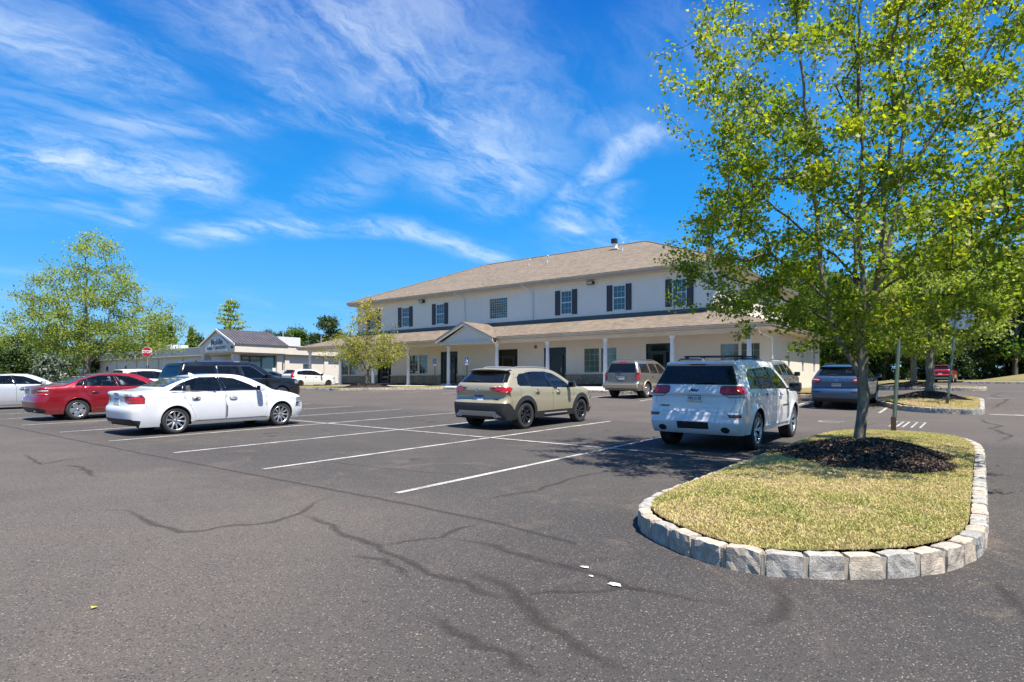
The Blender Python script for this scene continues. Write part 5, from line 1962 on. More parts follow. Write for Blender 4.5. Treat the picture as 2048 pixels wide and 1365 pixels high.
    zb = float(np.interp(0, [p[0] for p in sp['belt']], [p[1] for p in sp['belt']]))
    H = max(p[1] for p in sp['outline'])
    hwc = W(0, zb) - .07
    bx = sp.get('cabin', (a0 - .05, a1 - .45))
    im = M_[sp.get('int', 'interior_dark')]
    cb = MB()
    cb.box(bx[0], -hwc, sl + .1, bx[1] - .25, hwc, zb - .06, bev=.03 if lod < 2 else 0)
    cb.box(bx[1] - .45, -hwc * .93, zb - .12, bx[1] + .12, hwc * .93, zb + .03, bev=.03 if lod < 2 else 0)
    cb.build('cabin_floor', M_['interior_dark'], root)
    if lod < 2:
        for (sx_, ws) in ((bx[1] - .95, (-.37, .37)), (bx[1] - 1.80, (-.42, 0, .42))):
            for y_ in ws:
                q = MB()
                MT = Matrix.Translation((sx_, y_, zb - .15)) @ Matrix.Rotation(math.radians(-14), 4, 'Y')
                hh = min(.40, H - zb - .02)
                q.box(-.06, -.22, -.2, .07, .22, hh - .06, bev=.04, M=MT)
                q.box(-.05, -.11, hh - .035, .04, .11, hh + .12, bev=.035, M=MT)
                q.build('seat', im, root)
    # handles, mirrors
    for i, (hx, hz) in enumerate(sp['handles']):
        for sg in (-1, 1):
            y_ = W(hx, hz)
            q = MB()
            q.tube([(hx - .10, sg * (y_ - .004), hz), (hx - .085, sg * (y_ + .028), hz + .003), (hx, sg * (y_ + .036), hz + .005), (hx + .085, sg * (y_ + .028), hz + .003), (hx + .10, sg * (y_ - .004), hz)], [.011, .014, .015, .014, .011], 8)
            par = root
            q.build('door_handle', M_[sp['hmat']] if 'hmat' in sp else P_, par)
            q = MB().lathe([(.001, 0), (.048, 0), (.055, .004)], 14, M=Matrix.Translation((hx, sg * (y_ + .0015), hz)) @ Matrix.Rotation(-sg * math.pi / 2, 4, 'X'))
            q.build('handle_cup', M_['liner'] if 'hmat' in sp else M_['black_plastic'], par)
    mx, mz = sp['mirror']
    for sg in (-1, 1):
        y_ = W(mx, mz)
        q = MB()
        k = sp.get('mscale', 1.0)
        q.box(mx - .06 * k, 0, -.075 * k + mz + .07, mx + .09 * k, .20 * k, .085 * k + mz + .07, bev=.035 * k, M=Matrix.Translation((0, y_ + .05, 0)) if sg > 0 else Matrix.Scale(-1, 4, (0, 1, 0)) @ Matrix.Translation((0, y_ + .05, 0)))
        q.tube([(mx + .02, sg * (y_ - .03), mz + .02), (mx + .02, sg * (y_ + .08), mz + .05)], .022, 6, 0)
        mo = q.build('mirror', M_[sp.get('mmat', paint)], root)
        g = MB(); g.box(mx - .066 * k, 0, -.055 * k + mz + .07, mx - .0605 * k, .16 * k, .065 * k + mz + .07, M=Matrix.Translation((0, y_ + .07, 0)) if sg > 0 else Matrix.Scale(-1, 4, (0, 1, 0)) @ Matrix.Translation((0, y_ + .07, 0)))
        g.build('mirror_glass', M_['black_gloss'], mo)
    # plate
    if 'plate' in sp:
        py_, pz, st = sp['plate']
        x_ = sh.rear_x(py_, pz) - .012
        dzx = (sh.rear_x(py_, pz + .05) - sh.rear_x(py_, pz - .05)) / .1
        dzx = min(max(dzx, -.3), .3)
        PMt = Matrix.Translation((x_, py_, pz)) @ Matrix.Rotation(math.atan(dzx), 4, 'Y')
        q = MB().box(-.004, -.155, -.078, .004, .155, .078, M=PMt)
        pl = q.build('plate', M_['plate_frame'] if False else M_['white_plate'] if st != 'dark' else M_['plate_blue'], root)
        if st in ('pa', 'dark'):
            q = MB().box(-.007, -.15, .045, -.0045, .15, .074, M=PMt).build('plate_band', M_['plate_blue'], pl)
            q = MB().box(-.007, -.15, -.074, -.0045, .15, -.048, M=PMt).build('plate_band', M_['plate_yellow'], pl)
        if st == 'blue':
            q = MB().box(-.007, -.15, .02, -.0045, .15, .074, M=PMt).build('plate_band', M_['plate_blue'], pl)
        if sp.get('plate_text') and lod == 0:
            o = link('lettering', text_mesh(sp['plate_text'], .082, M_['plate_ink'], ext=.001, bold=.002), pl)
            o.matrix_local = PMt @ Matrix.Translation((-.0065, 0, -.003)) @ FACE_U @ Matrix.Scale(.82, 4, (1, 0, 0))
    for (tx, ty_, tz, body_, size, mk) in sp.get('badges', []):
        x_ = sh.rear_x(ty_, tz)
        dzx = (sh.rear_x(ty_, tz + .03) - sh.rear_x(ty_, tz - .03)) / .06
        dyx = (sh.rear_x(ty_ + .04, tz) - sh.rear_x(ty_ - .04, tz)) / .08
        o = link('lettering', text_mesh(body_, size, M_[mk], ext=.003, bold=.0025, shear=.15), root)
        o.matrix_local = Matrix.Translation((x_ - .006, ty_, tz)) @ Matrix.Rotation(-math.atan(dyx), 4, 'Z') @ Matrix.Rotation(math.atan(min(max(dzx, -.5), .8)), 4, 'Y') @ FACE_U
    for e_ in sp.get('extras', []): e_(sh, root, W, P_)
    return root


# ---- small fittings
def ex_exhaust(ys, z, r, dx=.02, mk='chrome'):
    def f(sh, root, W, P_):
        for y_ in ys:
            x_ = sh.rear_x(y_, z)
            MB().lathe([(r, -.02), (r + .004, -.022), (r + .004, .12), (r - .006, .12), (r - .006, -.015), (r, -.02)], 20, 'x', M=Matrix.Translation((x_ - dx + .02, y_, z))).build('exhaust_tip', M_[mk], root)
            MB().lathe([(.0005, .03), (r, .03)], 16, 'x', M=Matrix.Translation((x_ - dx + .02, y_, z))).build('exhaust_bore', M_['liner'], root)
    return f


def ex_wiper(z, y0=.0, y1=.38, dz=.02):
    def f(sh, root, W, P_):
        p = [(sh.rear_x(y_, z_) - .022, y_, z_) for y_, z_ in ((y0, z), ((y0 + y1) / 2, z + dz), (y1, z + dz * .6))]
        q = MB().tube(p, [.022, .013, .009], 6)
        q.build('rear_wiper', M_['black_plastic'], root)
    return f


def ex_rails(x0, x1, yk, zoff, mat='black_plastic', h=.045, cross=(), feet=True):
    def f(sh, root, W, P_):
        o = sh.o
        k = int(np.argmax(o[:, 1]))
        top = lambda x: float(np.interp(x, sh.EX, sh.EZ)) if False else float(np.interp(x, o[:, 0][np.argsort(o[:, 0])][:], np.maximum(o[:, 1][np.argsort(o[:, 0])], .9)))
        def tz(x):
            m = (o[:, 1] > .9)
            xs, zs, iz = o[m, 0], o[m, 1], o[m, 3]
            s_ = np.argsort(xs)
            return float(np.interp(x, xs[s_], (zs - iz * sh.h(yk))[s_]))
        for sg in (-1, 1):
            pts = []
            for t in np.linspace(0, 1, 13):
                x_ = x0 + (x1 - x0) * t
                e = min(t, 1 - t)
                hh = h * min(1, e / .07) + .004
                y_ = W(x_, tz(x_) - .0) * yk
                pts.append((x_, sg * y_, tz(x_) + hh + zoff))
            MB().tube(pts, [.012] + [.016] * 11 + [.012], 8).build('roof_rail', M_[mat], root)
        for cx_ in cross:
            y_ = W(cx_, tz(cx_)) * yk
            b = MB().tube([(cx_, -y_ - .06, tz(cx_) + h + .055), (cx_, y_ + .06, tz(cx_) + h + .055)], .017, 8)
            bar = b.build('cross_bar', M_['black_plastic'], root)
            for sg in (-1, 1):
                MB().box(cx_ - .04, sg * y_ - .03, tz(cx_) + .02, cx_ + .04, sg * y_ + .03, tz(cx_) + h + .045, bev=.01).build('bar_foot', M_['black_plastic'], bar)
    return f


def ex_fin(x, col=True):
    def f(sh, root, W, P_):
        o = sh.o; m = o[:, 1] > 1.2; s_ = np.argsort(o[m, 0])
        z_ = float(np.interp(x, o[m, 0][s_], o[m, 1][s_]))
        MB().add([(x - .09, -.018, z_ - .01), (x + .09, -.012, z_ - .01), (x + .09, .012, z_ - .01), (x - .09, .018, z_ - .01), (x - .085, 0, z_ + .062), (x - .03, 0, z_ + .05)],
                 [(0, 1, 5, 4), (2, 3, 4, 5), (0, 4, 3), (1, 2, 5)]).build('aerial_fin', P_, root)
    return f


def ex_spoiler(z, yw, d=.10, x=None):
    def f(sh, root, W, P_):
        x_ = sh.rear_x(0, z) if x is None else x
        vs, fs = [], []
        n = 13
        for i in range(n):
            y_ = -yw + 2 * yw * i / (n - 1)
            k = (abs(y_) / yw) ** 2.5
            vs += [(x_ + .16 + k * .06, y_, z + .045 - k * .03), (x_ - d + k * .10, y_, z + .02 - k * .03), (x_ - d + k * .10 + .012, y_, z - .008 - k * .03), (x_ + .10 + k * .06, y_, z - .03 - k * .03)]
        for i in range(n - 1):
            for j in range(3): fs.append((i * 4 + j, (i + 1) * 4 + j, (i + 1) * 4 + j + 1, i * 4 + j + 1))
        q = MB().add(vs, fs, 0, True)
        o = q.build('roof_spoiler', P_, root); fix_normals(o)
    return f


def ex_strip(z, x0, x1, mat, h=.012, off=.006):
    def f(sh, root, W, P_):
        for sg in (-1, 1):
            pts = [(x_, sg * (W(x_, z) + off * .2), z) for x_ in np.linspace(x0, x1, 12)]
            MB().tube(pts, h, 6).build('sill_strip', M_[mat], root)
    return f


def ex_frame(pts, mat, r_):
    def f(sh, root, W, P_):
        for sg in (-1, 1):
            out_ = []
            for a, b in zip(pts[:-1], pts[1:]):
                k = max(1, int(math.dist(a, b) / .15))
                out_ += [(a[0] + (b[0] - a[0]) * i / k, a[1] + (b[1] - a[1]) * i / k) for i in range(k)]
            out_.append(pts[-1])
            MB().tube([(x_, sg * (W(x_, z_) + .001), z_) for x_, z_ in out_], r_, 6).build('window_frame', M_[mat], root)
    return f


def ex_side_text(x, z, body, size, mk='chrome'):
    def f(sh, root, W, P_):
        o = link('lettering', text_mesh(body, size, M_[mk], ext=.002, bold=.001), root)
        o.matrix_local = Matrix.Translation((x, -(W(x, z) + .004), z)) @ Matrix.Rotation(math.pi / 2, 4, 'X')
    return f


def ex_rings(z, r, n, gap, mk='chrome', y0=0):
    def f(sh, root, W, P_):
        q = MB()
        for i in range(n):
            y_ = y0 + (i - (n - 1) / 2) * gap
            x_ = sh.rear_x(y_, z) - .008
            q.tube([(x_, y_ + r * math.cos(t), z + r * math.sin(t)) for t in np.linspace(0, 2 * math.pi, 15)], .006, 5, caps=False)
        q.build('emblem', M_[mk], root)
    return f


def ex_wing_emblem(z):
    def f(sh, root, W, P_):
        q = MB()
        x_ = sh.rear_x(0, z) - .012
        q.tube([(x_, .062 * math.cos(t), z + .05 * math.sin(t)) for t in np.linspace(0, 2 * math.pi, 17)], .007, 5, caps=False)
        q.tube([(x_, .058, z + .02), (x_, .03, z - .004), (x_, 0, z - .024), (x_, -.03, z - .004), (x_, -.058, z + .02)], [.004, .008, .009, .008, .004], 5)
        q.build('emblem', M_['chrome'], root)
    return f
def circ(xw, zc, r0, r1, a0=-10, a1=190, n=15):
    o = [(xw + r1 * math.cos(a), zc + r1 * math.sin(a)) for a in np.linspace(math.radians(a0), math.radians(a1), n)]
    return o + [(xw - r1 * .98, -.05), (xw + r1 * .98, -.05)]


SEDAN = dict(
    outline=[(-2.30, .24, .10, 0), (-2.40, .33, .22, 0), (-2.43, .48, .26, 0), (-2.44, .60, .27, 0), (-2.425, .66, .27, 0), (-2.385, .70, .27, 0), (-2.36, .80, .27, .0), (-2.37, .92, .26, 0), (-2.385, 1.00, .24, .01), (-2.34, 1.035, .20, .03),
             (-2.1, 1.06, .08, .045), (-1.80, 1.09, .03, .05), (-1.70, 1.105, .02, .05), (-1.45, 1.205, .03, .045), (-1.1, 1.325, .02, .04), (-.75, 1.405, .01, .035), (-.35, 1.445, 0, .035), (.05, 1.45, 0, .035), (.35, 1.425, -.01, .035), (.62, 1.345, -.03, .04),
             (.95, 1.19, -.06, .05), (1.22, 1.045, -.10, .05), (1.32, 1.01, -.08, .045), (1.6, .975, -.03, .06), (1.95, .90, -.10, .07), (2.15, .82, -.22, .06), (2.25, .70, -.36, .02), (2.28, .55, -.42, 0), (2.28, .40, -.42, 0), (2.20, .24, -.30, 0)],
    plan=[(-2.45, .80), (-2.1, .865), (-1.4, .905), (0, .915), (1.2, .912), (1.8, .875), (2.3, .78)],
    belt=[(-2.4, .985), (-1.5, 1.01), (0, .985), (1.2, .955), (2.3, .80)], th=.62, ledge=.018, sill=.20, tuck=.055, shoulder=.02, crease=.13, n=3.0,
    axles=(-1.405, 1.405), R=.327, Rr=.237, tw=.235, arch=.368, wstyle='ten', wcol='alloy', flare=.018,
    side=dict(
        door=[[(-.19, .30), (-.19, 1.02), (-.255, 1.402), (-.75, 1.39), (-1.09, 1.325), (-1.20, 1.19), (-1.235, 1.02), (-1.20, .86), (-1.08, .68), (-.98, .48), (-.90, .34), (-.80, .30)],
              [(-.175, .30), (.93, .30), (.97, .45), (.965, .80), (.92, .985), (.64, 1.15), (.42, 1.27), (.15, 1.365), (-.24, 1.402), (-.175, 1.02)]],
        window=[[(-1.57, 1.045), (-1.245, 1.04), (-1.175, 1.262), (-1.33, 1.19)],
                [(-1.215, 1.035), (-.235, 1.025), (-.285, 1.372), (-.70, 1.368), (-1.08, 1.30)],
                [(-.15, 1.022), (.84, .998), (.62, 1.12), (.40, 1.235), (.15, 1.335), (-.21, 1.372)]],
        pillar=[[(-.236, 1.025), (-.149, 1.022), (-.209, 1.372), (-.286, 1.372)], [(-1.246, 1.04), (-1.214, 1.035), (-1.08, 1.30), (-1.176, 1.262)]],
        tail_light=[[(-2.6, .76), (-2.6, .93), (-2.13, .945), (-2.085, .88), (-2.10, .79), (-2.3, .77)]],
        headlight=[[(1.93, .70), (1.90, .76), (2.10, .80), (2.5, .82), (2.5, .62), (2.15, .63)]],
        skirt=[[(-1.02, .18), (1.02, .18), (1.02, .285), (-1.02, .285)]]),
    rear=dict(window=[[(-.66, 1.135), (.66, 1.135), (.60, 1.26), (.50, 1.385), (-.50, 1.385), (-.60, 1.26)]],
              tailgate=[[(-.60, .70), (.60, .70), (.62, .78), (.645, .93), (.66, 1.06), (-.66, 1.06), (-.645, .93), (-.62, .78)]],
              tail_light=[[(.42, .80), (.40, .915), (1.0, .93), (1.0, .76), (.6, .755)]],
              cladding=[[(-1, .18), (1, .18), (1, .30), (.70, .40), (-.70, .40), (-1, .30)]]),
    front=dict(window=[[(-.70, 1.05), (.70, 1.05), (.66, 1.15), (.52, 1.39), (-.52, 1.39), (-.66, 1.15)]],
               headlight=[[(.42, .64), (.42, .76), (1.0, .80), (1.0, .64)]], grille=[[(-.36, .40), (.36, .40), (.40, .78), (-.40, .78)]]),
    handles=[(-.93, .86), (.02, .84)], mirror=(.72, 1.0), hmat='chrome', trim='black_gloss', rimw=.013, glass='car_glass', glass_front='car_glass', rear_clear=True,
    skirt='skid_silver', black_arch=False, int='interior_tan', plate=(0, .80, 'pa'), cabin=(-1.25, .85))

JEEP = dict(
    outline=[(-2.33, .335, .13, 0), (-2.39, .40, .15, 0), (-2.44, .50, .15, 0), (-2.47, .60, .15, 0), (-2.43, .63, .15, 0), (-2.44, .70, .15, 0), (-2.43, .755, .15, 0), (-2.36, .78, .15, 0), (-2.35, .95, .14, 0), (-2.335, 1.075, .14, 0), (-2.38, 1.10, .14, 0), (-2.34, 1.20, .13, 0), (-2.315, 1.265, .12, 0),
             (-2.24, 1.42, .13, 0), (-2.15, 1.60, .12, .0), (-2.13, 1.665, .11, .0), (-2.18, 1.695, .12, .025), (-2.10, 1.735, .08, .05), (-1.8, 1.755, .02, .065), (-1.2, 1.775, 0, .07), (-.5, 1.78, 0, .07), (.1, 1.765, 0, .07), (.40, 1.725, -.02, .06),
             (.72, 1.56, -.05, .05), (1.05, 1.35, -.09, .05), (1.30, 1.195, -.13, .05), (1.40, 1.165, -.10, .05), (1.8, 1.13, -.03, .08), (2.1, 1.07, -.08, .09), (2.26, .98, -.20, .05), (2.33, .85, -.30, .02), (2.36, .65, -.32, 0), (2.36, .48, -.30, 0), (2.26, .34, -.2, 0)],
    plan=[(-2.45, .90), (-2.2, .945), (-1.4, .965), (0, .97), (1.3, .968), (1.9, .94), (2.36, .86)],
    belt=[(-2.4, 1.15), (-1.5, 1.16), (0, 1.14), (1.3, 1.11), (2.3, .98)], th=.32, ledge=.028, sill=.335, tuck=.045, shoulder=.022, crease=.20, n=5.6,
    axles=(-1.4575, 1.4575), R=.385, Rr=.262, tw=.265, arch=.445, wstyle='vee', wcol='alloy', flare=.028, black_arch=False,
    side=dict(
        door=[[(-.135, .42), (-.135, 1.15), (-.165, 1.672), (-1.06, 1.65), (-1.13, 1.15), (-1.12, 1.0), (-1.02, .82), (-.955, .62), (-.90, .42)],
              [(-.12, .42), (1.0, .42), (1.07, .75), (1.05, 1.10), (.80, 1.32), (.52, 1.52), (.30, 1.66), (-.15, 1.672), (-.12, 1.15)]],
        window=[[(-1.83, 1.20), (-1.17, 1.195), (-1.13, 1.60), (-1.50, 1.585), (-1.70, 1.50)],
                [(-1.145, 1.193), (-.17, 1.182), (-.195, 1.63), (-1.105, 1.603)],
                [(-.10, 1.18), (.98, 1.145), (.76, 1.31), (.50, 1.49), (.27, 1.62), (-.125, 1.633)]],
        pillar=[[(-.171, 1.182), (-.099, 1.18), (-.124, 1.633), (-.196, 1.63)], [(-1.171, 1.195), (-1.144, 1.193), (-1.104, 1.603), (-1.131, 1.60)]],
        tail_light=[[(-2.6, 1.115), (-2.6, 1.262), (-2.13, 1.255), (-2.09, 1.215), (-2.105, 1.13), (-2.15, 1.108)]],
        headlight=[[(1.98, .88), (1.98, .98), (2.5, .98), (2.5, .84), (2.2, .85)]],
        fuel_flap=[]),
    rear=dict(window=[[(-.80, 1.29), (.80, 1.29), (.735, 1.47), (.655, 1.648), (-.655, 1.648), (-.735, 1.47)]],
              tailgate=[[(-.62, .765), (.62, .765), (.71, .80), (.77, .90), (.80, 1.05), (.865, 1.265), (.78, 1.50), (.70, 1.665), (-.70, 1.665), (-.78, 1.50), (-.865, 1.265), (-.80, 1.05), (-.77, .90), (-.71, .80)]],
              tail_light=[[(.50, 1.135), (.50, 1.24), (.53, 1.262), (1.0, 1.262), (1.0, 1.115), (.55, 1.112)]],
              tail_clear=[[(.56, 1.108), (1.0, 1.111), (1.0, 1.05), (.66, 1.045)]],
              reflector=[[(.70, .675), (.66, .735), (.90, .735), (.90, .68)]],
              brake_light=[[(-.16, 1.672), (.16, 1.672), (.15, 1.688), (-.15, 1.688)]],
              hitch_and_exhaust=[[(-.31, .44), (.31, .43), (.31, .575), (-.31, .575)]] + [[(yc + .085 * math.cos(a), .435 + .06 * math.sin(a)) for a in np.linspace(0, 2 * math.pi, 13)[:-1]] for yc in (-.62, .62)]),  # hitch panel plus two flat black ovals standing in for exhaust openings
    front=dict(window=[[(-.76, 1.20), (.76, 1.20), (.70, 1.40), (.60, 1.68), (-.60, 1.68), (-.70, 1.40)]],
               headlight=[[(.55, .85), (.55, .97), (1.0, .98), (1.0, .86)]], grille=[[(-.5, .86), (.5, .86), (.5, .99), (-.5, .99)]]),
    handles=[(-.85, 1.05), (.18, 1.035)], mirror=(.80, 1.12), mmat='black_plastic', mscale=1.22, trim='black_gloss', rimw=.012, hmat='chrome',
    glass='privacy_glass', glass_front='car_glass', plate=(-.005, 1.025, 'pa'), plate_text='HKJ·2138', cabin=(-1.9, 1.05),
    badges=[(0, 0, 1.185, 'Jeep', .10, 'plate_ink'), (0, .60, .865, 'OVERLAND', .038, 'dark_alloy')])
JEEP['side'].pop('fuel_flap')

CUV = dict(
    outline=[(-2.22, .28, .04, 0), (-2.30, .36, .12, 0), (-2.34, .46, .18, 0), (-2.35, .62, .21, 0), (-2.35, .70, .22, 0), (-2.31, .735, .22, 0), (-2.26, .78, .20, 0), (-2.23, .90, .20, 0), (-2.28, .99, .20, 0), (-2.27, 1.10, .19, 0), (-2.23, 1.19, .18, 0), (-2.17, 1.235, .17, 0),
             (-2.03, 1.36, .15, 0), (-1.86, 1.50, .13, 0), (-1.80, 1.545, .12, 0), (-1.92, 1.565, .12, .02), (-1.80, 1.60, .07, .04), (-1.5, 1.622, .02, .05), (-.9, 1.635, 0, .055), (-.3, 1.63, 0, .055), (.1, 1.605, 0, .05), (.38, 1.545, -.02, .05),
             (.70, 1.39, -.05, .05), (1.02, 1.21, -.10, .05), (1.22, 1.115, -.12, .05), (1.32, 1.095, -.08, .05), (1.7, 1.065, -.03, .08), (2.05, .98, -.12, .09), (2.22, .88, -.26, .05), (2.30, .72, -.38, .02), (2.33, .52, -.40, 0), (2.30, .38, -.34, 0), (2.20, .27, -.2, 0)],
    plan=[(-2.35, .87), (-2.1, .925), (-1.4, .955), (0, .955), (1.3, .955), (1.8, .93), (2.33, .82)],
    belt=[(-2.4, 1.08), (-1.5, 1.10), (0, 1.06), (1.3, 1.02), (2.3, .88)], th=.50, ledge=.018, sill=.27, tuck=.05, shoulder=.02, crease=.18, n=3.2,
    axles=(-1.4075, 1.4075), R=.362, Rr=.240, tw=.235, arch=.405, wstyle='vee', wcol='dark_alloy', flare=.022,
    side=dict(
        door=[[(-.145, .44), (-.145, 1.07), (-.20, 1.555), (-.75, 1.555), (-1.10, 1.53), (-1.18, 1.30), (-1.16, 1.1), (-1.06, .92), (-.93, .72), (-.86, .56), (-.82, .44)],
              [(-.13, .44), (.93, .44), (.98, .65), (.96, 1.02), (.72, 1.21), (.45, 1.37), (.22, 1.49), (-.05, 1.55), (-.185, 1.555), (-.13, 1.07)]],
        cladding=[circ(-1.4075, .372, .40, .52), circ(1.4075, .372, .40, .52), [(-.92, .26), (.92, .26), (.92, .44), (-.92, .44)], [(-2.6, .2), (-1.9, .2), (-1.88, .50), (-2.0, .62), (-2.10, .70), (-2.6, .71)], [(1.85, .2), (1.85, .55), (2.1, .62), (2.5, .5), (2.5, .2)]],
        window=[[(-1.70, 1.19), (-1.62, 1.14), (-1.22, 1.13), (-1.17, 1.48), (-1.45, 1.46), (-1.62, 1.37)],
                [(-1.17, 1.12), (-.20, 1.09), (-.25, 1.515), (-.75, 1.52), (-1.10, 1.495)],
                [(-.10, 1.085), (.88, 1.05), (.70, 1.17), (.42, 1.345), (.18, 1.46), (-.15, 1.512)]],
        pillar=[[(-.201, 1.09), (-.099, 1.085), (-.149, 1.512), (-.251, 1.515)], [(-1.221, 1.13), (-1.169, 1.12), (-1.099, 1.495), (-1.171, 1.48)]],
        tail_light=[[(-2.6, .985), (-2.6, 1.12), (-2.03, 1.115), (-1.96, 1.09), (-2.05, 1.0), (-2.10, .985)]],
        headlight=[[(1.80, .84), (1.85, .90), (2.4, .88), (2.4, .76), (2.1, .78)]]),
    rear=dict(window=[[(-.72, 1.225), (.72, 1.225), (.66, 1.36), (.56, 1.53), (-.56, 1.53), (-.66, 1.36)]],
              hatch_black=[[(.725, 1.225), (.80, 1.24), (.70, 1.45), (.62, 1.555), (.565, 1.53), (.665, 1.36)], [(-.725, 1.225), (-.80, 1.24), (-.70, 1.45), (-.62, 1.555), (-.565, 1.53), (-.665, 1.36)]],
              tailgate=[[(-.66, .73), (.66, .73), (.70, .80), (.72, .96), (.76, 1.15), (.80, 1.24), (.62, 1.56), (-.62, 1.56), (-.80, 1.24), (-.76, 1.15), (-.72, .96), (-.70, .80)]],
              cladding=[[(-1.1, .2), (1.1, .2), (1.1, .705), (-1.1, .705)]],
              skid=[[(-.66, .44), (-.80, .36), (-.72, .33), (-.5, .36), (.5, .36), (.72, .33), (.80, .36), (.66, .44), (.62, .50), (-.62, .50)]],
              tail_light=[[(.42, 1.055), (.38, 1.10), (.60, 1.115), (1.0, 1.125), (1.0, .985), (.75, .985), (.60, 1.01)]],
              reflector=[[(.56, .635), (.54, .675), (.84, .675), (.84, .645)]]),
    front=dict(window=[[(-.72, 1.13), (.72, 1.13), (.66, 1.30), (.55, 1.55), (-.55, 1.55), (-.66, 1.30)]],
               headlight=[[(.50, .78), (.50, .86), (1.0, .90), (1.0, .78)]], grille=[[(-.45, .55), (.45, .55), (.5, .85), (-.5, .85)]],
               cladding=[[(-1, .2), (1, .2), (1, .42), (-1, .42)]]),
    handles=[(-.90, .985), (.13, .96)], mirror=(.66, 1.07), mmat='black_gloss', trim='black_gloss', rimw=.014,
    glass='privacy_glass', glass_front='car_glass', plate=(.0, .835, 'blue'), plate_text='KGC7017', cabin=(-1.6, .95))

BOX = dict(
    outline=[(-2.36, .36, .04, 0), (-2.42, .44, .09, 0), (-2.45, .52, .10, 0), (-2.45, .68, .10, 0), (-2.41, .71, .10, 0), (-2.32, .73, .09, 0), (-2.31, .95, .08, 0), (-2.30, 1.18, .08, 0), (-2.24, 1.40, .08, 0), (-2.14, 1.64, .07, 0), (-2.12, 1.70, .07, .0), (-2.08, 1.745, .06, .05), (-1.9, 1.77, .02, .06),
             (-1.2, 1.79, 0, .065), (-.4, 1.79, 0, .065), (.2, 1.77, 0, .06), (.48, 1.72, -.02, .055), (.75, 1.55, -.04, .05), (1.02, 1.34, -.07, .05), (1.22, 1.20, -.10, .05), (1.34, 1.16, -.07, .05), (1.8, 1.13, -.02, .07), (2.15, 1.08, -.06, .08), (2.30, 1.0, -.16, .04), (2.36, .80, -.22, .01), (2.40, .60, -.22, 0), (2.38, .44, -.2, 0), (2.30, .34, -.12, 0)],
    plan=[(-2.45, .90), (-2.2, .925), (-1.4, .935), (0, .935), (1.3, .935), (1.9, .92), (2.4, .87)],
    belt=[(-2.4, 1.15), (-1.5, 1.14), (0, 1.12), (1.3, 1.10), (2.4, 1.0)], th=.36, ledge=.015, sill=.36, tuck=.04, shoulder=.014, crease=.20, n=4.2,
    axles=(-1.44, 1.44), R=.372, Rr=.228, tw=.24, arch=.43, wstyle='six', wcol='alloy', flare=.03,
    side=dict(
        door=[[(-.15, .42), (-.15, 1.13), (-.18, 1.68), (-.95, 1.68), (-1.06, 1.13), (-1.03, .98), (-.95, .72), (-.90, .42)],
              [(-.13, .42), (.98, .42), (1.02, .75), (1.0, 1.10), (.72, 1.35), (.48, 1.55), (.30, 1.67), (-.16, 1.68), (-.13, 1.13)]],
        window=[[(-2.02, 1.19), (-1.14, 1.18), (-1.08, 1.62), (-1.90, 1.62), (-1.97, 1.5)],
                [(-1.01, 1.175), (-.20, 1.165), (-.23, 1.63), (-.93, 1.63)],
                [(-.08, 1.16), (.92, 1.135), (.68, 1.35), (.46, 1.53), (.28, 1.63), (-.11, 1.632)]],
        tail_light=[[(-2.6, .87), (-2.6, 1.19), (-2.17, 1.18), (-2.18, .87)]],
        headlight=[[(2.05, .86), (2.05, 1.0), (2.5, 1.0), (2.5, .86)]]),
    rear=dict(window=[[(-.74, 1.19), (.74, 1.19), (.69, 1.40), (.64, 1.63), (-.64, 1.63), (-.69, 1.40)]],
              tailgate=[[(-.70, .73), (.70, .73), (.76, .85), (.77, 1.18), (.72, 1.45), (.67, 1.70), (-.67, 1.70), (-.72, 1.45), (-.77, 1.18), (-.76, .85)]],
              tail_light=[[(.72, .87), (.72, 1.18), (1.0, 1.19), (1.0, .87)]],
              brake_light=[[(-.16, 1.66), (.16, 1.66), (.16, 1.72), (-.16, 1.72)]]),
    front=dict(window=[[(-.72, 1.20), (.72, 1.20), (.68, 1.40), (.60, 1.68), (-.60, 1.68), (-.68, 1.40)]],
               headlight=[[(.60, .86), (.60, 1.0), (1.0, 1.0), (1.0, .86)]], grille=[[(-.5, .84), (.5, .84), (.5, 1.02), (-.5, 1.02)]]),
    handles=[(-.86, 1.03), (.16, 1.02)], mirror=(.78, 1.12), mmat='black_plastic', mscale=1.15, trim='black_plastic', rimw=.014,
    glass='privacy_glass', glass_front='car_glass', plate=(0, .93, 'blue'), cabin=(-1.9, 1.0))

m_carpaint('paint_white', (0.72, 0.73, 0.75)); m_carpaint('paint_pearl', (0.74, 0.745, 0.75)); m_carpaint('paint_red', (0.30, 0.006, 0.014), .35, 0, .3)
m_carpaint('paint_sand', (0.37, 0.33, 0.22), .25, 0, .35); m_carpaint('paint_black', (0.010, 0.011, 0.015), .2, 0, .25); m_carpaint('paint_bronze', (0.20, 0.175, 0.14), .55, 0, .35)
m_carpaint('paint_silver', (0.34, 0.31, 0.27), .6, 0, .35); m_carpaint('paint_blue', (0.045, 0.095, 0.175), .5, 0, .3); m_carpaint('paint_silverwhite', (0.62, 0.64, 0.67), .3, 0, .3)
m_carpaint('paint_gold', (0.42, 0.34, 0.23), .4, 0, .4); m_carpaint('paint_darkblue', (0.06, 0.10, 0.16), .4, 0, .3); m_carpaint('paint_bright_red', (0.42, 0.010, 0.014), .1, 0, .3)

# white compact executive sedan, nearest on the left
audi = dict(SEDAN, extras=[ex_rings(.965, .040, 4, .062), ex_exhaust((.42,), .30, .035), ex_fin(-.62), ex_strip(.30, -.95, .95, 'chrome', .008), ex_strip(1.018, -1.52, .80, 'chrome', .007, .02)])
build_car('parked_sedan', 'white four-door sedan with chrome window trim and ten-spoke wheels, nearest car on the left', 'car', audi, 'paint_white', (8.30, 16.40))
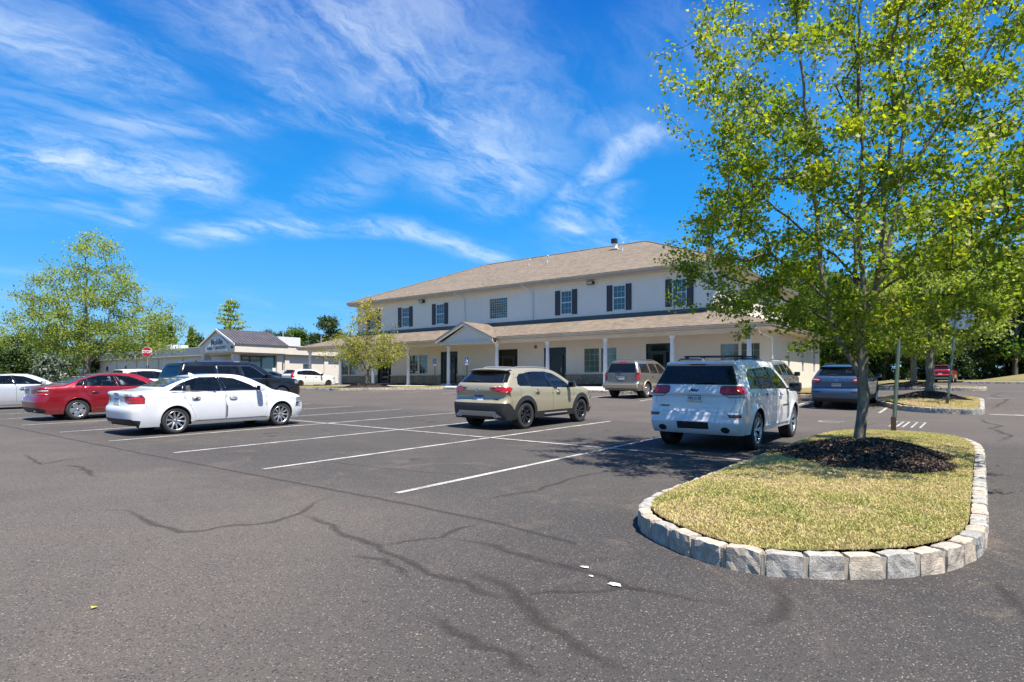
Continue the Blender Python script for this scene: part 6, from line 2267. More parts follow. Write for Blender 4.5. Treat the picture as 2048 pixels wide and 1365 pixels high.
# red sedan behind it
fus = remap(SEDAN, -2.43, 2.32, 2.728, 1.45, 1.83, R=.325, Rr=.222, arch=.365, wstyle='five', wcol='alloy', hmat='paint_red', int='interior_grey', plate=(0, .86, 'blue'))
fus['side'] = dict(fus['side']); fus['side']['tail_light'] = [[(-2.6, .79), (-2.6, .97), (-2.27, .95), (-2.18, .86), (-2.22, .80)]]
fus['side'].pop('skirt')
fus['side']['window'] = [fus['side']['window'][1], fus['side']['window'][2]]
fus['side']['window'][0] = [(-1.43, 1.06), (-.26, 1.025), (-.30, 1.372), (-.68, 1.368), (-1.08, 1.29), (-1.30, 1.19)]
fus['rear'] = dict(fus['rear']); fus['rear']['tail_light'] = [[(.40, .78), (.42, .93), (1.0, .97), (1.0, .79)]]
fus['rear']['tail_clear'] = [[(.60, .88), (.60, .94), (1.0, .955), (1.0, .90)]]
fus['plate'] = (0, .90, 'blue')
build_car('parked_sedan', 'metallic red four-door sedan parked left of the white sedan', 'car', dict(fus, extras=[ex_exhaust((-.5, .5), .31, .03)]), 'paint_red', (8.30, 23.05))
# silver-white sedan at the left edge
ela = remap(SEDAN, -2.35, 2.25, 2.70, 1.44, 1.80, R=.318, Rr=.215, arch=.36, wstyle='five', hmat='chrome', int='interior_tan')
ela['side'] = dict(ela['side']); ela['side'].pop('skirt')
build_car('parked_sedan', 'silvery white sedan cut off by the left edge, beyond the red sedan', 'car', ela, 'paint_silverwhite', (7.75, 31.9), 1)
# black full-size SUV
sub = remap(BOX, -2.95, 2.72, 3.30, 1.90, 2.04, R=.40, Rr=.27, arch=.455, wstyle='split', trim='black_gloss', mmat='paint_black', tw=.27, th=.33, plate=(0, .95, 'blue'))
sub['side'] = dict(sub['side'])
fxz = [((-2.70, 1.23), (-1.30, 1.22), (-1.27, 1.70), (-2.42, 1.69), (-2.60, 1.5)), ((-1.18, 1.215), (-.26, 1.205), (-.28, 1.70), (-1.16, 1.70)), ((-.10, 1.20), (1.0, 1.17), (.72, 1.42), (.48, 1.60), (.28, 1.70), (-.12, 1.705))]
sub['side']['window'] = [list(p) for p in fxz]
sub['handles'] = [(-.98, 1.10), (.10, 1.09)]
build_car('parked_suv', 'long black full-size SUV with chrome window surrounds behind the white sedan', 'car', dict(sub, extras=[ex_rails(-1.9, .5, .86, 0, 'chrome', .03), ex_fin(-1.6), ex_side_text(1.22, .92, 'YUKON', .07), ex_frame([(-1.20, 1.205), (1.02, 1.16), (.74, 1.42), (.50, 1.60), (.29, 1.715), (-1.19, 1.715), (-1.20, 1.205)], 'chrome', .014), ex_spoiler(1.80, .72, .10)]), 'paint_black', (14.0, 26.0), 0)
# white crossover further left
wx = remap(CUV, -2.35, 2.25, 2.70, 1.70, 1.86, wcol='alloy', wstyle='split', plate=(0, .9, 'pa'))
build_car('parked_crossover', 'white crossover with dark roof rails half hidden behind the red sedan', 'car', dict(wx, extras=[ex_rails(-1.5, .3, .86, 0, 'black_plastic', .04)]), 'paint_white', (15.6, 38.1), 1)
# sand crossover, centre
maz = dict(CUV, extras=[ex_wing_emblem(1.035), ex_exhaust((-.62, .62), .375, .048, .03), ex_wiper(1.265, .02, .40, .015), ex_rails(-1.45, .25, .86, 0, 'skid_silver', .022), ex_spoiler(1.565, .66, .09, -1.88),
                        ex_strip(.355, -.55, .60, 'skid_silver', .022, .05), ex_side_text(0, .0, ' ', .01)][:6])
maz['badges'] = [(0, -.58, .80, 'S  AWD', .045, 'dark_alloy')]
build_car('parked_crossover', 'sandy beige crossover with black wheel arches, alone in the middle of the lot', 'car', maz, 'paint_sand', (14.57, 10.51))
# white off-road SUV, centre right
build_car('parked_suv', 'white SUV with dark rear glass and black cross bars, dappled by the big maple', 'car',
          dict(JEEP, extras=[ex_wiper(1.32, -.02, -.42, .02), ex_rails(-1.75, .15, .86, 0, 'black_plastic', .03, (-1.25, -.30)), ex_fin(-1.85), ex_side_text(.62, .80, 'GRAND CHEROKEE', .055, 'dark_alloy'), ex_strip(.415, -.9, .95, 'chrome', .010)]), 'paint_pearl', (13.98, 4.43))
# bronze SUV by the building
exp_ = remap(BOX, -2.46, 2.45, 2.89, 1.80, 1.87, R=.37, Rr=.225, wstyle='six', plate=(0, .95, 'blue'))
exp_['side'] = dict(exp_['side'])
exp_r = dict(exp_['rear'])
exp_['rear'] = exp_r
er = build_car('parked_suv', 'bronze brown SUV with tan bumper and wheel arches, nose to the office pavement', 'car', dict(exp_, extras=[ex_rails(-1.8, .3, .84, 0, 'chrome', .04), ex_wiper(1.23, 0, .3, .02)]), 'paint_bronze', (28.55, 13.52), 1)
# tan lower trim of the bronze SUV
cl = MB()
for xw in (-1.445, 1.445):
    for sg in (-1, 1):
        cl.tube([(xw + .455 * math.cos(a), sg * .955, .382 + .455 * math.sin(a)) for a in np.linspace(math.radians(-5), math.radians(185), 15)], .035, 6)
for sg in (-1, 1): cl.tube([(-.95, sg * .94, .40), (.95, sg * .94, .40)], .03, 6)
cl.box(-2.50, -.90, .46, -2.40, .90, .66, bev=.03)
cl.build('lower_trim', M_['paint_gold'], er)
MB().box(-2.43, -.22, .975, -2.385, .22, 1.035, bev=.008).build('number_plate_brow', M_['chrome'], er)
# pewter SUV behind the white one
lib = remap(BOX, -2.2, 2.2, 2.65, 1.80, 1.84, R=.37, Rr=.22, wstyle='five', plate=(0, .93, 'blue'))
lr = build_car('parked_suv', 'pewter grey boxy SUV mostly hidden behind the white SUV', 'car', dict(lib, extras=[ex_rails(-1.6, .2, .84, 0, 'black_plastic', .05)]), 'paint_silver', (28.6, 7.55), 1)
cl = MB()
for xw in (-1.325, 1.325):
    for sg in (-1, 1):
        cl.tube([(xw + .46 * math.cos(a), sg * .94, .38 + .46 * math.sin(a)) for a in np.linspace(math.radians(-5), math.radians(185), 15)], .045, 6)
cl.build('arch_trim', M_['paint_bronze'], lr)
# blue wagon
out = remap(CUV, -2.42, 2.38, 2.745, 1.68, 1.84, R=.355, Rr=.23, wstyle='split', wcol='alloy', plate=(0, .95, 'pa'), glass='privacy_glass', th=.44, rear_clear=True)
out['rear'] = dict(out['rear']); out['rear'].pop('hatch_black'); out['rear'].pop('skid', None)
out['rear']['tail_light'] = [[(.50, 1.05), (.52, 1.10), (.60, 1.19), (1.0, 1.20), (1.0, 1.0), (.62, 1.02)]]
out['rear']['tail_clear'] = [[(.52, 1.10), (.60, 1.15), (.84, 1.16), (.84, 1.10)]]
out['rear']['cladding'] = [[(-1.1, .2), (1.1, .2), (1.1, .44), (-1.1, .44)]]
out['side'] = dict(out['side']); out['side']['tail_light'] = [[(-2.6, 1.0), (-2.6, 1.20), (-2.16, 1.18), (-2.06, 1.10), (-2.15, 1.0)]]
build_car('parked_wagon', 'slate blue wagon with dark lower bumper half behind the big maple trunk', 'car', dict(out, extras=[ex_rails(-1.7, .35, .86, 0, 'black_plastic', .05), ex_wiper(1.29, 0, .35, .02), ex_rings(1.10, .04, 1, 0)]), 'paint_blue', (28.05, 4.32), 0)
# far vehicles
leaf = remap(CUV, -2.15, 2.28, 2.70, 1.55, 1.77, R=.315, Rr=.205, arch=.35, wcol='dark_alloy', wstyle='five', plate=(0, .9, 'pa'), hmat='paint_white')
leaf['side'] = dict(leaf['side']); leaf['side'].pop('cladding'); leaf['rear'] = dict(leaf['rear']); [leaf['rear'].pop(k, None) for k in ('cladding', 'skid', 'reflector')]
leaf['front'] = dict(leaf['front']); leaf['front'].pop('cladding')
leaf['rear']['tail_light'] = [[(.62, .85), (.60, 1.30), (.80, 1.32), (.90, .85)]]
build_car('parked_hatchback', 'small white hatchback parked before the clinic at the left end of the porch', 'car', dict(leaf, black_arch=False), 'paint_white', (30.4, 44.6), 1)
sm = remap(SEDAN, -2.3, 2.3, 2.7, 1.45, 1.80, wstyle='split')
build_car('parked_sedan', 'dark blue sedan showing only its roof between the black SUV and the white hatchback', 'car', dict(sm), 'paint_darkblue', (31.5, 52.5), 2)
rs = remap(CUV, -2.25, 2.2, 2.62, 1.66, 1.84, wcol='alloy', wstyle='split', plate=(0, .85, 'pa'))
build_car('parked_crossover', 'bright red crossover parked far off by the woods, right of the second island tree', 'car', rs, 'paint_bright_red', (70.5, 2.75), 1, -.08)
# ------------------------------------------------------------------ trees
pm('bark_grey', m_bark((0.095, 0.078, 0.060), (0.29, 0.245, 0.195), (0.19, 0.20, 0.12)))
pm('bark_brown', m_bark((0.05, 0.04, 0.03), (0.13, 0.105, 0.08)))
pm('twig', m_bark((0.045, 0.036, 0.028), (0.10, 0.08, 0.065)))
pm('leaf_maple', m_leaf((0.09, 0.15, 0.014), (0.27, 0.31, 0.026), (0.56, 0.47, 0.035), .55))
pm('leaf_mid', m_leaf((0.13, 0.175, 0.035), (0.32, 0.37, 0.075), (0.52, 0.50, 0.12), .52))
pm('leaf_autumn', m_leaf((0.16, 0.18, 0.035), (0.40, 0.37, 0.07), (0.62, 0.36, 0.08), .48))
pm('leaf_dark', m_leaf((0.018, 0.038, 0.010), (0.042, 0.075, 0.018), (0.10, 0.13, 0.03), .3))
pm('leaf_bright', m_leaf((0.04, 0.085, 0.014), (0.09, 0.16, 0.025), (0.20, 0.27, 0.04), .38))
pm('needle_dark', m_leaf((0.012, 0.028, 0.012), (0.028, 0.055, 0.022), (0.06, 0.09, 0.035), .15))
pm('needle_blue', m_leaf((0.07, 0.10, 0.08), (0.15, 0.185, 0.13), (0.30, 0.32, 0.22), .15))

MAPLE = np.array([(0, 0), (.30, -.06), (.50, .18), (.30, .38), (.34, .66), (.12, .60), (0, 1.0), (-.12, .60), (-.34, .66), (-.30, .38), (-.50, .18), (-.30, -.06)])
OVAL = np.array([(0, 0), (.22, .25), (.22, .65), (0, 1.0), (-.22, .65), (-.22, .25)])
KITE = np.array([(0, 0), (.30, .45), (0, 1.0), (-.30, .45)])


def leaves_mesh(name, pos_, size, mat, r, shape=OVAL, droop=.5, tint=None, updown=.6):
    """pos_ (n,3); every leaf a small folded blade with its own turn, tilt, size and age"""
    n = len(pos_)
    k = len(shape)
    yaw = r.uniform(0, 2 * np.pi, n)
    pitch = r.normal(-droop, updown, n)
    roll = r.normal(0, .7, n)
    s = size * (0.65 + .6 * r.random(n))
    d = np.stack([np.cos(yaw) * np.cos(pitch), np.sin(yaw) * np.cos(pitch), np.sin(pitch)], -1)
    side = np.stack([-np.sin(yaw), np.cos(yaw), np.zeros(n)], -1)
    up = np.cross(d, side)
    side2 = side * np.cos(roll)[:, None] + up * np.sin(roll)[:, None]
    up2 = np.cross(d, side2)
    fold = .22
    P = pos_[:, None, :] + s[:, None, None] * (shape[None, :, 1, None] * d[:, None, :] + shape[None, :, 0, None] * side2[:, None, :] + (np.abs(shape[None, :, 0, None]) * fold) * up2[:, None, :])
    f = np.arange(n * k).reshape(n, k)
    if tint is None: tint = np.clip(r.normal(.5, .2, n), 0, 1)
    return np_mesh(name, P.reshape(-1, 3), f, mat, False, {'tint': np.repeat(tint, k)})


def branch_mesh(name, paths, mat, nseg=6):
    """paths: list of (points, radii)"""
    V, F = [], []
    off = 0
    for pts, rad in paths:
        pts = np.array(pts, float); rad = np.array(rad, float)
        m = len(pts)
        if m < 2: continue
        n = 14 if rad[0] > .08 else (8 if rad[0] > .025 else 4)
        d = np.gradient(pts, axis=0); d /= np.linalg.norm(d, axis=1)[:, None] + 1e-9
        ref = np.array([.3, .9, .1]) if abs(d[0][2]) > .8 else np.array([0, 0, 1.])
        a = np.cross(d, ref); a /= np.linalg.norm(a, axis=1)[:, None] + 1e-9
        b = np.cross(d, a)
        t = np.linspace(0, 2 * np.pi, n, endpoint=False)
        ring = pts[:, None, :] + rad[:, None, None] * (a[:, None, :] * np.cos(t)[None, :, None] + b[:, None, :] * np.sin(t)[None, :, None])
        if rad[0] > .08:
            wob = 1 + .05 * np.sin(t * 3 + pts[:, 2:3] * 2.3) + .035 * np.sin(t * 5 - pts[:, 2:3] * 4.1)
            ring = pts[:, None, :] + (ring - pts[:, None, :]) * wob[:, :, None]
        V.append(ring.reshape(-1, 3))
        i, j = np.meshgrid(np.arange(m - 1), np.arange(n), indexing='ij')
        j2 = (j + 1) % n
        F.append(np.stack([i * n + j, i * n + j2, (i + 1) * n + j2, (i + 1) * n + j], -1).reshape(-1, 4) + off)
        off += m * n
    return np_mesh(name, np.concatenate(V), np.concatenate(F), mat, True)


def grow(seed, trunk, leaders, envelope, n_twigs, pow_=2.35, tip=.006, kill_low=.0, up=.35, start_z=None, step=.25, trunk_r=.13, rmax=.0):
    """skeleton: hand-set trunk and leaders, then twigs reach every attraction point from the nearest wood"""
    r = np.random.default_rng(seed)
    nodes = []; parent = []
    def add(p, q): nodes.append(np.array(p, float)); parent.append(q); return len(nodes) - 1
    def poly(pts, q):
        last = q
        for a, b in zip(pts[:-1], pts[1:]):
            a = np.array(a, float); b = np.array(b, float)
            m = max(1, int(np.linalg.norm(b - a) / step))
            for i in range(1, m + 1):
                p = a + (b - a) * i / m
                p = p + r.normal(0, .018, 3) * (1 if i < m else 0)
                last = add(p, last)
        return last
    root = add(trunk[0], -1)
    top = poly(trunk, root)
    leader_nodes = []
    tn = len(nodes)
    for ld in leaders:
        s = min(range(tn), key=lambda i: abs(nodes[i][2] - ld[0]))
        pts = [nodes[s]] + [np.array(p, float) for p in ld[1]]
        n0 = len(nodes)
        poly(pts, s)
        if len(ld) > 2: leader_nodes.append((list(range(n0, len(nodes))), ld[2]))
    att = envelope(r, n_twigs)
    # nearest first, so wood spreads outwards
    N0 = np.array(nodes)
    d0 = np.array([np.min(np.linalg.norm(N0 - a, axis=1)) for a in att])
    att = att[np.argsort(d0)]
    cap = len(nodes) + len(att) * 30
    buf = np.zeros((cap, 3)); cnt = len(nodes); buf[:cnt] = N0
    zlow = trunk[0][2] + (start_z if start_z is not None else .5 * (trunk[-1][2] - trunk[0][2]))
    twigs = []
    for a in att:
        q = buf[:cnt]
        v = a - q
        d = np.linalg.norm(v, axis=1)
        # branches rise: wood above or level with the point is a poor source
        cost = d + np.clip(.12 - v[:, 2] * .6, 0, None) * up * 2 + np.where(q[:, 2] < zlow, 5, 0)
        i = int(np.argmin(cost))
        p0 = q[i].copy(); L = d[i]
        m = max(2, int(L / step))
        mid_up = min(.22 * L, .5)
        last = i
        idxs = [i]
        for k in range(1, m + 1):
            t = k / m
            p = p0 + (a - p0) * t + np.array([0, 0, -mid_up * math.sin(math.pi * t) * .35]) + r.normal(0, .02 + .015 * L, 3) * (1 if k < m else 0)
            buf[cnt] = p; parent.append(last); nodes.append(p); last = cnt; cnt += 1
            idxs.append(last)
        twigs.append(idxs)
    nodes = buf[:cnt]
    n = cnt
    kids = [[] for _ in range(n)]
    for i, p in enumerate(parent):
        if p >= 0: kids[p].append(i)
    w = np.zeros(n)
    order = sorted(range(n), key=lambda i: -i)
    for i in order:
        w[i] = max(tip ** pow_, sum(w[k] for k in kids[i])) if kids[i] else tip ** pow_
    rad = w ** (1 / pow_)
    lead_r = {}
    for (chain, r0) in leader_nodes:
        for k_, i_ in enumerate(chain): lead_r[i_] = r0 * (1 - .75 * k_ / len(chain))
    sc = trunk_r / rad[0]
    rad = rad * (1 + (sc - 1) * np.clip((rad - tip) / (rad[0] - tip), 0, 1))
    for i_, v_ in lead_r.items(): rad[i_] = max(rad[i_], v_)
    # chains
    paths = []
    stack = [(0, [0])]
    while stack:
        i, ch = stack.pop()
        while kids[i]:
            ks = sorted(kids[i], key=lambda k: -w[k])
            for k in ks[1:]: stack.append((k, [i, k]))
            i = ks[0]; ch.append(i)
        rr = rad[ch].copy()
        if len(ch) > 1 and ch[0] != 0: rr[0] = min(rr[0], rr[1] * 1.25)
        paths.append((nodes[ch], rr))
    return nodes, twigs, paths, rad


def env_profile(prof, lobes=.16, inner=.25, seed=0, sq=(1, 1), off=(0, 0)):
    """crown envelope: prof = (z, radius) with lumpy outline"""
    zs = [p[0] for p in prof]; rs = [p[1] for p in prof]
    ph = np.random.default_rng(seed).uniform(0, 6.28, 8)
    def f(r, n):
        out = []
        while len(out) < n:
            z = r.uniform(zs[0], zs[-1])
            R_ = np.interp(z, zs, rs)
            if r.random() > (R_ / max(rs)) ** 2 * .9 + .1: continue
            a = r.uniform(0, 2 * np.pi)
            lob = 1 + lobes * (np.sin(3 * a + ph[0] + z * 1.3) + .7 * np.sin(5 * a + ph[1] - z * 2.1) + .6 * np.sin(2 * a + ph[2] + z * 3.0))
            q = (inner + (1 - inner) * r.random() ** .55) * R_ * lob
            out.append((off[0] + q * math.cos(a) * sq[0], off[1] + q * math.sin(a) * sq[1], z + r.normal(0, .05)))
        return np.array(out)
    return f


def clothe(nodes, twigs, per, spread, r, last=4, bias=0):
    """leaf positions along the outer ends of the twigs"""
    out = []
    tw = []
    for t in twigs:
        ids = t[-last:]
        P = nodes[ids]
        m = len(P)
        k = per if not hasattr(per, '__len__') else int(r.integers(per[0], per[1]))
        u = r.random(k) ** .8 * (m - 1)
        i = np.minimum(u.astype(int), m - 2)
        fr = (u - i)[:, None]
        p = P[i] * (1 - fr) + P[i + 1] * fr
        g = r.normal(size=(k, 3)) * spread * np.array([1, 1, .62])
        out.append(p + g)
        tw.append(np.full(k, r.normal(0, .12)))
    return np.concatenate(out), np.concatenate(tw)


def make_tree(name, label, loc, seed, trunk, leaders, env, n_twigs, per, spread, lsize, lmat, shape, bark, trunk_r, group=None, droop=.5, tip=.006, start_z=None, step=.25, last=4, tint0=.45, tintz=.0, cat='tree', rz=0):
    r = np.random.default_rng(seed + 100)
    nodes, twigs, paths, rad = grow(seed, trunk, leaders, env, n_twigs, tip=tip, start_z=start_z, step=step, trunk_r=trunk_r)
    t = thing(name, label, cat, loc, rz, group)
    paths.sort(key=lambda p: -p[1][0])
    main = paths[0]
    # root flare
    pts, rr = main
    z0 = pts[0][2]
    rr = rr * (1 + .40 * np.exp(-(pts[:, 2] - z0) / .16)) if trunk_r > .05 else rr
    link('trunk', branch_mesh('trunk', [(pts, rr)], M_[bark]), t)
    thick = [p for p in paths[1:] if p[1][1] > .022]
    thin = [p for p in paths[1:] if p[1][1] <= .022]
    for p in thick[:24]: link('limb', branch_mesh('limb', [p], M_[bark]), t)
    thin += thick[24:]
    if thin: link('twigs', branch_mesh('twigs', thin, M_['twig']), t)['kind'] = 'stuff'
    P, tw = clothe(nodes, twigs, per, spread, r, last)
    zn = (P[:, 2] - P[:, 2].min()) / (np.ptp(P[:, 2]) + 1e-6)
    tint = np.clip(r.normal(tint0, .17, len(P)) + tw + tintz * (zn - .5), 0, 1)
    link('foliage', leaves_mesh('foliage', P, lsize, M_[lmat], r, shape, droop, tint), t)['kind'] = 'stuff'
    return t


# --- the big maple on the nearest island
big_prof = [(1.7, .9), (2.1, 2.1), (2.6, 2.85), (3.3, 3.05), (4.2, 3.0), (5.2, 2.8), (6.2, 2.7), (7.1, 2.4), (7.9, 1.8), (8.6, 1.0), (9.1, .4)]
ld = [
    (1.15, [(-.04, .20, 1.45), (-.05, .42, 1.9), (-.05, .52, 2.6), (-.08, .62, 3.4), (-.1, .72, 4.6), (-.15, .85, 6.2), (-.2, .95, 7.6)], .046),
    (1.9, [(.10, -.20, 2.5), (.15, -.42, 3.4), (.1, -.55, 4.8), (.0, -.62, 6.5), (.05, -.7, 8.3)], .04),
    (1.6, [(.2, .12, 2.2), (.5, .15, 3.2), (.75, .1, 4.6), (.9, .12, 6.4)], .04),
    (1.75, [(-.25, -.2, 2.2), (-.7, -.35, 3.0), (-1.15, -.5, 4.2), (-1.4, -.55, 5.6)], .036),
    (2.2, [(0, -.4, 2.7), (.05, -1.3, 3.5), (.05, -2.3, 4.3)]),
    (2.0, [(.25, -.2, 2.4), (.9, -.75, 3.0), (1.7, -1.3, 3.6)]),
    (1.5, [(-.1, .5, 2.0), (.0, 1.3, 2.5), (.05, 2.2, 2.9)]),
    (1.7, [(-.3, .3, 2.2), (-.9, .9, 2.8), (-1.6, 1.4, 3.3)]),
    (2.6, [(.1, .6, 3.2), (.1, 1.6, 4.3), (.1, 2.3, 5.2)]),
    (3.4, [(-.1, .9, 4.4), (0, 1.7, 5.8), (0, 2.1, 6.8)]),
    (3.6, [(.2, -.8, 4.5), (.3, -1.7, 6.0), (.4, -2.1, 7.2)]),
]
TB = Z(10.9, 1.45) + .40
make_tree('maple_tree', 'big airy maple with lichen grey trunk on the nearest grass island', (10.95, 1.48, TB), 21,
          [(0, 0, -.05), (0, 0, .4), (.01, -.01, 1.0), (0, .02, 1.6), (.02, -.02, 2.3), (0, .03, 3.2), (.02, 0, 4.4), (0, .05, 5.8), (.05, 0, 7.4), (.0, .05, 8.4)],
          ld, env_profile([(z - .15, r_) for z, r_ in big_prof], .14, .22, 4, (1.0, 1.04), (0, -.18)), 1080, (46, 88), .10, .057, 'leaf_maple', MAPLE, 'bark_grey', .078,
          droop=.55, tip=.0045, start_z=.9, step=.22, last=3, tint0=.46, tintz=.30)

# --- island 2 and 3 trees
mid_prof = [(1.7, 1.2), (2.4, 2.5), (3.6, 3.1), (5.0, 2.9), (6.2, 2.2), (7.3, 1.1), (7.8, .3)]
lm = [(1.6, [(0, .5, 2.5), (0, .9, 4)]), (1.7, [(.1, -.5, 2.6), (.1, -.9, 4.2)]), (1.8, [(.6, .1, 2.8), (.9, 0, 4.4)]), (1.9, [(-.6, 0, 2.8), (-.9, .1, 4.4)])]
tr = [(0, 0, 0), (0, 0, 1.0), (0, .03, 2.0), (0, 0, 3.5), (0, 0, 5), (0, 0, 6.8)]
make_tree('maple_tree', 'smaller maple on the second island, beyond the lane', (29.7, 1.62, Z(29.7, 1.62) + .42), 33, tr, lm, env_profile(mid_prof, .14, .2, 9), 420, (30, 46), .17, .14, 'leaf_mid', OVAL, 'bark_grey', .15, tip=.007, start_z=1.2, step=.3, tint0=.5)
make_tree('maple_tree', 'maple rising from the third island before the woods', (44, 3.2, Z(44, 3.2) + .35), 37, tr, lm, env_profile(mid_prof, .14, .2, 5), 360, (26, 40), .2, .19, 'leaf_mid', OVAL, 'bark_grey', .15, tip=.008, start_z=1.4, step=.35, tint0=.4)

# --- small yellowing tree by the porch
sp_ = [(1.1, .8), (1.6, 2.3), (2.4, 3.1), (3.2, 2.7), (4.1, 1.6), (5.1, 1.15), (5.9, .6), (6.3, .15)]
mound('mulch_mound', 28.6, 34.9, 1.7, 1.6, .3, Z(28.6, 34.9) + .16, 'dark mulch mound round the small yellowing tree at the porch', 1200, 15)
make_tree('dogwood_tree', 'small yellow green tree turning orange at the left end of the porch', (28.6, 34.9, Z(28.6, 34.9) + .35), 45,
          [(0, 0, 0), (.02, .03, .8), (-.02, .0, 1.5), (0, .05, 2.6), (0, 0, 4.0), (0, .1, 5.4)],
          [(.9, [(.1, .5, 1.5), (.2, 1.2, 2.1), (.2, 1.8, 2.6)]), (.9, [(0, -.5, 1.6), (.1, -1.2, 2.1), (0, -1.9, 2.4)]), (1.2, [(-.5, 0, 1.9), (-1.2, .2, 2.5)]), (1.3, [(.5, 0, 2.0), (1.1, -.2, 2.7)])],
          env_profile(sp_, .22, .15, 6), 330, (14, 26), .20, .145, 'leaf_autumn', OVAL, 'bark_grey', .14, tip=.008, start_z=.9, step=.3, tint0=.42, tintz=.35)

# --- left-hand trees
lp = [(2.5, 2.6), (3.2, 4.7), (4.4, 5.3), (5.6, 4.7), (6.8, 3.5), (8.2, 2.7), (9.6, 2.0), (10.6, .7)]
make_tree('maple_tree', 'broad loose maple at the left edge behind the red sedan', (14.9, 46.2, Z(14.9, 46.2)), 52,
          [(0, 0, 0), (0, .03, 1.5), (.05, 0, 2.6), (0, .05, 4.2), (0, 0, 6.2), (0, .1, 9.0)],
          [(1.8, [(.2, .9, 3.2), (.3, 1.8, 4.8)]), (1.8, [(.4, -.9, 3.1), (.9, -2.1, 4.2), (1.4, -3.4, 5.0)]), (2.1, [(-.9, .1, 3.6), (-1.6, 0, 5.2)]), (2.2, [(.9, 0, 3.8), (1.4, 0, 5.6)]), (2.0, [(.7, -1.6, 3.0), (1.5, -3.6, 3.7)])],
          env_profile(lp, .16, .12, 12, (1.02, 1.0), (.3, -.5)), 780, (28, 48), .26, .14, 'leaf_mid', OVAL, 'bark_grey', .20, tip=.009, start_z=1.5, step=.4, tint0=.42, tintz=.2)


def lump_tree_mesh(seed, h, rw, z0, n, size, mat, cone=False, blobs=26, tint0=.45):
    """distant tree: trunk, limbs and leaf clumps through the crown's volume. returns (trunk mesh, foliage mesh)"""
    r = np.random.default_rng(seed)
    P = []
    tn = []
    if cone:
        k = n
        t = r.random(k) ** .8
        z = z0 + (h - z0) * t
        tier = (1 - t) * rw * (1 + .28 * np.sin(z * (7 if rw < 2.5 else 4.2) + seed))
        a = r.uniform(0, 2 * np.pi, k)
        q = np.sqrt(r.random(k)) ** .6 * tier * (1 + .18 * np.sin(a * 5 + z * 2))
        P = np.stack([np.cos(a) * q, np.sin(a) * q, z - q * .22], -1)
        tn = np.full(k, tint0) + r.normal(0, .15, k)
    else:
        cs = []
        for _ in range(blobs):
            t = r.random()
            zc = z0 + (h - z0) * (.08 + .84 * t)
            rr = rw * math.sin(math.pi * (.12 + .78 * t)) ** .7
            a = r.uniform(0, 6.28)
            q = rr * r.random() ** .5 * .78
            cs.append((math.cos(a) * q, math.sin(a) * q, zc, r.uniform(.22, .42) * rw, r.normal(0, .10)))
        per = n // blobs
        for c in cs:
            d = r.normal(size=(per, 3)); d /= np.linalg.norm(d, axis=1)[:, None]
            q = (r.random(per) ** .45)[:, None]
            P.append(np.array(c[:3]) + d * q * c[3] * np.array([1, 1, .8]) * (1 + .2 * r.normal(size=(per, 1))))
            tn.append(np.full(per, tint0 + c[4]) + r.normal(0, .12, per))
        P = np.concatenate(P); tn = np.concatenate(tn)
    fol = leaves_mesh('foliage', P, size, M_[mat], r, KITE, .3, np.clip(tn, 0, 1), .7)
    paths = [([(0, 0, 0), (.05, 0, h * .3), (0, .05, h * .6), (0, 0, h * .92)], [h * .018, h * .014, h * .009, .02])]
    if not cone:
        for c in cs[::2]:
            zz = max(z0 * .8, c[2] - c[3] - .18 * h)
            paths.append(([(0, 0, zz), (c[0] * .5, c[1] * .5, (zz + c[2]) / 2), c[:3]], [h * .006, h * .004, .015]))
    tr_ = branch_mesh('trunk', paths, M_['bark_brown'])
    return tr_, fol


def place_far(kind, label, u, v, s=1.0, rz=0.0, group=None, name='tree', dz=0.0, sz=None):
    t = thing(name, label, 'tree' if 'shrub' not in name else 'shrub', (u, v, Z(u, v) + dz), rz, group)
    t.scale = (s, s, sz or s)
    link('trunk', kind[0], t); link('foliage', kind[1], t)['kind'] = 'stuff'
    return t


K_oak = [lump_tree_mesh(200 + i, 13, 4.2, 2.0, 9000, .42, 'leaf_dark', tint0=.42 + .06 * i) for i in range(3)]
K_light = [lump_tree_mesh(220 + i, 11, 3.6, 1.6, 8000, .38, 'leaf_bright', tint0=.5) for i in range(2)]
K_pine = [lump_tree_mesh(240 + i, 14, 3.3, 1.0, 9000, .40, 'needle_dark', True) for i in range(2)]
K_cone = lump_tree_mesh(250, 8, 2.0, .4, 6000, .30, 'leaf_bright', True, tint0=.55)
K_shrub = [lump_tree_mesh(260 + i, 3.4, 2.0, .2, 4200, .22, 'leaf_dark', blobs=16, tint0=.7) for i in range(2)]
K_under = lump_tree_mesh(266, 5.0, 3.2, .1, 6500, .32, 'leaf_dark', blobs=20, tint0=.45)

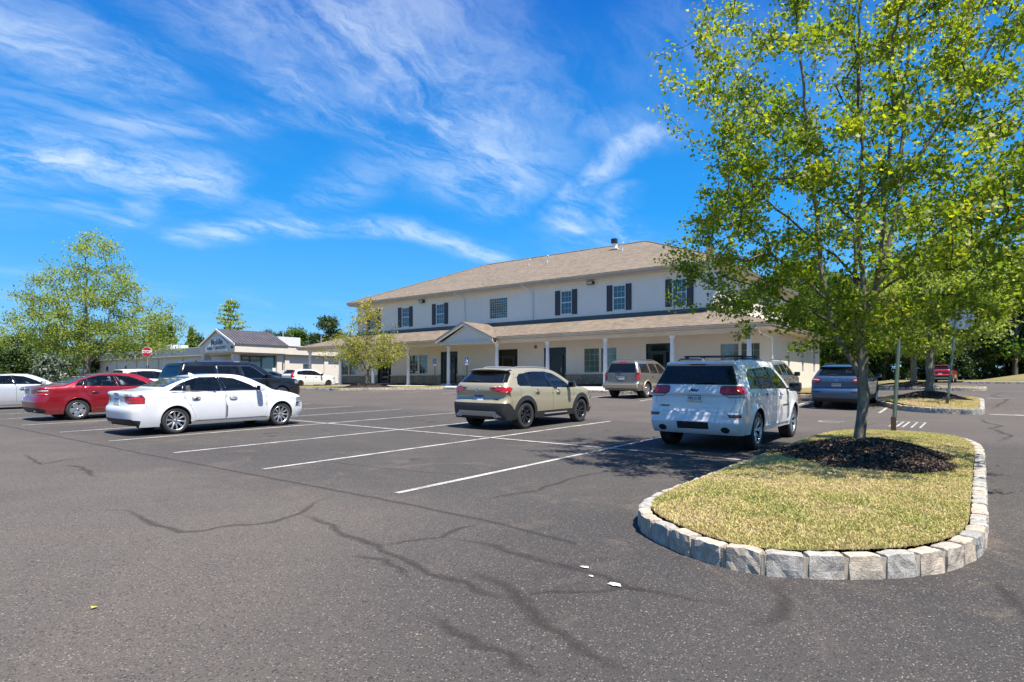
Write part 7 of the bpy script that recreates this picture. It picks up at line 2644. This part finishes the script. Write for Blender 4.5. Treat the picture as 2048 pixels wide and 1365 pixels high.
wg = 'trees of the dark woods behind the lot'
r9 = random.Random(99)
wl = {0: 'dense dark broadleaf tree in the woods behind the lot', 1: 'mid green broadleaf tree in the woods behind the lot', 2: 'dark pine standing in the woods behind the lot'}
def on_v(x, Y):
    t = (x - 1024) / F_PX
    return Y * (math.cos(YAW) + t * math.sin(YAW)), Y * (math.sin(YAW) - t * math.cos(YAW))
for row, (Y0, n_, x0_, x1_) in enumerate(((82, 17, 1630, 2700), (92, 19, 1560, 2800), (106, 16, 1560, 2450))):
    for i in range(n_):
        x_ = x0_ + (x1_ - x0_) * (i + r9.uniform(-.3, .3)) / (n_ - 1)
        u, v = on_v(x_, Y0 + r9.uniform(-3, 3))
        kd = r9.choice([0, 0, 1, 2, 0]) if row else r9.choice([0, 1, 1, 2])
        K = (K_oak + K_pine[:1])[r9.randrange(3)] if kd == 0 else (K_light[r9.randrange(2)] if kd == 1 else K_pine[r9.randrange(2)])
        sc = r9.uniform(.82, 1.12) * (1.28 if row == 0 else 1.4 + .12 * row) * (1.1 if x_ > 1960 else .92)
        place_far(K, wl[kd if kd else 0], u, v, sc, r9.uniform(0, 6), wg + (', broadleaf', ', mid green', ', pine')[kd], 'pine_tree' if kd == 2 else 'woodland_tree', .2)
for i in range(20):
    x_ = 1600 + 780 * (i + r9.uniform(-.3, .3)) / 19
    u, v = on_v(x_, 80 + r9.uniform(0, 9))
    place_far(K_under, 'leafy undergrowth thicket at the foot of the woods', u, v, r9.uniform(.6, 1.0), r9.uniform(0, 6), 'undergrowth thickets along the woods', 'undergrowth_shrub', .1)
# trees across the road behind the viewer: seen only in the car and office glass
bl = 'broadleaf tree in the row across the lot, behind the viewpoint'
for i in range(15):
    place_far(K_oak[i % 3] if i % 3 else K_light[i % 2], bl, -48 + r9.uniform(-5, 4), -58 + i * 9.2, r9.uniform(.75, 1.0), r9.uniform(0, 6), 'trees across the lot behind the viewpoint', 'roadside_tree')
for i in range(9):
    place_far(K_oak[i % 3], 'broadleaf tree off the right side of the lot', -6 + i * 10, -50 + r9.uniform(-4, 4), r9.uniform(.85, 1.1), i, 'trees off the right side of the lot', 'roadside_tree')
# left background
def at_px(x, Y): return on_v(x, Y)
cg = 'round green trees behind the clinic roof'
for (x_, Y, s, K, nm, lb, g) in (
    (340, 112, 1.35, K_cone, 'tree', 'pointed leafy tree behind the clinic, left of its gable', None),
    (318, 112, 1.0, K_light[0], 'tree', 'rounded green tree behind the left wing of the clinic', None),
    (382, 112, 1.25, K_cone, 'tree', 'pointed green tree touching the left side of the clinic gable', None),
    (602, 128, 1.05, K_light[1], 'tree', 'green tree behind the clinic roof near the rooftop unit', None),
    (578, 132, .92, K_oak[0], 'tree', 'dark tree left of the roof masts behind the clinic', None),
    (538, 140, .92, K_oak[1], 'tree', 'small dark treetop at the right end of the clinic metal roof', None),
    (655, 110, .95, K_oak[2], 'tree', 'dark green tree between clinic and porch roof', None),
    (690, 100, .72, K_light[0], 'tree', 'tree behind the yellowing tree at the porch end', None),
    (16, 66, .46, K_oak[0], 'tree', 'dark tree at the far left edge of the view', None),
    (-70, 60, .6, K_oak[1], 'tree', 'tree beyond the left edge of the view', None),
    (60, 74, .62, K_light[1], 'tree', 'feathery green tree left of the broad maple', None),
    (105, 92, .7, K_oak[1], 'tree', 'dark tree behind the broad maple', None),
    (185, 98, .8, K_oak[2], 'tree', 'dark tree behind the right half of the broad maple', None),
    (245, 120, .85, K_light[0], 'tree', 'green tree over the far end of the clinic wing', None)):
    u, v = at_px(x_, Y)
    place_far(K, lb, u, v, s, x_ * .37, g, nm)
for i in range(17):
    x_ = (262, 290, 312, 335, 362, 395, 410, 425, 520, 548, 566, 588, 615, 632, 648, 668, 705)[i]
    u, v = at_px(x_, 128 + r9.uniform(-6, 10))
    place_far((K_oak + K_light)[r9.randrange(5)], 'green tree in the low treeline behind the clinic', u, v, r9.uniform(.62, .80), i, 'low treeline behind the clinic', 'treeline_tree')
u, v = at_px(461, 122)
r7 = np.random.default_rng(71)
sp_paths = [([(0, 0, 0), (.1, 0, 8), (0, 0, 17)], [.22, .14, .03])]; sp_l = []
for k_ in range(10):
    zc = 8.2 + k_ * .9
    for _ in range(7):
        a_ = r7.uniform(0, 6.28); L_ = (5.6 - k_ * .48) * r7.uniform(.45, 1.0)
        e_ = np.array([math.cos(a_) * L_, math.sin(a_) * L_, zc + .12 * L_])
        sp_paths.append(([(0, 0, zc - .3), tuple(e_ * [.5, .5, 1] - [0, 0, .1]), tuple(e_)], [.05, .03, .012]))
        for q_ in range(26):
            t_ = r7.random() ** .6
            t_ = .25 + .75 * t_; sp_l.append(np.array([0, 0, zc - .3]) * (1 - t_) + e_ * t_ + r7.normal(0, .22, 3) * [1, 1, .35])
sp_l += [np.array([r7.normal(0, .35), r7.normal(0, .35), r7.uniform(11, 17)]) for _ in range(130)]
K_sp = (branch_mesh('trunk', sp_paths, M_['bark_brown']), leaves_mesh('foliage', np.array(sp_l), .5, M_['leaf_mid'], r7, KITE, .2))
place_far(K_sp, 'sparse spindly conifer rising behind the clinic gable', u, v, .98, 0, None, 'larch_tree')
for (x_, Y, s, K, lb, nm) in ((20, 50, 1.05, K_shrub[0], 'dark shrub at the left edge behind the silvery sedan', 'shrub'), (62, 52, 1.0, K_shrub[1], 'dark green shrub next to the blue grey spruce', 'shrub'),
                          (-30, 48, 1.1, K_shrub[1], 'shrub beyond the left edge of the view', 'shrub'), (150, 57, .85, K_shrub[0], 'olive shrub between the blue grey spruce and the maple trunk', 'shrub')):
    u, v = at_px(x_, Y); place_far(K, lb, u, v, s, x_, None, nm)
K_blue = lump_tree_mesh(280, 2.9, 2.1, .1, 5200, .22, 'needle_blue', blobs=18, tint0=.5)
u, v = at_px(108, 50); place_far(K_blue, 'low blue grey spruce shrub behind the red sedan', u, v, 1.0, 0, None, 'spruce_shrub')
